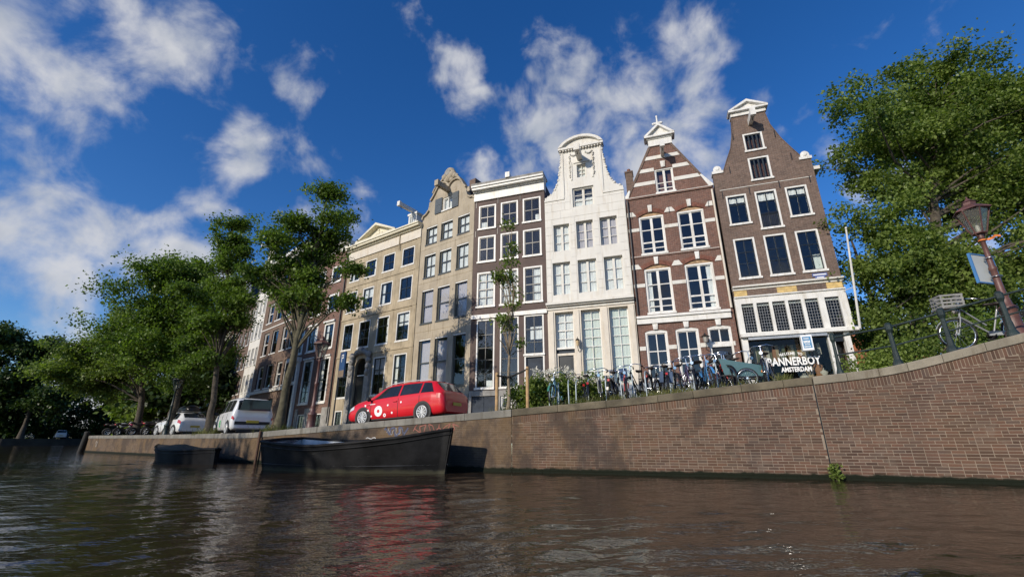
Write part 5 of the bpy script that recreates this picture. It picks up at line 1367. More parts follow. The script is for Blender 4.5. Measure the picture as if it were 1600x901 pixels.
tree('elm_tree', 'tall thin elm behind the white van, second along the quay', (bx, by, gz(bx, by)),
     [(bx, by, gz(bx, by)), (-15.75, 23.9, 4.0), (-15.95, 23.8, 7.5), (-16.3, 23.7, 10.5), (-16.5, 23.6, 12.8)],
     [(-16.2, 23.6, 9.3, 1.1, 1.1, 4.0), (-17.6, 23.6, 9.0, 0.9, 0.9, 1.9), (-14.8, 23.6, 9.9, 1.0, 1.0, 1.7), (-16.4, 23.6, 12.9, 0.7, 0.7, 1.5), (-16.9, 23.6, 11.4, 0.8, 0.8, 1.3), (-15.7, 23.6, 11.6, 0.6, 0.6, 1.0), (-15.4, 23.6, 6.8, 1.1, 1.1, 1.6), (-16.9, 23.6, 6.4, 0.9, 0.9, 1.3), (-14.7, 23.6, 7.8, 0.7, 0.7, 1.1), (-16.2, 23.6, 4.8, 0.9, 0.9, 0.8)],
     300, 95, 0.14, 0.42, 4, leaf_a, bark, r0=0.17, limbs=60, gap=0.05, br=0.3)
bx, by = -21.9, 29.6
tree('elm_tree', 'thick trunked elm behind the white hatchback, dense crown', (bx, by, gz(bx, by)),
     [(bx, by, gz(bx, by)), (-21.6, 29.4, 3.4), (-21.5, 29.2, 6.5), (-22.2, 29, 9.5), (-22.8, 29, 12.0)],
     [(-22.6, 29, 10.2, 3.2, 2.6, 2.8), (-24.8, 29, 9.2, 2.4, 2.2, 2.4), (-20.6, 29, 8.4, 1.8, 1.8, 2.8), (-23.0, 29, 12.0, 1.6, 1.6, 1.1), (-21.2, 29, 6.0, 2.0, 1.8, 1.7), (-26.2, 29, 8.2, 1.6, 1.5, 1.7), (-23.5, 29, 6.4, 2.4, 2, 1.3)],
     520, 120, 0.17, 0.65, 5, leaf_a, bark, r0=0.27, limbs=36)
bx, by = -27.6, 34.3
tree('elm_tree', 'wide spreading elm over the scooters near the quay end', (bx, by, gz(bx, by)),
     [(bx, by, gz(bx, by)), (-27.7, 34.2, 3.6), (-28.2, 34, 6.0), (-29.3, 34, 8.2), (-29.6, 34, 9.6)],
     [(-30.0, 34, 8.3, 2.9, 2.8, 2.4), (-32.0, 34, 6.5, 2.0, 2.0, 1.8), (-27.6, 34, 8.6, 2.5, 2.4, 2.5), (-33.4, 34, 5.2, 1.4, 1.5, 1.1), (-29.0, 34, 9.9, 1.6, 1.8, 1.0), (-31.8, 34.4, 5.2, 2.4, 2, 1.3), (-28.5, 34, 6.3, 2.2, 2, 1.4)],
     600, 120, 0.18, 0.7, 6, leaf_b, bark, r0=0.26, limbs=36)
# young staked tree
bx, by = -0.12, 14.25
tree('young_tree', 'slim young street tree held between two wooden stakes', (bx, by, gz(bx, by)),
     [(bx, by, gz(bx, by)), (-0.05, 14.25, 3.4), (0.02, 14.25, 5.2), (0.0, 14.25, 8.1)],
     [(-0.02, 14.25, 7.4, 0.24, 0.25, 0.75), (-0.1, 14.25, 6.2, 0.36, 0.4, 0.6), (-0.02, 14.25, 5.2, 0.48, 0.5, 0.5), (-0.2, 14.25, 4.6, 0.36, 0.36, 0.3), (0.1, 14.25, 3.9, 0.28, 0.3, 0.25)],
     120, 11, 0.11, 0.2, 7, leaf_b, pm('young_bark', (0.23, 0.18, 0.12), 0.8, 0.2, 8, bump=0.5), r0=0.06, limbs=40, group=None, br=0.13)
# the big tree across the bridge on the right
bx, by = 18.6, 18.6
tree('plane_tree', 'huge leafy tree filling the sky right of the brick shop house', (bx, by, gz(bx, by)),
     [(bx, by, gz(bx, by)), (19.2, 18.7, 6.5), (20.2, 19, 11), (21.4, 19, 15), (22.4, 19, 17.5)],
     [(22.0, 19.5, 17.4, 2.7, 2.6, 2.4), (19.6, 19, 15.2, 2.9, 2.6, 2.7), (17.6, 18.6, 12.3, 2.2, 2.2, 1.8), (25.0, 19.5, 16.5, 3.4, 3, 3.6), (22.5, 19, 12.8, 3.4, 2.8, 2.6), (18.2, 18.6, 8.8, 2.6, 2.2, 2.2), (24.4, 18.6, 10.2, 3.4, 2.8, 3.0), (20.8, 18.6, 8.0, 2.6, 2.2, 1.9), (17.6, 18.6, 6.4, 1.6, 1.6, 1.8), (27.5, 19, 13.5, 3, 3, 4.0), (26.8, 19.3, 17.8, 2.6, 2.4, 2.1), (17.8, 19.2, 10.2, 0.9, 0.9, 1.4), (18.0, 19.2, 8.4, 0.9, 0.9, 1.2), (23.2, 19.5, 18.8, 1.5, 1.5, 1.0), (18.4, 19, 17.2, 1.3, 1.3, 1.0)],
     1500, 120, 0.155, 0.55, 8, leaf_b, bark, r0=0.36, limbs=90, gap=0.085, group=None, shell=0.5)
bx, by = 22.5, 26.0
tree('plane_tree', 'darker tree standing behind the huge leafy one beside the flagpole', (bx, by, gz(bx, by)),
     [(bx, by, gz(bx, by)), (22.4, 26, 6.5), (22, 26, 10), (21.8, 26, 13)],
     [(21.2, 26, 9.5, 3.2, 2.5, 3.0), (23.5, 26, 6.6, 3.0, 2.5, 2.4), (19.8, 26, 6.2, 2.2, 2.2, 2.4), (26.5, 26, 9.0, 3.2, 2.5, 3.4), (30, 26, 9.0, 3.2, 2.5, 4)],
     240, 90, 0.18, 0.75, 9, leaf_a, bark, r0=0.3, limbs=45, gap=0.05, group=None)
# shrubs and hedge on the right, flowering bush on the quay
def bush(name, label, base, blobs, ncl, per, size, cr, seed, leaf, cat='shrub', stems=10):
    rng = np.random.default_rng(seed); root = empty(name, base); tag(root, label, cat)
    ctr = []
    for i in range(ncl):
        b = blobs[int(rng.integers(len(blobs)))]; d = rng.normal(0, 1, 3); d /= np.linalg.norm(d); k = rng.random() ** 0.4
        ctr.append((b[0] + d[0] * b[3] * k, b[1] + d[1] * b[4] * k, max(base[2] + 0.05, b[2] + d[2] * b[5] * k)))
    ctr = np.array(ctr); B = np.array(base)
    m = MB(tuple(base))
    for i in range(stems): c = Vector(ctr[i]); s = Vector(base) + Vector(((c.x - base[0]) * 0.3, (c.y - base[1]) * 0.3, -0.03)); m.tube([s, s.lerp(c, 0.5) + Vector((0, 0, 0.1)), c], [0.03, 0.02, 0.008], 5)
    m.build('stem', bark, root)
    v, k = leaf_quads(ctr - B, np.full(ncl, cr), per, size, rng); quads('foliage', v, leaf, k, root)
    return root, ctr
bx, by = 13.6, 15.2
bush('hedge_shrub', 'bright green shrubbery behind the bridge railing, below the huge tree', (bx, by, gz(bx, by)), [(12.6, 15.4, 3.2, 0.9, 0.8, 0.7), (13.6, 15.0, 3.4, 1.2, 0.8, 0.8), (15.0, 14.6, 3.6, 1.0, 0.8, 0.9)], 130, 60, 0.11, 0.4, 21, leaf_b, 'shrub')
bx, by = 17.6, 15.6
bush('hedge_shrub', 'darker shrub at the foot of the huge tree, behind the parked city bike', (bx, by, gz(bx, by)), [(16.9, 15.6, 3.9, 1.2, 0.9, 1.2), (18.6, 15, 4.1, 1.3, 0.9, 1.2)], 110, 60, 0.13, 0.45, 22, leaf_a, 'shrub')
bx, by = 0.85, 14.75
fb, fc = bush('flowering_shrub', 'big green shrub with white flower heads behind the parked bicycles', (bx, by, gz(bx, by)),
     [(0.45, 14.6, 2.0, 0.5, 0.45, 0.55), (0.75, 14.5, 2.3, 0.5, 0.45, 0.5), (1.25, 14.5, 2.3, 0.6, 0.5, 0.65), (1.75, 14.4, 2.35, 0.5, 0.5, 0.6), (2.5, 14.15, 2.35, 0.6, 0.45, 0.5)], 190, 70, 0.095, 0.26, 23, leaf_b, 'shrub')
rng = np.random.default_rng(3)
petal = pm('white_petal', (0.74, 0.72, 0.62), 0.7, 0.1)
fl_c = np.array([(1.35 + rng.uniform(-0.75, 0.65), 14.35 + rng.uniform(-0.2, 0.2), 2.85 + rng.uniform(-0.25, 0.22)) for _ in range(26)] + [(2.45 + rng.uniform(-0.6, 0.7), 13.95 + rng.uniform(-0.2, 0.2), 2.58 + rng.uniform(-0.2, 0.2)) for _ in range(20)])
v, k = leaf_quads(fl_c - np.array(tuple(fb.location)), np.full(len(fl_c), 0.11), 60, 0.042, rng)
quads('blossom', v, petal, k, fb)
# grass, weeds along the coping
grass_m = leafmat('grass_blade', (0.06, 0.10, 0.02), (0.20, 0.20, 0.07), 0.4)
def grass_patch(name, spots, hmin, hmax, seed):
    rng = np.random.default_rng(seed); n = len(spots); p = np.array(spots)
    h = rng.uniform(hmin, hmax, n)[:, None]; a = rng.uniform(0, 2 * math.pi, n); w = np.stack([np.cos(a), np.sin(a), np.zeros(n)], 1) * 0.007
    lean = rng.normal(0, 0.3, (n, 3)) * h; lean[:, 2] = 0; up = np.array([0, 0, 1.0]) * h
    v = np.empty((n, 4, 3)); v[:, 0] = p - w; v[:, 1] = p + w; v[:, 2] = p + up * 0.95 + lean + w * 0.25; v[:, 3] = p + up + lean - w * 0.25
    o = quads(name, v.reshape(-1, 3), grass_m, n); tag(o, kind='stuff'); return o
rr = random.Random(5); spots = []
for i in range(5200):
    X = rr.triangular(0.6, 6.9, 2.6); s = s_of_x(X); x, y, z, tx, ty, nx, ny = Q(s)
    if math.sin(X * 7.3) + math.sin(X * 3.1 + 1) < -0.6 and rr.random() < 0.8: continue
    o = 0.38 + rr.random() ** 1.5 * 1.1; spots.append((x + nx * o, y + ny * o, z - (0.0 if o < 0.42 else 0.06)))
grass_patch('grass', spots, 0.06, 0.27, 1)
for (cx_, cy_, n, r, hh) in ((-9.75, 19.45, 900, 0.55, 0.4), (-15.6, 24.0, 700, 0.5, 0.4), (-0.12, 14.25, 250, 0.4, 0.25), (6.95, 11.5, 200, 0.2, 0.28)):
    sp = [(cx_ + rr.gauss(0, r * 0.55), cy_ + rr.gauss(0, r * 0.5), gz(cx_, cy_)) for _ in range(n)]
    grass_patch('grass', sp, 0.1, hh, n)
x, y, z, tx, ty, nx, ny = Q(s_of_x(X_JOINT))
wd, _ = bush('wall_weed', 'small leafy weed growing from the crack in the brick wall at the waterline', (x + 0.02, y - 0.02, 0.02), [(x + 0.02, y - 0.07, 0.18, 0.09, 0.07, 0.17)], 16, 26, 0.055, 0.09, 31, leaf_b, 'weed', 5)

# ------------------------------------------------------------------ wooden stakes with strap
wood_s = pm('pine_stake', (0.42, 0.27, 0.13), 0.8, 0.2, 6, bump=0.4)
for (px, py, top, lab) in ((-0.47, 14.1, 2.88, 'wooden stake left of the slim young tree, bound to its trunk'), (0.47, 13.68, 3.0, 'orange tinted wooden stake right of the slim young tree, in front of the shrub')):
    b = gz(px, py); m = MB((px, py, b)); m.tube([(px, py, b - 0.2), (px, py, top - 0.04), (px, py, top)], [0.055, 0.055, 0.045], 10)
    tag(m.build('tree_stake', wood_s, None, (px, py, b)), lab, 'stake', 'stakes of the young tree')
m = MB((0, 14, 2.8)); m.tube([(-0.47, 14.04, 2.78), (-0.06, 14.2, 2.76), (0.47, 13.62, 2.92), (0.47, 13.74, 2.92), (-0.05, 14.32, 2.76), (-0.47, 14.16, 2.78), (-0.47, 14.04, 2.78)], 0.022, 6)
tag(m.build('tree_strap', rubber, None, (0, 14, 2.8)), 'black rubber strap looped round the slim young tree and its stakes', 'strap')

# ------------------------------------------------------------------ bicycles
def paint(name, col): return pm('paint_' + name, col, 0.3, 0.1, 6, coat=0.4)
BIKE = {}
chrome = pm('chrome', (0.75, 0.75, 0.76), 0.18, 0.05, 8, metal=1.0)
saddle_m = pm('saddle_leather', (0.03, 0.022, 0.018), 0.5, 0.3, 8)
def bike_meshes(col, mt, guard):
    if col in BIKE: return BIKE[col]
    d = {}
    m = MB(); r = 0.345
    bb = (-0.02, 0, 0.29); seat = (-0.20, 0, 0.83); head = (0.42, 0, 0.90); headb = (0.46, 0, 0.72); rear = (-0.50, 0, r); front = (0.58, 0, r)
    m.tube([bb, seat], 0.017, 8); m.tube([headb, bb], 0.019, 8); m.tube([head, (0.05, 0, 0.5)], 0.017, 8); m.tube([head, headb], 0.02, 8)
    for s in (-0.055, 0.055):
        m.tube([(bb[0], s * 0.5, bb[2]), (rear[0], s, rear[2])], 0.011, 6); m.tube([(seat[0] - 0.0, s * 0.3, seat[2] - 0.12), (rear[0], s, rear[2])], 0.009, 6)
        m.tube([(headb[0], s * 0.6, headb[2]), (0.52, s, 0.5), (front[0], s, front[2])], 0.012, 6)
    d['frame'] = m.mesh('frame', mt)
    m = MB(); m.ring((0, 0, 0), (0, 1, 0), r - 0.018, 0.019, 28, 6); d['tyre'] = m.mesh('wheel', rubber)
    m = MB(); m.ring((0, 0, 0), (0, 1, 0), r - 0.042, 0.012, 28, 5); m.tube([(0, -0.05, 0), (0, 0.05, 0)], 0.022, 8)
    d['rim'] = m.mesh('rim', chrome)
    m = MB()
    for i in range(16):
        a = 2 * math.pi * i / 16; m.tube([(0, 0.03 * (-1) ** i, 0), ((r - 0.045) * math.cos(a), 0, (r - 0.045) * math.sin(a))], 0.003, 3, caps=False)
    d['spokes'] = m.mesh('spokes', chrome)
    n = 12; gi = 0
    for c, a0, a1 in (((-0.50, 0, r), 0.15, 1.05), ((0.58, 0, r), 0.12, 0.78)):
        m = MB()
        for k in range(n):
            t0 = math.pi * (a0 + (a1 - a0) * k / n); t1 = math.pi * (a0 + (a1 - a0) * (k + 1) / n); R1 = r + 0.02
            p = [(c[0] + R1 * math.cos(t), s, c[2] + R1 * math.sin(t)) for t in (t0, t1) for s in (-0.03, 0.03)]; q = [(a, b, e + 0.006) for a, b, e in p]
            m.add(p + q, [(0, 1, 3, 2), (4, 6, 7, 5), (0, 2, 6, 4), (1, 5, 7, 3)])
        d['mudguard%d' % gi] = m.mesh('mudguard', guard); gi += 1
    m = MB(); m.tube([(0.42, 0, 0.88), (0.41, 0, 1.04)], 0.014, 6)
    m.tube([(0.12, -0.29, 1.0), (0.26, -0.28, 1.05), (0.40, -0.16, 1.08), (0.42, 0, 1.06), (0.40, 0.16, 1.08), (0.26, 0.28, 1.05), (0.12, 0.29, 1.0)], 0.012, 8); d['handlebar'] = m.mesh('handlebar', chrome)
    m = MB(); 
    for s in (-1, 1): m.tube([(0.10, s * 0.29, 0.995), (0.22, s * 0.286, 1.035)], 0.018, 8)
    d['grip'] = m.mesh('grip', rubber)
    m = MB(); m.tube([(-0.20, 0, 0.82), (-0.215, 0, 0.93)], 0.013, 6); m.blob((-0.25, 0, 0.955), 0.1, 10, 5, sc=(1.1, 1.05, 0.42)); m.blob((-0.10, 0, 0.95), 0.06, 8, 5, sc=(2.0, 0.6, 0.5)); d['saddle'] = m.mesh('saddle', saddle_m)
    m = MB()
    for s in (-0.06, 0, 0.06): m.tube([(-0.24, s, 0.73), (-0.72, s, 0.73)], 0.006, 5)
    for x in (-0.3, -0.5, -0.7): m.tube([(x, -0.065, 0.73), (x, 0.065, 0.73)], 0.006, 5)
    for s in (-0.065, 0.065): m.tube([(-0.6, s, 0.73), (-0.5, s, 0.36)], 0.006, 5)
    d['carrier'] = m.mesh('rear_carrier', iron)
    m = MB(); m.box(-0.42, 0.08, 0.045, 0.075, 0.27, 0.36); d['chain_case'] = m.mesh('chain_case', guard)
    m = MB(); m.lathe((-0.02, -0.06, 0.29), (0, 1, 0), [(0.02, 0), (0.095, 0.01), (0.02, 0.12)], 12); m.bar((-0.02, 0.1, 0.29), (0.11, 0.1, 0.18), 0.02, 0.015); m.bar((-0.02, -0.1, 0.29), (-0.15, -0.1, 0.40), 0.02, 0.015)
    m.box(0.07, 0.15, 0.1, 0.19, 0.165, 0.19); m.box(-0.19, -0.11, -0.19, -0.1, 0.395, 0.42); d['crank'] = m.mesh('crank', iron)
    m = MB(); m.lathe((0.50, 0, 0.86), (1, 0, 0), [(0.03, -0.04), (0.045, 0.0), (0.045, 0.03)], 10); d['lamp'] = m.mesh('headlight', chrome)
    m = MB(); m.box(-0.745, -0.73, -0.03, 0.03, 0.64, 0.70); d['tail'] = m.mesh('tail_light', paint('lamp_red', (0.5, 0.02, 0.02)))
    BIKE[col] = d; return d
def bike(label, X, off, yaw, col, mt, guard=None, group='bicycles parked along the quay', lean=0.06, extra=None, cat='bicycle', steer=0.0, z=None, pos=None):
    x, y, zz, a = on_quay(X, off) if pos is None else pos
    d = bike_meshes(col, mt, guard or blackp)
    b = empty('bicycle', (x, y, (zz - 0.06) if z is None else z)); b.rotation_euler = (lean, 0, a + yaw); tag(b, label, cat, group)
    link('frame', d['frame'], b)
    for cx_ in (-0.50, 0.58):
        w = link('wheel', d['tyre'], b, (cx_, 0, 0.345)); link('rim', d['rim'], w); link('spokes', d['spokes'], w)
    for k in ('mudguard0', 'mudguard1'): link('mudguard', d[k], b)
    for k in ('chain_case', 'crank', 'saddle', 'tail'): link({'tail': 'tail_light'}.get(k, k), d[k], b)
    link('rear_carrier', d['carrier'], b)
    h = link('handlebar', d['handlebar'], b); link('grip', d['grip'], h); link('headlight', d['lamp'], b)
    if extra == 'crate':
        m = MB(); c = 0.60
        for zc in (0.0, 0.08, 0.16, 0.24): m.box(c - 0.19, c + 0.19, -0.21, -0.195, 0.92 + zc, 0.96 + zc); m.box(c - 0.19, c + 0.19, 0.195, 0.21, 0.92 + zc, 0.96 + zc); m.box(c - 0.205, c - 0.191, -0.21, 0.21, 0.92 + zc, 0.96 + zc); m.box(c + 0.191, c + 0.205, -0.21, 0.21, 0.92 + zc, 0.96 + zc)
        for sx in (-0.18, 0.18):
            for sy in (-0.2, 0.2): m.box(c + sx - 0.015, c + sx + 0.015, sy - 0.012, sy + 0.012, 0.9, 1.2)
        m.box(c - 0.19, c + 0.19, -0.194, 0.194, 0.90, 0.915); m.build('front_crate', pm('crate_plastic', (0.24, 0.24, 0.23), 0.7), b)
    if extra == 'child_seat':
        m = MB(); m.prism([(-0.40, 0.76), (-0.62, 0.76), (-0.68, 1.14), (-0.63, 1.16), (-0.57, 0.84), (-0.40, 0.82)], -0.13, 0.13); m.build('child_seat', paint('seat_blue', (0.04, 0.07, 0.14)), b)
    if extra == 'bag':
        for s in (-1, 1):
            m = MB(); m.prism([(-0.40, 0.44), (-0.64, 0.44), (-0.67, 0.74), (-0.37, 0.74)], min(s * 0.08, s * 0.17), max(s * 0.08, s * 0.17)); m.build('pannier', pm('bag_cloth', (0.07, 0.11, 0.19), 0.8, 0.3), b)
    return b
blk = paint('bike_black', (0.015, 0.015, 0.017)); blu = paint('bike_blue', (0.06, 0.22, 0.48)); red = paint('bike_red', (0.42, 0.04, 0.04)); grn = paint('bike_green', (0.05, 0.2, 0.15)); prp = paint('bike_purple', (0.07, 0.04, 0.13)); gry = paint('bike_grey', (0.35, 0.37, 0.38)); lbl = paint('bike_lightblue', (0.22, 0.45, 0.62)); wht = paint('bike_white', (0.6, 0.6, 0.58))
P2 = math.pi / 2
# spots along the quay: x, offset, yaw (towards or away from the water), finish
bike('light blue bicycle with a small red lamp, first in the row from the young tree', 1.22, 1.0, -P2 - 0.2, 'lbl', lbl, grn, extra=None)
bike('black bicycle in front of the white flower heads, second in the row', 1.85, 1.25, P2 + 0.25, 'blk', blk)
bike('grey framed bicycle below the white blossom, chrome bars turned', 2.35, 1.1, -P2 + 0.15, 'gry', gry)
bike('dark bicycle against the right side of the flowering shrub', 2.72, 1.2, P2 - 0.15, 'blk', blk, extra=None)
bike('bicycle with blue child seat before the white house door jamb', 3.08, 1.2, -P2 + 0.1, 'red', red, extra='child_seat')
bike('tall black bicycle with upright bars before the cream pilaster', 3.42, 1.15, -P2 - 0.35, 'blk', blk)
bike('bicycle with blue pannier bags where the white house meets the striped one', 4.08, 1.25, P2 + 0.1, 'blk', blk, extra='bag')
bike('purple bicycle below the first arched ground floor window of the striped house', 4.66, 1.2, -P2 + 0.3, 'prp', prp)
bike('black bicycle with fat mudguard between the purple and the blue ones', 4.95, 1.1, -P2 - 0.1, 'blk', blk)
bike('bright blue bicycle below the second ground floor window of the striped house', 5.18, 1.15, -P2 + 0.2, 'blu', blu, blu)
bike('red bicycle just left of the dark front door of the striped house', 5.50, 1.25, -P2 + 0.45, 'red', red)
bike('black bicycle leaning hard against the teal cargo box', 5.85, 1.2, -P2 - 0.6, 'blk', blk, lean=0.2)
bike('grey bicycle standing behind the teal cargo box', 6.15, 1.5, -P2 + 0.5, 'gry', gry)
bike('dark bicycle with white front fork right of the cargo bike, before the shop window', 6.68, 1.0, -P2 - 0.3, 'wht', wht)
for (X, off, yaw, lab) in ((1.6, 1.5, P2 + 0.4, 'black bicycle half hidden at the left edge of the white flower heads'), (2.55, 1.6, -P2 + 0.35, 'black bicycle pushed into the right end of the flowering shrub'), (3.78, 1.35, P2 - 0.2, 'dark bicycle between the tall upright one and the one with pannier bags'), (4.4, 1.55, -P2 + 0.15, 'black bicycle in the second rank behind the purple one'), (5.3, 1.6, P2 + 0.3, 'black bicycle in the second rank behind the bright blue one'), (5.72, 1.55, -P2 + 0.1, 'black bicycle in the second rank beside the dark front door')):
    bike(lab, X, off, yaw, 'blk', blk)
# hoop stands between them
galv = pm('galvanised_steel', (0.36, 0.42, 0.45), 0.45, 0.12, 6, metal=0.3)
me_h = MB().tube([(-0.38, 0, -0.1), (-0.38, 0, 0.62), (-0.34, 0, 0.74), (-0.24, 0, 0.8), (0.24, 0, 0.8), (0.34, 0, 0.74), (0.38, 0, 0.62), (0.38, 0, -0.1)], 0.02, 8).mesh('bicycle_stand', galv)
for i, X in enumerate([0.95, 1.12, 1.5, 1.76, 2.12, 2.55, 2.9, 3.24, 3.7, 4.3, 4.82, 5.32]):
    x, y, z, a = on_quay(X, 0.95 + 0.15 * math.sin(i * 2.2)); o = link('bicycle_stand', me_h, None, (x, y, z - 0.06), a + P2 + 0.2 * math.sin(i * 1.3)); o.rotation_euler = (0.08 * math.sin(i * 3.1), 0, o.rotation_euler[2])
    tag(o, 'thin galvanised hoop stand in the row between the parked bicycles', 'bike stand', 'hoop stands in the bicycle row')
# cargo bike
teal = paint('cargo_teal', (0.03, 0.098, 0.112))
def cargo_bike():
    x, y, z, a = on_quay(5.98, 0.95); z -= 0.06
    b = empty('cargo_bike', (x, y, z), a - 0.12); b.scale = (0.88, 0.88, 0.88); tag(b, 'cargo bike with a big teal wooden box at the end of the bicycle row', 'cargo bike')
    m = MB()
    # open topped box, higher at the rider's end
    def slab(p): m.add(p, [(0, 1, 2, 3), (7, 6, 5, 4), (0, 4, 5, 1), (1, 5, 6, 2), (2, 6, 7, 3), (3, 7, 4, 0)])
    for s in (-1, 1):
        y0, y1 = s * 0.33, s * 0.30
        slab([(-0.40, y0, 0.42), (0.62, y0, 0.36), (0.75, y0, 0.66), (-0.52, y0, 0.98), (-0.40, y1, 0.42), (0.62, y1, 0.36), (0.75, y1, 0.66), (-0.52, y1, 0.98)])
    slab([(-0.40, -0.299, 0.42), (-0.40, 0.299, 0.42), (-0.52, 0.299, 0.98), (-0.52, -0.299, 0.98), (-0.37, -0.299, 0.42), (-0.37, 0.299, 0.42), (-0.49, 0.299, 0.98), (-0.49, -0.299, 0.98)])
    slab([(0.62, -0.299, 0.36), (0.62, 0.299, 0.36), (0.75, 0.299, 0.66), (0.75, -0.299, 0.66), (0.59, -0.299, 0.36), (0.59, 0.299, 0.36), (0.72, 0.299, 0.66), (0.72, -0.299, 0.66)])
    slab([(-0.38, -0.299, 0.42), (0.60, -0.299, 0.36), (0.60, 0.299, 0.36), (-0.38, 0.299, 0.42), (-0.38, -0.299, 0.45), (0.60, -0.299, 0.39), (0.60, 0.299, 0.39), (-0.38, 0.299, 0.45)])
    m.build('cargo_box', teal, b)
    m = MB()
    m.tube([(-0.5, -0.345, 0.43), (-0.3, -0.36, 0.44), (0.0, -0.36, 0.36), (0.55, -0.36, 0.36)], 0.02, 8); m.tube([(-0.5, 0.345, 0.43), (0.0, 0.36, 0.36), (0.55, 0.36, 0.36)], 0.02, 8); m.tube([(-0.42, 0, 0.40), (-0.95, 0, 0.32), (-1.1, 0, 0.8)], 0.02, 8); m.tube([(-0.95, 0, 0.32), (-1.45, 0, 0.33)], 0.014, 6); m.tube([(-1.08, 0, 0.72), (-1.45, 0, 0.33)], 0.012, 6); m.tube([(-0.55, 0, 0.5), (-1.05, 0, 0.62)], 0.018, 8)
    m.build('frame', blk, b)
    for (wx, wy, wr) in ((0.2, -0.42, 0.31), (0.2, 0.42, 0.31), (-1.45, 0.0, 0.33)):
        m = MB(); m.ring((0, 0, 0), (0, 1, 0), wr - 0.02, 0.022, 28, 6); w = m.build('wheel', rubber, b, (wx, wy, wr))
        m = MB(); m.ring((0, 0, 0), (0, 1, 0), wr - 0.047, 0.013, 28, 5); m.tube([(0, -0.04, 0), (0, 0.04, 0)], 0.03, 8); m.build('rim', chrome, w)
        m = MB()
        for i in range(18): t = 2 * math.pi * i / 18; m.tube([(0, 0.03 * (-1) ** i, 0), ((wr - 0.05) * math.cos(t), 0, (wr - 0.05) * math.sin(t))], 0.003, 3, caps=False)
        m.build('spokes', chrome, w)
    m = MB(); m.tube([(-0.58, 0, 0.9), (-0.62, 0, 1.08), (-0.66, -0.2, 1.12), (-0.80, -0.28, 1.12)], 0.014, 6); m.tube([(-0.62, 0, 1.08), (-0.66, 0.2, 1.12), (-0.80, 0.28, 1.12)], 0.014, 6); m.build('handlebar', chrome, b)
    m = MB(); m.tube([(-1.1, 0, 0.78), (-1.13, 0, 0.95)], 0.015, 6); m.blob((-1.16, 0, 0.98), 0.11, 10, 5, sc=(1.2, 0.9, 0.4)); m.build('saddle', saddle_m, b)
    m = MB(); m.lathe((0.60, -0.34, 0.5), (1, 0, 0), [(0.03, 0), (0.05, 0.05)], 8); m.build('reflector', paint('orange', (0.6, 0.2, 0.03)), b)
cargo_bike()
# city bike by the lamp on the bridge, and another at the frame edge
bike('silver bicycle with white front basket parked behind the bridge railing beside the lamp', 0, 0, 0, 'cbk', paint('bike_silver', (0.22, 0.23, 0.24)), gry, group=None, extra='crate', pos=(11.75, 10.65, 3.02, 2.8), lean=-0.05).scale = (1.15, 1.15, 1.15)
bike('dark bicycle cut off by the right edge behind the railing', 0, 0, 0, 'blk', blk, group=None, pos=(12.9, 9.95, 3.35, -0.2))

# ------------------------------------------------------------------ railing, lamps, signs on the bridge
rail_m = pm('dark_green_iron', (0.016, 0.028, 0.026), 0.45, 0.25, 5, bump=0.2)
RX = [7.98, 9.06, 9.98, 10.93, 12.0, 13.2, 14.6]
s0 = s_of_x(RX[0]); x0, y0, z0, *_ = Q(s0)
rl = empty('bridge_railing', (x0, y0, z0)); tag(rl, 'dark green iron railing of posts and two rails along the rising bridge wall', 'railing')
tops = []
for X in RX:
    x, y, z, tx, ty, nx, ny = Q(s_of_x(X)); x += nx * 0.22; y += ny * 0.22; big = X > 8.1
    m = MB((x0, y0, z0)); w = 0.062 if big else 0.045
    m.lathe((x, y, z), (0, 0, 1), [(w * 1.9, 0), (w * 1.7, 0.06), (w * 1.15, 0.14), (w * 1.0, 0.3), (w * 0.85, 0.34), (w * 0.75, 0.78), (w * 1.0, 0.82), (w * 1.25, 0.86), (w * 1.25, 0.98), (w * 1.0, 1.0), (w * 0.7, 1.03)], 10, smooth=False)
    m.build('railing_post', rail_m, rl); tops.append(Vector((x, y, z)))
for h, r in ((0.92, 0.026), (0.47, 0.02)):
    m = MB((x0, y0, z0)); pts = []
    for p, q in zip(tops, tops[1:]):
        for k in range(6): pts.append(p.lerp(q, k / 6) + Vector((0, 0, h)))
    pts.append(tops[-1] + Vector((0, 0, h))); m.tube(pts, r, 8); m.build('rail', rail_m, rl)
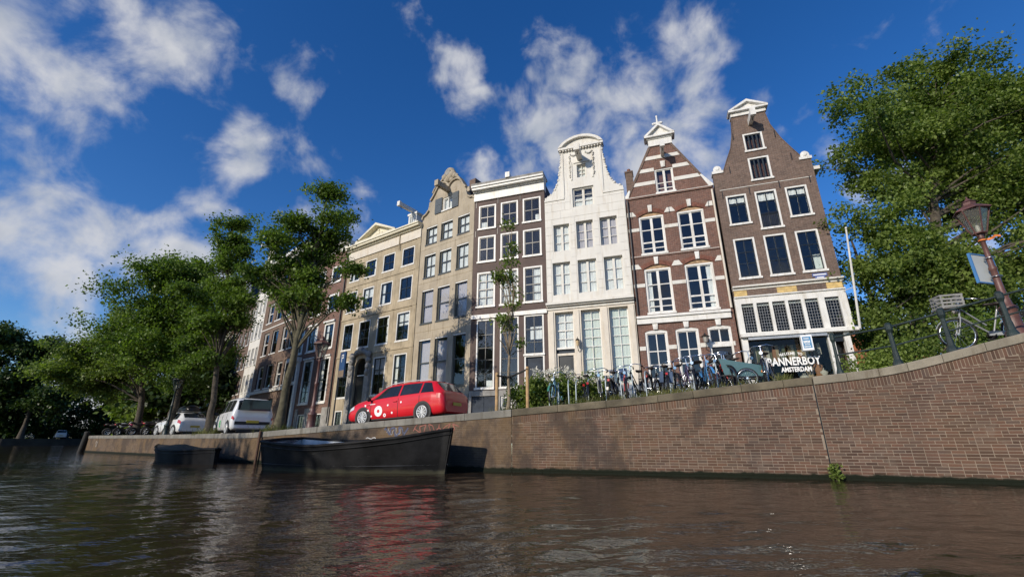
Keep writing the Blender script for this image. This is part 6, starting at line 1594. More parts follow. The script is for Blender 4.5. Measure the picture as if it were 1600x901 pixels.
# thin white flagpole held off the corner of the shop house
m = MB((15.05, 18.72, 5.45)); m.tube([(15.05, 18.72, 5.45), (14.82, 18.12, 7.5), (14.58, 17.5, 9.6)], [0.05, 0.045, 0.035], 10); m.blob((14.57, 17.48, 9.62), 0.05, 8, 5); m.tube([(14.86, 18.22, 7.15), (14.97, 19.0, 7.25)], 0.018, 6)
fp = m.build('flagpole', white, None, (15.05, 18.72, 5.45)); tag(fp, 'thin white flagpole slanting up from the right corner of the shop house', 'flagpole')
lamp_red = pm('oxblood_iron', (0.12, 0.055, 0.045), 0.45, 0.25, 4, bump=0.25)
lamp_glass = glassmat('lantern_glass', (0.82, 0.83, 0.80), 1.9, 0.25, 0.3)
def street_lamp(label, base, h, s=1.0, rz=0.3, mat=None, group='street lamps on the quay'):
    mat = mat or lamp_red
    b = empty('street_lamp', base, rz); tag(b, label, 'street lamp', group)
    hl = h - 0.95 * s
    m = MB(); m.lathe((0, 0, 0), (0, 0, 1), [(0.2, -0.1), (0.2, 0.05), (0.16, 0.1), (0.15, 0.55), (0.17, 0.58), (0.17, 0.64), (0.11, 0.7), (0.085, 0.9), (0.10, 0.93), (0.075, 0.97), (0.062, hl * 0.62), (0.08, hl * 0.63), (0.08, hl * 0.65), (0.055, hl * 0.67), (0.048, hl - 0.12), (0.075, hl - 0.1), (0.05, hl - 0.05), (0.06, hl)], 14); m.build('post', mat, b)
    r0, r1, g0, g1 = 0.13 * s, 0.30 * s, hl + 0.05, hl + 0.60 * s
    m = MB(); n = 6
    m.lathe((0, 0, hl - 0.005), (0, 0, 1), [(0.05, 0), (r0 + 0.02, 0.02), (r0 + 0.02, 0.05)], n, smooth=False)
    for i in range(n):
        t = 2 * math.pi * i / n; t2 = 2 * math.pi * (i + 1) / n
        m.bar((r0 * math.cos(t), r0 * math.sin(t), g0), (r1 * math.cos(t), r1 * math.sin(t), g1), 0.022, 0.022)
        m.bar((r1 * math.cos(t), r1 * math.sin(t), g1), (r1 * math.cos(t2), r1 * math.sin(t2), g1), 0.03, 0.03)
    # curved yoke arms
    for sg in (-1, 1): m.tube([(0, 0, hl - 0.08), (sg * 0.12, 0, hl - 0.05), (sg * 0.16, 0, hl + 0.05)], 0.012, 6)
    lf = m.build('lantern_frame', mat, b)
    lt = math.pi / 6
    for i in range(n):
        t = 2 * math.pi * i / n; t2 = 2 * math.pi * (i + 1) / n; k = 0.97
        m = MB(); P = [(r0 * k * math.cos(t), r0 * k * math.sin(t), g0), (r0 * k * math.cos(t2), r0 * k * math.sin(t2), g0), (r1 * k * math.cos(t2), r1 * k * math.sin(t2), g1), (r1 * k * math.cos(t), r1 * k * math.sin(t), g1)]
        P2_ = [(x * 0.98, y * 0.98, z) for x, y, z in P]; m.add(P + P2_, [(0, 1, 2, 3), (7, 6, 5, 4), (0, 4, 5, 1), (1, 5, 6, 2), (2, 6, 7, 3), (3, 7, 4, 0)]); m.build('lantern_pane', lamp_glass, lf)
    m = MB(); m.lathe((0, 0, g1), (0, 0, 1), [(r1 + 0.06 * s, 0.0), (r1 + 0.05 * s, 0.03), (r1 * 0.55, 0.15 * s), (r1 * 0.42, 0.17 * s), (r1 * 0.42, 0.24 * s), (r1 * 0.5, 0.25 * s), (r1 * 0.2, 0.31 * s), (0.02, 0.36 * s), (0.015, 0.41 * s)], n, smooth=False); m.build('lantern_roof', mat, b)
    m = MB(); m.lathe((0, 0, g0), (0, 0, 1), [(0.04, 0), (0.045, 0.14), (0.03, 0.2)], 10); m.build('bulb', pm('frosted_bulb', (0.75, 0.74, 0.7), 0.4), b)
    return b
LB = (11.62, 10.0, 3.16)
street_lamp('red brown street lamp on the bridge with a notice board on its post', LB, 3.52, 1.05, 0.2)
street_lamp('red brown street lamp between the mossy elm and the red car', (-7.95, 18.35, gz(-7.95, 18.35)), 3.78, 1.0, 0.1)
street_lamp('dark street lamp in the shade of the elms beside the white hatchback', (-21.0, 28.3, gz(-21, 28.3)), 3.7, 1.0, 0.4, rail_m)
# notice board on the bridge lamp
nb = empty('notice_board', (LB[0] + 0.03, LB[1] + 0.02, 4.82), 0.25); nb.scale = (1.2, 1.2, 1.15); tag(nb, 'white notice board with a blue rim strapped to the bridge lamp post', 'sign')
m = MB(); m.box(-0.36, 0.26, 0.09, 0.115, -0.32, 0.30); bd = m.build('board', pm('board_grey', (0.52, 0.55, 0.53), 0.5, 0.05), nb)
m = MB()
for q in ((-0.385, 0.285, -0.345, -0.315), (-0.385, 0.285, 0.295, 0.325), (-0.385, -0.355, -0.3149, 0.2949), (0.255, 0.285, -0.3149, 0.2949)): m.box(q[0], q[1], 0.08, 0.125, q[2], q[3])
m.build('rim', paint('rim_blue', (0.07, 0.20, 0.42)), nb)
m = MB()
for z in (-0.22, 0.2): m.ring((-0.03, -0.02, z), (0, 0, 1), 0.08, 0.012, 16, 5)
m.build('clamp', steel, nb)
m = MB(tuple(LB)); c = (LB[0], LB[1], 5.52)
pts = [(c[0] + 0.05, c[1] - 0.07, c[2]), (c[0] + 0.14, c[1] - 0.1, c[2] + 0.02), (c[0] + 0.26, c[1] - 0.09, c[2] + 0.10), (c[0] + 0.38, c[1] - 0.1, c[2] + 0.09)]
for p, q in zip(pts, pts[1:]): m.bar(p, q, 0.012, 0.05)
m.ring((LB[0], LB[1], 5.52), (0, 0, 1), 0.065, 0.02, 14, 5)
tag(m.build('ribbon', pm('orange_cloth', (0.75, 0.22, 0.05), 0.7), None, LB), 'orange ribbon tied to the bridge lamp just under its lantern', 'ribbon')
# blue parking panel on a pole
pp = empty('parking_sign', (-6.95, 17.95, gz(-6.95, 17.95)), -0.75); tag(pp, 'tall blue parking panel on a thin pole left of the red car', 'sign')
m = MB(); m.tube([(0, 0, -0.1), (0, 0, 2.9)], 0.03, 8); m.build('pole', iron, pp)
m = MB(); m.box(0.04, 0.46, -0.03, 0.03, 1.95, 2.95); pn_ = m.build('panel', paint('parking_blue', (0.012, 0.032, 0.10)), pp)
m = MB(); m.box(0.045, 0.455, -0.034, -0.0305, 1.96, 2.22); m.build('panel_foot', pm('panel_brown', (0.18, 0.13, 0.08), 0.5), pn_)
m = MB(); m.box(0.17, 0.205, -0.034, -0.0305, 2.55, 2.85); m.box(0.206, 0.29, -0.034, -0.0305, 2.82, 2.85); m.box(0.206, 0.29, -0.034, -0.0305, 2.69, 2.72); m.box(0.291, 0.325, -0.034, -0.0305, 2.69, 2.85); m.build('letter', white, pn_)
# mooring pile at the quay end, rusty pile by the boat
x, y, z, tx, ty, nx, ny = Q(0.05); m = MB((x, y, 0)); m.tube([(x - 0.25, y - 0.2, -1), (x - 0.1, y - 0.1, 1.42)], [0.2, 0.19], 10); m.lathe((x - 0.1, y - 0.1, 1.42), (0, 0, 1), [(0.2, 0), (0.2, 0.1), (0.1, 0.14)], 10)
tag(m.build('mooring_post', pm('tarred_timber', (0.02, 0.018, 0.016), 0.8, 0.3, 5, bump=0.6), None, (x, y, 0)), 'black tarred timber post at the far end of the quay', 'post')
x, y, z, tx, ty, nx, ny = Q(s_of_x(-10.0)); m = MB((x, y, 0)); m.tube([(x - nx * 0.1, y - ny * 0.1, -1), (x - nx * 0.1, y - ny * 0.1, z + 0.03)], 0.05, 10)
tag(m.build('mooring_post', pm('rusty_steel', (0.085, 0.042, 0.025), 0.8, 0.3, 6, bump=0.5), None, (x, y, 0)), 'rusty brown mooring pile before the quay wall at the stern of the black boat', 'post')
# ------------------------------------------------------------------ cars
auto_glass = glassmat('car_glass', (0.30, 0.33, 0.34), 1.7, 0.01, 0.0)
trim_m = pm('black_trim', (0.02, 0.02, 0.02), 0.6, 0.2, 8)
cabin_m = pm('car_cabin', (0.03, 0.03, 0.032), 0.8, 0.2, 3)
tail_red = paint('tail_red', (0.45, 0.015, 0.02)); headl = pm('headlamp', (0.6, 0.62, 0.64), 0.1, 0.1, 5, coat=0.6)
alloy = pm('silver_alloy', (0.62, 0.63, 0.64), 0.35, 0.08, 8, metal=0.35)
def car(label, pos, ang, T, paint_m, wheels, wr, glassw, screen, rearw, seams, cat='car', group='cars parked along the quay', rails=False, name='parked_car', lights=None):
    T = np.array(T, float); L = T[-1, 0]
    def prm(x): return [float(np.interp(x, T[:, 0], T[:, i])) for i in range(1, 6)]
    def sec(x):
        zs, zb, zt, wb, wt = prm(x)
        return [(wb * 0.88, zs), (wb * 0.975, zs + 0.10), (wb, zs + (zb - zs) * 0.55), (wb * 0.965, zb), (wt, zb + (zt - zb) * 0.90), (wt * 0.86, zb + (zt - zb) * 0.985), (0.0, zt)]
    def S(x, t, side=1, out=0.0):
        p = sec(x); i = min(int(t), 5); f = t - i; y = p[i][0] + (p[i + 1][0] - p[i][0]) * f; z = p[i][1] + (p[i + 1][1] - p[i][1]) * f
        v = Vector((x, y * side, z))
        if out:
            e = 0.02; a = Vector(S(min(x + e, L), t, side)) - Vector(S(max(x - e, 0), t, side)); t0 = max(0.0, t - 0.05); t1 = min(6.0, t + 0.05)
            b = Vector(S(x, t1, side)) - Vector(S(x, t0, side)); nrm = (b.cross(a) * side); nrm = nrm.normalized() if nrm.length > 1e-9 else Vector((0, 0, 1))
            v += nrm * out
        return tuple(v)
    c = empty(name, pos, ang); tag(c, label, cat, group)
    ts = [0, 0.5, 1, 1.5, 2, 2.5, 3, 3.33, 3.66, 4, 4.5, 5, 5.5, 6]
    xs = sorted(set([round(L * i / 46, 3) for i in range(47)] + [round(t, 3) for t in T[:, 0]]))
    m = MB(); nt = len(ts); row = 2 * nt - 1
    for x in xs:
        m.v += [S(x, t, 1) for t in ts] + [S(x, t, -1) for t in ts[-2::-1]]
    for i in range(len(xs) - 1):
        for k in range(row - 1):
            m.f.append([i * row + k, i * row + k + 1, (i + 1) * row + k + 1, (i + 1) * row + k]); m.m.append(0); m.s.append(True)
        m.f.append([i * row + row - 1, i * row, (i + 1) * row, (i + 1) * row + row - 1]); m.m.append(0); m.s.append(False)
    m.f.append(list(range(row - 1, -1, -1))); m.m.append(0); m.s.append(False)
    b = len(m.v) - row; m.f.append([b + k for k in range(row)]); m.m.append(0); m.s.append(False)
    body = m.build('body', paint_m, c)
    # opaque glass patches, their dark colour standing in for a dim cabin
    def patch(nm, fx0, fx1, t0, t1, side, mat, out=0.008, nx_=8, ntt=5, under=True):
        mm = MB(); g = []
        for a in range(nx_ + 1):
            for k in range(ntt + 1):
                t = t0 + (t1 - t0) * k / ntt; f = k / ntt; xa = fx0[0] + (fx0[1] - fx0[0]) * f; xb = fx1[0] + (fx1[1] - fx1[0]) * f
                x = xa + (xb - xa) * a / nx_; mm.v.append(S(x, t, side, out))
        for a in range(nx_):
            for k in range(ntt):
                q = [a * (ntt + 1) + k, (a + 1) * (ntt + 1) + k, (a + 1) * (ntt + 1) + k + 1, a * (ntt + 1) + k + 1]
                mm.f.append(q if side < 0 else q[::-1]); mm.m.append(0); mm.s.append(True)
        return mm.build(nm, mat, c)
    gl_m = MATS.get('car_window') or pm('car_window', (0.022, 0.026, 0.03), 0.05, 0.3, 2, spec=0.6)
    for side in (-1, 1):
        for (a, b_) in glassw: patch('side_window', a, b_, 3.10, 3.92, side, gl_m)
    def top_patch(nm, xa, xb, tmin):
        for side in (1, -1): patch(nm, (xa, xa), (xb, xb), tmin, 6.0, side, gl_m, 0.007, 6, 8)
    top_patch('windscreen', screen[0], screen[1], 4.12)
    if rearw: top_patch('rear_window', rearw[0], rearw[1], 4.12)
    for side in (-1, 1):
        for sx in seams:
            mm = MB(); mm.tube([S(sx, 0.3 + 2.6 * k / 8, side, 0.0) for k in range(9)], 0.011, 5, caps=False); mm.build('door_seam', trim_m, c)
        mm = MB(); mm.tube([S(wheels[0] + wr + 0.08 + (wheels[1] - wheels[0] - 2 * wr - 0.16) * k / 6, 0.35, side, 0.01) for k in range(7)], 0.03, 6); mm.build('sill_trim', trim_m, c)
        for hx in seams[1:]:
            mm = MB(); p = S(hx - 0.0, 2.55, side, 0.02); mm.box(p[0] + 0.05, p[0] + 0.22, p[1] - 0.015, p[1] + 0.015, p[2], p[2] + 0.03); mm.build('door_handle', paint_m, c)
        p = S(screen[0] - 0.28 if screen[0] > screen[1] else screen[1] - 0.28, 3.0, side, 0.0)
        mm = MB(); mm.blob((p[0] + 0.12, p[1] + side * 0.12, p[2] + 0.05), 0.1, 8, 6, sc=(0.6, 1.1, 0.8)); mm.bar((p[0] + 0.12, p[1] - side * 0.02, p[2] + 0.01), (p[0] + 0.12, p[1] + side * 0.08, p[2] + 0.03), 0.04, 0.03); mm.build('mirror', trim_m, c)
        for wx in wheels:
            wb = prm(wx)[3]
            mm = MB(); mm.lathe((wx, side * (wb - 0.25), wr), (0, side, 0), [(wr + 0.055, 0), (wr + 0.055, 0.256)], 28); mm.build('wheel_arch', trim_m, c)
            mm = MB(); mm.lathe((0, 0, 0), (0, side, 0), [(wr * 0.66, -0.01), (wr * 0.94, -0.02), (wr, -0.05), (wr, -0.18), (wr * 0.9, -0.2)][::1], 28); w = mm.build('wheel', rubber, c, (wx, side * (wb + 0.028), wr))
            mm = MB(); mm.lathe((0, 0, 0), (0, side, 0), [(wr * 0.70, -0.02), (wr * 0.68, 0.004), (wr * 0.62, 0.004), (wr * 0.6, -0.04)], 28)
            mm.lathe((0, 0, 0), (0, side, 0), [(wr * 0.16, -0.02), (wr * 0.13, 0.01)], 12)
            for i in range(10):
                t = 2 * math.pi * i / 10; d = Vector((math.cos(t), 0, math.sin(t))); q = Vector((-math.sin(t), 0, math.cos(t)))
                for o_ in (-0.028, 0.028):
                    a1 = d * wr * 0.12 + q * o_ * 0.6; a2 = d * wr * 0.64 + q * o_ * 1.3; mm.bar(tuple(a1 + Vector((0, side * -0.005, 0))), tuple(a2 + Vector((0, side * -0.012, 0))), 0.03, 0.02)
            mm.build('rim', alloy, w)
            mm = MB(); mm.lathe((0, 0, 0), (0, side, 0), [(wr * 0.62, -0.06), (wr * 0.62, -0.05)], 20); mm.build('brake_disc', trim_m, w)
        if lights:
            (rx0, rx1, rt0, rt1), (fx0, fx1, ft0, ft1) = lights
            patch('tail_light', (rx0, rx0), (rx1, rx1), rt0, rt1, side, tail_red, 0.012, 4, 3); patch('headlight', (fx0, fx0), (fx1, fx1), ft0, ft1, side, headl, 0.010, 4, 3)
        if rails:
            mm = MB(); mm.tube([(x, side * (prm(x)[4] * 0.9), sec(x)[5][1] + 0.035) for x in np.linspace(0.75, 2.85, 12)], 0.018, 6); mm.build('roof_rail', alloy, c)
    zs0, zb0, zt0, wb0, wt0 = prm(0.0)
    mm = MB(); mm.box(-0.02, 0.0, -0.26, 0.26, zs0 + 0.22, zs0 + 0.33); mm.build('number_plate', pm('yellow_plate', (0.6, 0.45, 0.05), 0.5), c)
    mm = MB(); mm.box(0.06, L - 0.1, -wb0 * 0.8, wb0 * 0.8, prm(L / 2)[0] - 0.05, prm(L / 2)[0] + 0.06); mm.build('underbody', trim_m, c)
    c['L'] = L
    return c, S
#        x     sill  belt  top   wbelt  wroof
WAGON = [(0.0, 0.30, 0.62, 0.66, 0.72, 0.60), (0.05, 0.26, 0.86, 0.92, 0.82, 0.66), (0.12, 0.24, 0.93, 1.02, 0.86, 0.62), (0.5, 0.21, 0.95, 1.40, 0.895, 0.58), (0.85, 0.19, 0.95, 1.455, 0.90, 0.60), (1.7, 0.18, 0.93, 1.485, 0.90, 0.61), (2.5, 0.18, 0.91, 1.46, 0.90, 0.60), (2.85, 0.18, 0.90, 1.37, 0.90, 0.60), (3.5, 0.19, 0.88, 1.01, 0.89, 0.68), (4.05, 0.21, 0.80, 0.90, 0.86, 0.70), (4.35, 0.23, 0.70, 0.79, 0.80, 0.66), (4.52, 0.26, 0.56, 0.66, 0.70, 0.55), (4.57, 0.30, 0.48, 0.55, 0.62, 0.45)]
red_paint = pm('red_car_paint', (0.60, 0.012, 0.022), 0.35, 0.04, 2, coat=0.45, spec=0.3)
white_car = pm('white_car_paint', (0.72, 0.73, 0.74), 0.3, 0.04, 2, coat=0.8)
x, y, z, a = on_quay(-4.42, 1.75)
# origin at the rear bumper, facing away along the quay to the left
hx, hy = math.cos(a + math.pi), math.sin(a + math.pi)
xr, yr, zr, ar = on_quay(-2.75, 1.75); xf, yf, zf, af = on_quay(-6.6, 1.7)
ang = math.atan2(yf - yr, xf - xr)
rc, RS = car('bright red estate car with white ring stickers parked on the quay', (xr, yr, zr - 0.06), ang, WAGON, red_paint, (0.86, 3.62), 0.325,
    [((0.42, 0.66), (0.98, 0.98)), ((1.05, 1.05), (1.92, 1.92)), ((2.0, 2.0), (3.22, 2.72))], (3.42, 2.92), (0.14, 0.46), [1.02, 1.96, 3.24], rails=True, lights=((0.03, 0.30, 2.45, 2.95), (4.12, 4.45, 2.5, 2.98)))
slope = math.atan2(zr - zf, math.hypot(xf - xr, yf - yr)); rc.rotation_euler = (0, slope, ang)
sticker = pm('white_sticker', (0.82, 0.82, 0.82), 0.5, 0.02)
def disc(nm, S, x, t, r, mat, side=1, inner=0.0, parent=None, out=0.004):
    p = Vector(S(x, t, side)); m = MB(); n = 24; vs_ = []; fs = []
    for i in range(n):
        tt = 2 * math.pi * i / n
        for rr_ in (r, inner):
            z = p.z + rr_ * math.sin(tt); xx = p.x + rr_ * math.cos(tt)
            # lay the sticker on the door panel
            lo, hi = 0.05, 2.98
            for _ in range(18):
                mid = (lo + hi) / 2
                if S(xx, mid, side)[2] < z: lo = mid
                else: hi = mid
            q = S(xx, lo, side); vs_.append((xx, q[1] + side * out, z))
    for i in range(n):
        j = (i + 1) % n
        fs.append((2 * i, 2 * j, 2 * j + 1, 2 * i + 1) if side < 0 else (2 * i, 2 * i + 1, 2 * j + 1, 2 * j))
    m.add(vs_, fs); return m.build(nm, mat, parent)
for (x_, t_, r_, i_) in ((2.86, 1.75, 0.19, 0.062), (2.56, 1.2, 0.065, 0.025), (3.36, 1.95, 0.038, 0), (3.20, 1.2, 0.034, 0), (2.42, 2.3, 0.036, 0), (2.22, 1.4, 0.04, 0), (1.82, 2.45, 0.036, 0), (3.52, 2.55, 0.036, 0)):
    disc('sticker', RS, x_, t_, r_, sticker, 1, i_, rc)
m = MB(); n = 12
for i in range(n):
    xx = 3.55 - i * 0.045; p = RS(xx, 2.62, 1, 0.006); m.box(xx - 0.018, xx + 0.012, p[1] - 0.003, p[1] + 0.003, p[2] - 0.018, p[2] + 0.02)
m.build('sticker_lettering', sticker, rc)
HATCH = [(0.0, 0.30, 0.60, 0.66, 0.70, 0.60), (0.05, 0.26, 0.84, 0.95, 0.82, 0.66), (0.25, 0.23, 0.96, 1.10, 0.87, 0.60), (0.6, 0.20, 0.97, 1.40, 0.89, 0.58), (1.1, 0.18, 0.94, 1.455, 0.89, 0.60), (1.9, 0.18, 0.92, 1.45, 0.89, 0.60), (2.5, 0.18, 0.90, 1.36, 0.89, 0.60), (3.2, 0.19, 0.87, 1.0, 0.88, 0.68), (3.75, 0.21, 0.79, 0.9, 0.86, 0.7), (4.05, 0.24, 0.66, 0.78, 0.78, 0.64), (4.22, 0.28, 0.50, 0.6, 0.66, 0.5), (4.26, 0.32, 0.44, 0.5, 0.55, 0.4)]
x, y, z, a = on_quay(-21.2, 1.7)
c1, S1 = car('white hatchback with a black roof box, parked beside the elms', (x, y, z - 0.06), a + math.pi + 0.12, HATCH, white_car, (0.82, 3.38), 0.32,
    [((0.62, 0.85), (1.12, 1.12)), ((1.18, 1.18), (1.85, 1.85)), ((1.92, 1.92), (2.95, 2.42))], (3.12, 2.58), (0.27, 0.58), [1.15, 1.88, 2.75], lights=((0.06, 0.42, 2.45, 3.0), (3.85, 4.1, 2.4, 2.98)))
rb = empty('roof_box', (x + math.cos(a + math.pi + 0.12) * 1.5, y + math.sin(a + math.pi + 0.12) * 1.5, z - 0.06 + 1.52), a + math.pi + 0.12); tag(rb, 'black roof box on top of the white hatchback', 'roof box')
m = MB(); n = 10; prof = [(-0.95, 0.0, 0.34), (-0.9, 0.22, 0.38), (-0.6, 0.36, 0.42), (0.2, 0.38, 0.42), (0.7, 0.30, 0.36), (0.98, 0.12, 0.24), (1.02, 0.04, 0.15)]
for (xx, h, w) in prof:
    for k in range(n + 1): t = math.pi * k / n; m.v.append((xx, w * math.cos(t), 0.03 + max(0.02, h) * math.sin(t) ** 0.6 if 0 < k < n else 0.03))
for i in range(len(prof) - 1):
    for k in range(n): m.f.append([i * (n + 1) + k, i * (n + 1) + k + 1, (i + 1) * (n + 1) + k + 1, (i + 1) * (n + 1) + k]); m.m.append(0); m.s.append(True)
    m.f.append([i * (n + 1) + n, i * (n + 1), (i + 1) * (n + 1), (i + 1) * (n + 1) + n]); m.m.append(0); m.s.append(False)
m.build('shell', blackp, rb)
m = MB()
for xx in (-0.5, 0.5): m.box(xx - 0.03, xx + 0.03, -0.55, 0.55, -0.02, 0.012)
m.build('roof_bar', alloy, rb)
VAN = [(0.0, 0.32, 0.72, 0.80, 0.74, 0.66), (0.04, 0.28, 0.94, 1.1, 0.84, 0.70), (0.12, 0.24, 0.98, 1.45, 0.87, 0.68), (0.25, 0.22, 0.99, 1.62, 0.88, 0.68), (0.6, 0.2, 0.99, 1.68, 0.885, 0.69), (1.6, 0.19, 0.97, 1.70, 0.885, 0.69), (2.1, 0.19, 0.96, 1.66, 0.885, 0.68), (2.4, 0.19, 0.95, 1.55, 0.885, 0.67), (3.0, 0.19, 0.93, 1.12, 0.88, 0.70), (3.4, 0.21, 0.86, 0.98, 0.85, 0.70), (3.68, 0.24, 0.7, 0.84, 0.76, 0.62), (3.8, 0.3, 0.5, 0.6, 0.62, 0.5)]
x, y, z, a = on_quay(-13.7, 1.45)
c2, S2 = car('small white van with a black rear window and a green logo on its side', (x, y, z - 0.06), a + math.pi - 0.10, VAN, white_car, (0.62, 3.06), 0.31,
    [((0.28, 0.38), (0.95, 0.95)), ((1.02, 1.02), (1.72, 1.72)), ((1.8, 1.8), (2.72, 2.32))], (2.93, 2.45), (0.045, 0.2), [0.98, 1.76, 2.6], cat='van', lights=((0.02, 0.12, 2.2, 2.6), (3.45, 3.7, 2.4, 2.95)))
c2.scale = (1.06, 1.06, 1.06)
green_v = pm('green_vinyl', (0.03, 0.36, 0.10), 0.5, 0.05)
disc('logo', S2, 2.1, 1.75, 0.17, green_v, 1, 0.10, c2); disc('logo', S2, 2.1, 1.75, 0.055, green_v, 1, 0.0, c2)
m = MB(); p = S2(0.08, 4.6, 1); m.box(-0.012, 0.03, -0.66, 0.66, 1.04, 1.06)
# plain black tailgate window set into the upright rear
m = MB(); m.prism([(-0.64, 1.06), (0.64, 1.06), (0.58, 1.55), (-0.58, 1.55)], -0.004, 0.02)
tg = m.build('tailgate_window', MATS['car_window'], c2, (0.055, 0, 0)); tg.rotation_euler = (0, R(14), R(-90)); tg.location = (-0.21, 0, 0.02); tg.rotation_euler = (0, 0, R(-90))
m = MB(); m.box(-0.015, 0.03, -0.74, 0.74, 0.46, 0.60); m.build('rear_bumper_strip', trim_m, c2)

# ------------------------------------------------------------------ scooters and motorbikes at the quay end
def motorbike(label, pos, ang, col, fairing, screen=True):
    b = empty('motorbike', pos, ang); b.rotation_euler = (0.12, 0, ang); tag(b, label, 'motorbike', 'motorbikes parked at the quay end')
    for wx in (-0.68, 0.72):
        m = MB(); m.ring((0, 0, 0), (0, 1, 0), 0.24, 0.065, 22, 8); w = m.build('wheel', rubber, b, (wx, 0, 0.305)); m = MB(); m.ring((0, 0, 0), (0, 1, 0), 0.18, 0.025, 20, 6)
        for i in range(5): t = 2 * math.pi * i / 5; m.bar((0, 0, 0), (0.17 * math.cos(t), 0, 0.17 * math.sin(t)), 0.035, 0.03)
        m.build('rim', alloy, w)
    m = MB(); m.tube([(0.72, 0.09, 0.305), (0.5, 0.09, 0.85)], 0.03, 8); m.tube([(0.72, -0.09, 0.305), (0.5, -0.09, 0.85)], 0.03, 8); m.build('fork', chrome, b)
    m = MB(); m.blob((0.02, 0, 0.42), 0.27, 10, 7, sc=(1.1, 0.75, 0.85)); m.tube([(0.45, 0, 0.85), (0.1, 0, 0.62), (-0.68, 0.0, 0.36)], 0.05, 8); m.tube([(-0.05, 0.18, 0.3), (-0.8, 0.2, 0.38)], [0.05, 0.065], 10); m.build('engine', iron, b)
    m = MB(); m.blob((0.2, 0, 0.83), 0.22, 12, 8, sc=(1.35, 0.75, 0.75)); m.build('tank', col, b)
    m = MB(); m.blob((-0.35, 0, 0.80), 0.2, 12, 7, sc=(1.75, 0.75, 0.42)); m.blob((-0.75, 0, 0.86), 0.13, 10, 6, sc=(1.3, 0.8, 0.6)); m.build('saddle', saddle_m, b)
    m = MB(); m.blob((0.62, 0, 0.88), 0.2, 12, 8, sc=(0.8, 1.0, 1.1)); m.build('fairing', fairing, b)
    m = MB(); m.blob((0.76, 0, 0.86), 0.09, 10, 6, sc=(0.5, 1, 1)); m.build('headlight', headl, b)
    m = MB(); m.tube([(0.36, -0.38, 1.0), (0.5, -0.2, 1.04), (0.5, 0.2, 1.04), (0.36, 0.38, 1.0)], 0.018, 8); m.build('handlebar', iron, b)
    for s in (-1, 1): m = MB(); m.tube([(0.48, s * 0.22, 1.03), (0.52, s * 0.32, 1.17)], 0.008, 5); m.blob((0.53, s * 0.34, 1.2), 0.06, 8, 5, sc=(0.4, 1.2, 0.8)); m.build('mirror', iron, b)
    m = MB(); m.box(-0.94, -0.9, -0.08, 0.08, 0.78, 0.84); m.build('tail_light', tail_red, b)
    if screen: m = MB(); m.prism([(-0.15, 0), (0.15, 0), (0.1, 0.28), (-0.1, 0.28)], 0, 0.01); o = m.build('windshield', glass_dark, b, (0.66, 0, 1.0)); o.rotation_euler = (R(-25), 0, R(90))
    return b
for (X, off, yaw, c_, f_, lab) in ((-24.6, 0.9, 1.9, blk, blk, 'black motorbike nearest the white hatchback'), (-26.3, 0.9, 1.5, blk, iron, 'black motorbike in the middle of the parked row, under the spreading elm'),
                                 (-28.6, 0.8, 1.7, paint('moto_pink', (0.55, 0.08, 0.16)), paint('moto_pink', (0.55, 0.08, 0.16)), 'motorbike with a pink red tank near the quay end'), (-30.6, 0.9, 1.2, gry, wht, 'pale grey motorbike, farthest along the quay')):
    x, y, z, a = on_quay(X, off); motorbike(lab, (x, y, z - 0.06), a + yaw, c_, f_)

# ------------------------------------------------------------------ boats
tar = pm('black_hull', (0.013, 0.013, 0.0135), 0.6, 0.5, 1.8, bump=0.3, bs=14, streak=0.0, spec=0.15)
def hull_mat():
    """black paint, scuffed along the middle, a pale scum line just above the water"""
    nt, N, L, P = nodes_of(tar); g = N.new('ShaderNodeNewGeometry'); src = P.inputs['Base Color'].links[0].from_socket
    n = noise_node(N, L, scaled(N, L, g.outputs['Position'], (1.0, 1.0, 3.2)), 1.7, 9, 0.72)
    c = mixc(N, L, ramp01(N, L, n, 0.60, 0.74), src, (0.075, 0.074, 0.07))
    sp = N.new('ShaderNodeSeparateXYZ'); L.new(g.outputs['Position'], sp.inputs[0])
    a = N.new('ShaderNodeMath'); a.operation = 'MULTIPLY_ADD'; L.new(noise_node(N, L, g.outputs['Position'], 4, 4), a.inputs[0]); a.inputs[1].default_value = -0.14; L.new(sp.outputs[2], a.inputs[2])
    lo = N.new('ShaderNodeMapRange'); lo.interpolation_type = 'SMOOTHSTEP'; L.new(a.outputs[0], lo.inputs[0]); lo.inputs[1].default_value = -0.04; lo.inputs[2].default_value = 0.06; lo.inputs[3].default_value = 0.8; lo.inputs[4].default_value = 0
    L.new(mixc(N, L, lo.outputs[0], c, (0.06, 0.058, 0.038)), P.inputs['Base Color'])
hull_mat()
inside_boat = pm('boat_inside', (0.42, 0.44, 0.46), 0.7, 0.2, 3)
hull_scuff = pm('scuffed_black', (0.028, 0.028, 0.028), 0.42, 0.5, 3.0, bump=0.3, bs=20)
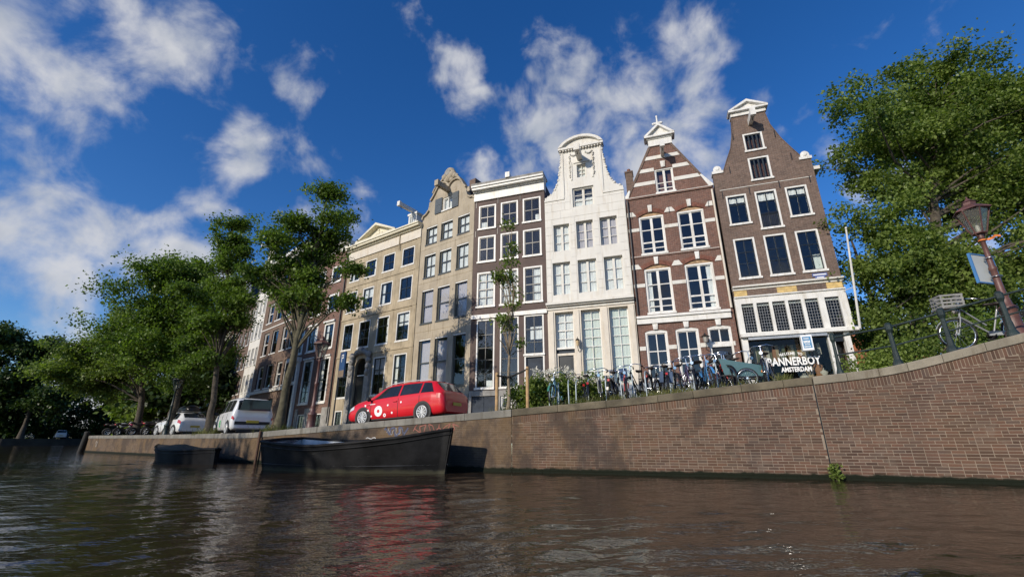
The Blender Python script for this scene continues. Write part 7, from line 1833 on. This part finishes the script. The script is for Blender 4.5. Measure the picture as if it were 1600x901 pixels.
def boat(name, label, stern, bow, half, sheer, wl, floor_z, hullm, inm, thwarts, rail=0.045, group=None):
    S_, B_v = Vector((stern[0], stern[1], 0)), Vector((bow[0], bow[1], 0)); L = (B_v - S_).length; a = math.atan2(B_v.y - S_.y, B_v.x - S_.x)
    b = empty(name, (S_.x, S_.y, 0), a); tag(b, label, 'boat', group)
    n = 30; K = 7
    hs = np.array(half); sh = np.array(sheer); wlb = np.array(wl)
    def g(tab, f): return float(np.interp(f, tab[:, 0], tab[:, 1]))
    def smooth_tab(tab, f): return (g(tab, max(0, f - 0.05)) + 2 * g(tab, f) + g(tab, min(1, f + 0.05))) / 4
    def skin(inset, zlow, name_, mat, flip):
        m = MB()
        for i in range(n + 1):
            f = i / n; w = max(0.012, smooth_tab(hs, f) - inset); z1 = smooth_tab(sh, f); k = smooth_tab(wlb, f)
            rake = 0.14 * max(0, f - 0.86) / 0.14
            for j in range(K + 1):
                q = j / K; z = zlow + (z1 - zlow) * q; yy = w * (k + (1 - k) * min(1, (z + 0.1) / (z1 + 0.1)) ** 0.8) if z > -0.1 else w * k
                m.v.append((f * L - rake * (1 - q) * 2.0 * (1 if f == 1 else 1), -yy, z))
            for j in range(K, -1, -1):
                q = j / K; z = zlow + (z1 - zlow) * q; yy = w * (k + (1 - k) * min(1, (z + 0.1) / (z1 + 0.1)) ** 0.8) if z > -0.1 else w * k
                m.v.append((f * L - rake * (1 - q) * 2.0, yy, z))
        row = 2 * K + 2
        for i in range(n):
            for j in range(row - 1):
                if j == K: continue
                fq = [i * row + j, (i + 1) * row + j, (i + 1) * row + j + 1, i * row + j + 1]; m.f.append(fq if not flip else fq[::-1]); m.m.append(0); m.s.append(True)
        fq = list(range(row)); m.f.append(fq if flip else fq[::-1]); m.m.append(0); m.s.append(False)
        fq = [n * row + k for k in range(row)]; m.f.append(fq[::-1] if flip else fq); m.m.append(0); m.s.append(False)
        return m.build(name_, mat, b)
    skin(0.0, -0.35, 'hull', hullm, False); skin(0.05, floor_z, 'inner_skin', inm, True)
    m = MB(); pr = []; pl = []
    for i in range(n + 1): f = i / n; w = max(0.02, smooth_tab(hs, f) - 0.02); z = smooth_tab(sh, f) + 0.01; pr.append((f * L, -w, z)); pl.append((f * L, w, z))
    m.tube(pr, rail, 8); m.tube(pl, rail, 8); m.tube([pl[0], (-0.03, 0, pl[0][2] + 0.02), pr[0]], rail, 8); m.build('gunwale', hullm, b)
    m = MB(); m.tube([(p[0], p[1] * 1.012 - 0.0, p[2] - 0.12) for p in pr], 0.022, 6); m.tube([(p[0], p[1] * 1.012, p[2] - 0.12) for p in pl], 0.022, 6); m.build('rubbing_strake', hullm, b)
    m = MB(); vs_ = []
    for i in range(n + 1): f = i / n; w = max(0.01, smooth_tab(hs, f) - 0.06) * 0.95; vs_ += [(f * L * 0.985, -w, floor_z + 0.02), (f * L * 0.985, w, floor_z + 0.02)]
    m.add(vs_, [(2 * i, 2 * i + 2, 2 * i + 3, 2 * i + 1) for i in range(n)]); m.build('floor', inm, b)
    for (f, w_) in thwarts:
        w = smooth_tab(hs, f) * 0.84; z = smooth_tab(sh, f) - 0.2; m = MB(); m.box(f * L - w_ / 2, f * L + w_ / 2, -w, w, z - 0.04, z); m.build('thwart', inm, b)
    m = MB(); zb_ = smooth_tab(sh, 1.0); m.bar((L - 0.27, 0, -0.3), (L + 0.02, 0, zb_ + 0.06), 0.07, 0.09); m.build('stem', hullm, b)
    return b, L
bt, L = boat('rowing_boat', 'long black open sloop with a high pointed bow moored at the quay', (-7.50, 15.45), (-1.66, 13.05),
    [(0, 0.80), (0.1, 0.95), (0.35, 1.06), (0.6, 0.98), (0.8, 0.66), (0.92, 0.32), (1, 0.03)], [(0, 0.88), (0.15, 0.80), (0.35, 0.75), (0.6, 0.85), (0.8, 0.96), (1, 1.15)], [(0, 0.75), (0.5, 0.82), (0.85, 0.6), (1, 0.5)], 0.22, tar, inside_boat, [(0.12, 0.5), (0.38, 0.28), (0.62, 0.28)])
bt.rotation_euler = (0.065, 0, bt.rotation_euler[2])
bt2, L2 = boat('rowing_boat', 'small dark covered boat moored left of the long black sloop', (-11.2, 18.0), (-17.2, 22.9),
    [(0, 0.05), (0.12, 0.45), (0.35, 0.80), (0.6, 0.78), (0.85, 0.42), (1, 0.04)], [(0, 0.54), (0.3, 0.46), (0.6, 0.48), (1, 0.64)], [(0, 0.6), (0.4, 0.8), (1, 0.5)], 0.2, pm('dark_hull', (0.009, 0.009, 0.01), 0.6, 0.3, 3, spec=0.12), blackp, [])
m = MB(); n = 16
for i in range(n + 1):
    f = i / n; w = float(np.interp(f, [0, 0.12, 0.35, 0.6, 0.85, 1], [0.03, 0.40, 0.74, 0.72, 0.38, 0.03])); r_ = float(np.interp(f, [0, 0.25, 0.5, 0.62, 0.8, 1], [0.04, 0.08, 0.22, 0.2, 0.07, 0.02])); z0 = float(np.interp(f, [0, 0.3, 0.6, 1], [0.54, 0.46, 0.48, 0.64])) + 0.02
    for k in range(9): t = -1 + k / 4; m.v.append((f * L2, w * t, z0 + r_ * (1 - abs(t)) ** 0.9))
for i in range(n):
    for k in range(8): m.f.append([i * 9 + k, (i + 1) * 9 + k, (i + 1) * 9 + k + 1, i * 9 + k + 1]); m.m.append(0); m.s.append(True)
m.build('tarpaulin', pm('dark_tarpaulin', (0.018, 0.02, 0.022), 0.6, 0.2, 3, bump=0.4), bt2)

# ------------------------------------------------------------------ far end of the canal
fq = [(-190, 40), (-128, 74), (-100, 92), (-80, 112), (-66, 118), (-52, 96)]
m = MB(); 
for (x, y) in fq:
    m.v += [(x, y, -1), (x, y, 1.25), (x - 3, y + 9, 1.3), (x - 60, y + 300, 1.3)]
for i in range(len(fq) - 1):
    for k in range(3): m.f.append([i * 4 + k, (i + 1) * 4 + k, (i + 1) * 4 + k + 1, i * 4 + k + 1]); m.m.append(0); m.s.append(False)
tag(m.build('far_bank', pm('dark_bank', (0.035, 0.035, 0.03), 0.9, 0.4, 0.5)), kind='structure')
def far_tree(label, X, Y, h, r, seed, leaf, n=150, per=60, low=0.22):
    z = 1.25
    tree('elm_tree', label, (X, Y, z), [(X, Y, z), (X + 0.2, Y, z + h * 0.3), (X, Y, z + h * 0.6), (X + 0.3, Y, z + h * 0.9)],
         [(X, Y, z + h * 0.62, r, r * 0.9, h * 0.34), (X - r * 0.6, Y, z + h * 0.45, r * 0.7, r * 0.6, h * low), (X + r * 0.6, Y, z + h * 0.42, r * 0.7, r * 0.6, h * low), (X, Y - 1, z + h * 0.85, r * 0.6, r * 0.6, h * 0.16)], n, per, 0.55, 1.5, seed, leaf, r0=0.4, limbs=14, group='dark trees on the far bank')
far_tree('tall dark tree cut off by the left edge on the far bank', -103, 88, 22, 8.5, 41, leaf_d, 420, 80)
far_tree('tall dark tree on the far bank, just right of the edge one', -94.5, 90, 20, 7.0, 42, leaf_d, 380, 80)
far_tree('dark tree closing the canal, second gap from the left', -89, 104, 13, 7, 43, leaf_d, 260, 70)
far_tree('low dark tree in the middle of the far canal end', -79, 110, 11, 7, 44, leaf_d, 240, 70)
far_tree('bushy dark tree at the far canal end, nearest the quay end', -70, 114, 12, 7.5, 45, leaf_d, 240, 70)
far_tree('dark tree seen through the gap under the spreading elm', -62, 112, 12, 7, 46, leaf_d, 240, 70)
far_tree('far tree behind the trunks of the quay elms', -49, 80, 9, 5, 47, leaf_d, 200)
far_tree('far tree filling the gap left of the brown terrace houses', -42, 66, 10, 5, 48, leaf_d, 180)
far_tree('sunlit far tree between the two elm trunks', -39.5, 50, 6.5, 3.0, 49, leaf_b, 110)
far_tree('shady far tree behind the white hatchback', -33, 46, 10, 4.5, 50, leaf_d, 180)
rng = np.random.default_rng(77); n = 2200
fx = rng.uniform(-150, -40, n); fy = np.interp(fx, [-190, -128, -100, -80, -66, -52, -40], [44, 78, 97, 117, 123, 101, 80]) + rng.uniform(0, 5, n)
v, k = leaf_quads(np.stack([fx, fy, 1.3 + rng.random(n) ** 1.2 * 6.5], 1), np.full(n, 1.5), 42, 0.6, rng); tag(quads('undergrowth', v, leaf_d, k), kind='stuff')
rr = random.Random(12)
for i in range(9):
    f = i / 8; x = -103 + f * 36; y = float(np.interp(x, [-128, -100, -80, -66], [74, 92, 112, 118])) + 1.5
    bike('bicycle parked on the far bank under the dark trees', 0, 0, 0, ('wht', 'gry', 'blk')[i % 3], (wht, gry, blk)[i % 3], group='bicycles on the far bank', pos=(x + rr.uniform(-1, 1), y, 1.3, rr.uniform(0, 3)))
c3, S3 = car('pale van parked on the far bank under the tall dark trees', (-94.0, 97.5, 1.3), 2.4, VAN, white_car, (0.62, 3.06), 0.31, [((0.28, 0.38), (0.95, 0.95)), ((1.02, 1.02), (1.72, 1.72)), ((1.8, 1.8), (2.72, 2.32))], (2.93, 2.45), (0.045, 0.2), [0.98, 1.76, 2.6], cat='van', group=None, name='parked_van')
# small orange roofed house seen through the hedge on the right
o = empty('brick_house', (38.0, 42, 1.2)); tag(o, 'orange roofed house glimpsed through the foliage behind the bridge railing', 'house')
m = MB(); m.box(-2.2, 2.2, 0, 8, 0, 7); m.build('wall', brick_brown, o)
m = MB(); m.add([(-2.5, -0.4, 7.001), (2.5, -0.4, 7.001), (2.5, 8.4, 7.001), (-2.5, 8.4, 7.001), (-2.5, 4, 10.5), (2.5, 4, 10.5)], [(0, 1, 5, 4), (2, 3, 4, 5), (0, 4, 3), (1, 2, 5), (0, 3, 2, 1)]); m.build('roof', pm('orange_tile', (0.42, 0.15, 0.06), 0.8, 0.2, 3), o)
for wx in (-1.1, 1.1):
    m = MB(); m.box(wx - 0.6, wx + 0.6, -0.04, -0.002, 4, 5.6); w = m.build('window', white, o); m = MB(); m.box(wx - 0.5, wx + 0.5, -0.05, -0.041, 4.1, 5.5); m.build('pane', glass_dark, w)

# ------------------------------------------------------------------ the opposite quay behind the boat, with its trees
oq = [(-70, 34), (-48, 16), (-29, -0.5), (-12.5, -9.5), (4, -16), (24, -22), (60, -30)]
m = MB()
for (x, y) in oq: m.v += [(x, y, -1), (x, y, 1.25), (x - 6, y - 12, 1.3), (x - 40, y - 80, 1.3)]
for i in range(len(oq) - 1):
    for k in range(3): m.f.append([i * 4 + k, i * 4 + k + 1, (i + 1) * 4 + k + 1, (i + 1) * 4 + k]); m.m.append(0); m.s.append(False)
tag(m.build('opposite_quay', grey_stone), kind='structure')
def op_tree(label, X, Y, h, r, seed):
    z = 1.25
    tree('elm_tree', label, (X, Y, z), [(X, Y, z), (X + 0.2, Y, z + h * 0.3), (X, Y, z + h * 0.6), (X + 0.3, Y, z + h * 0.9)],
         [(X, Y, z + h * 0.64, r, r, h * 0.3), (X - r * 0.5, Y, z + h * 0.5, r * 0.7, r * 0.6, h * 0.2), (X + r * 0.5, Y + r * 0.4, z + h * 0.5, r * 0.7, r * 0.6, h * 0.2), (X, Y - 1, z + h * 0.86, r * 0.55, r * 0.55, h * 0.1)], 150, 60, 0.3, 0.9, seed, leaf_a, r0=0.3, limbs=20, group='elms on the opposite quay')
op_tree('elm on the opposite quay, upstream, shading the old wall', -33.5, 0.8, 13.0, 3.0, 61)
op_tree('elm on the opposite quay whose shade falls across the black boat', -26.0, -3.6, 12.6, 2.6, 62)
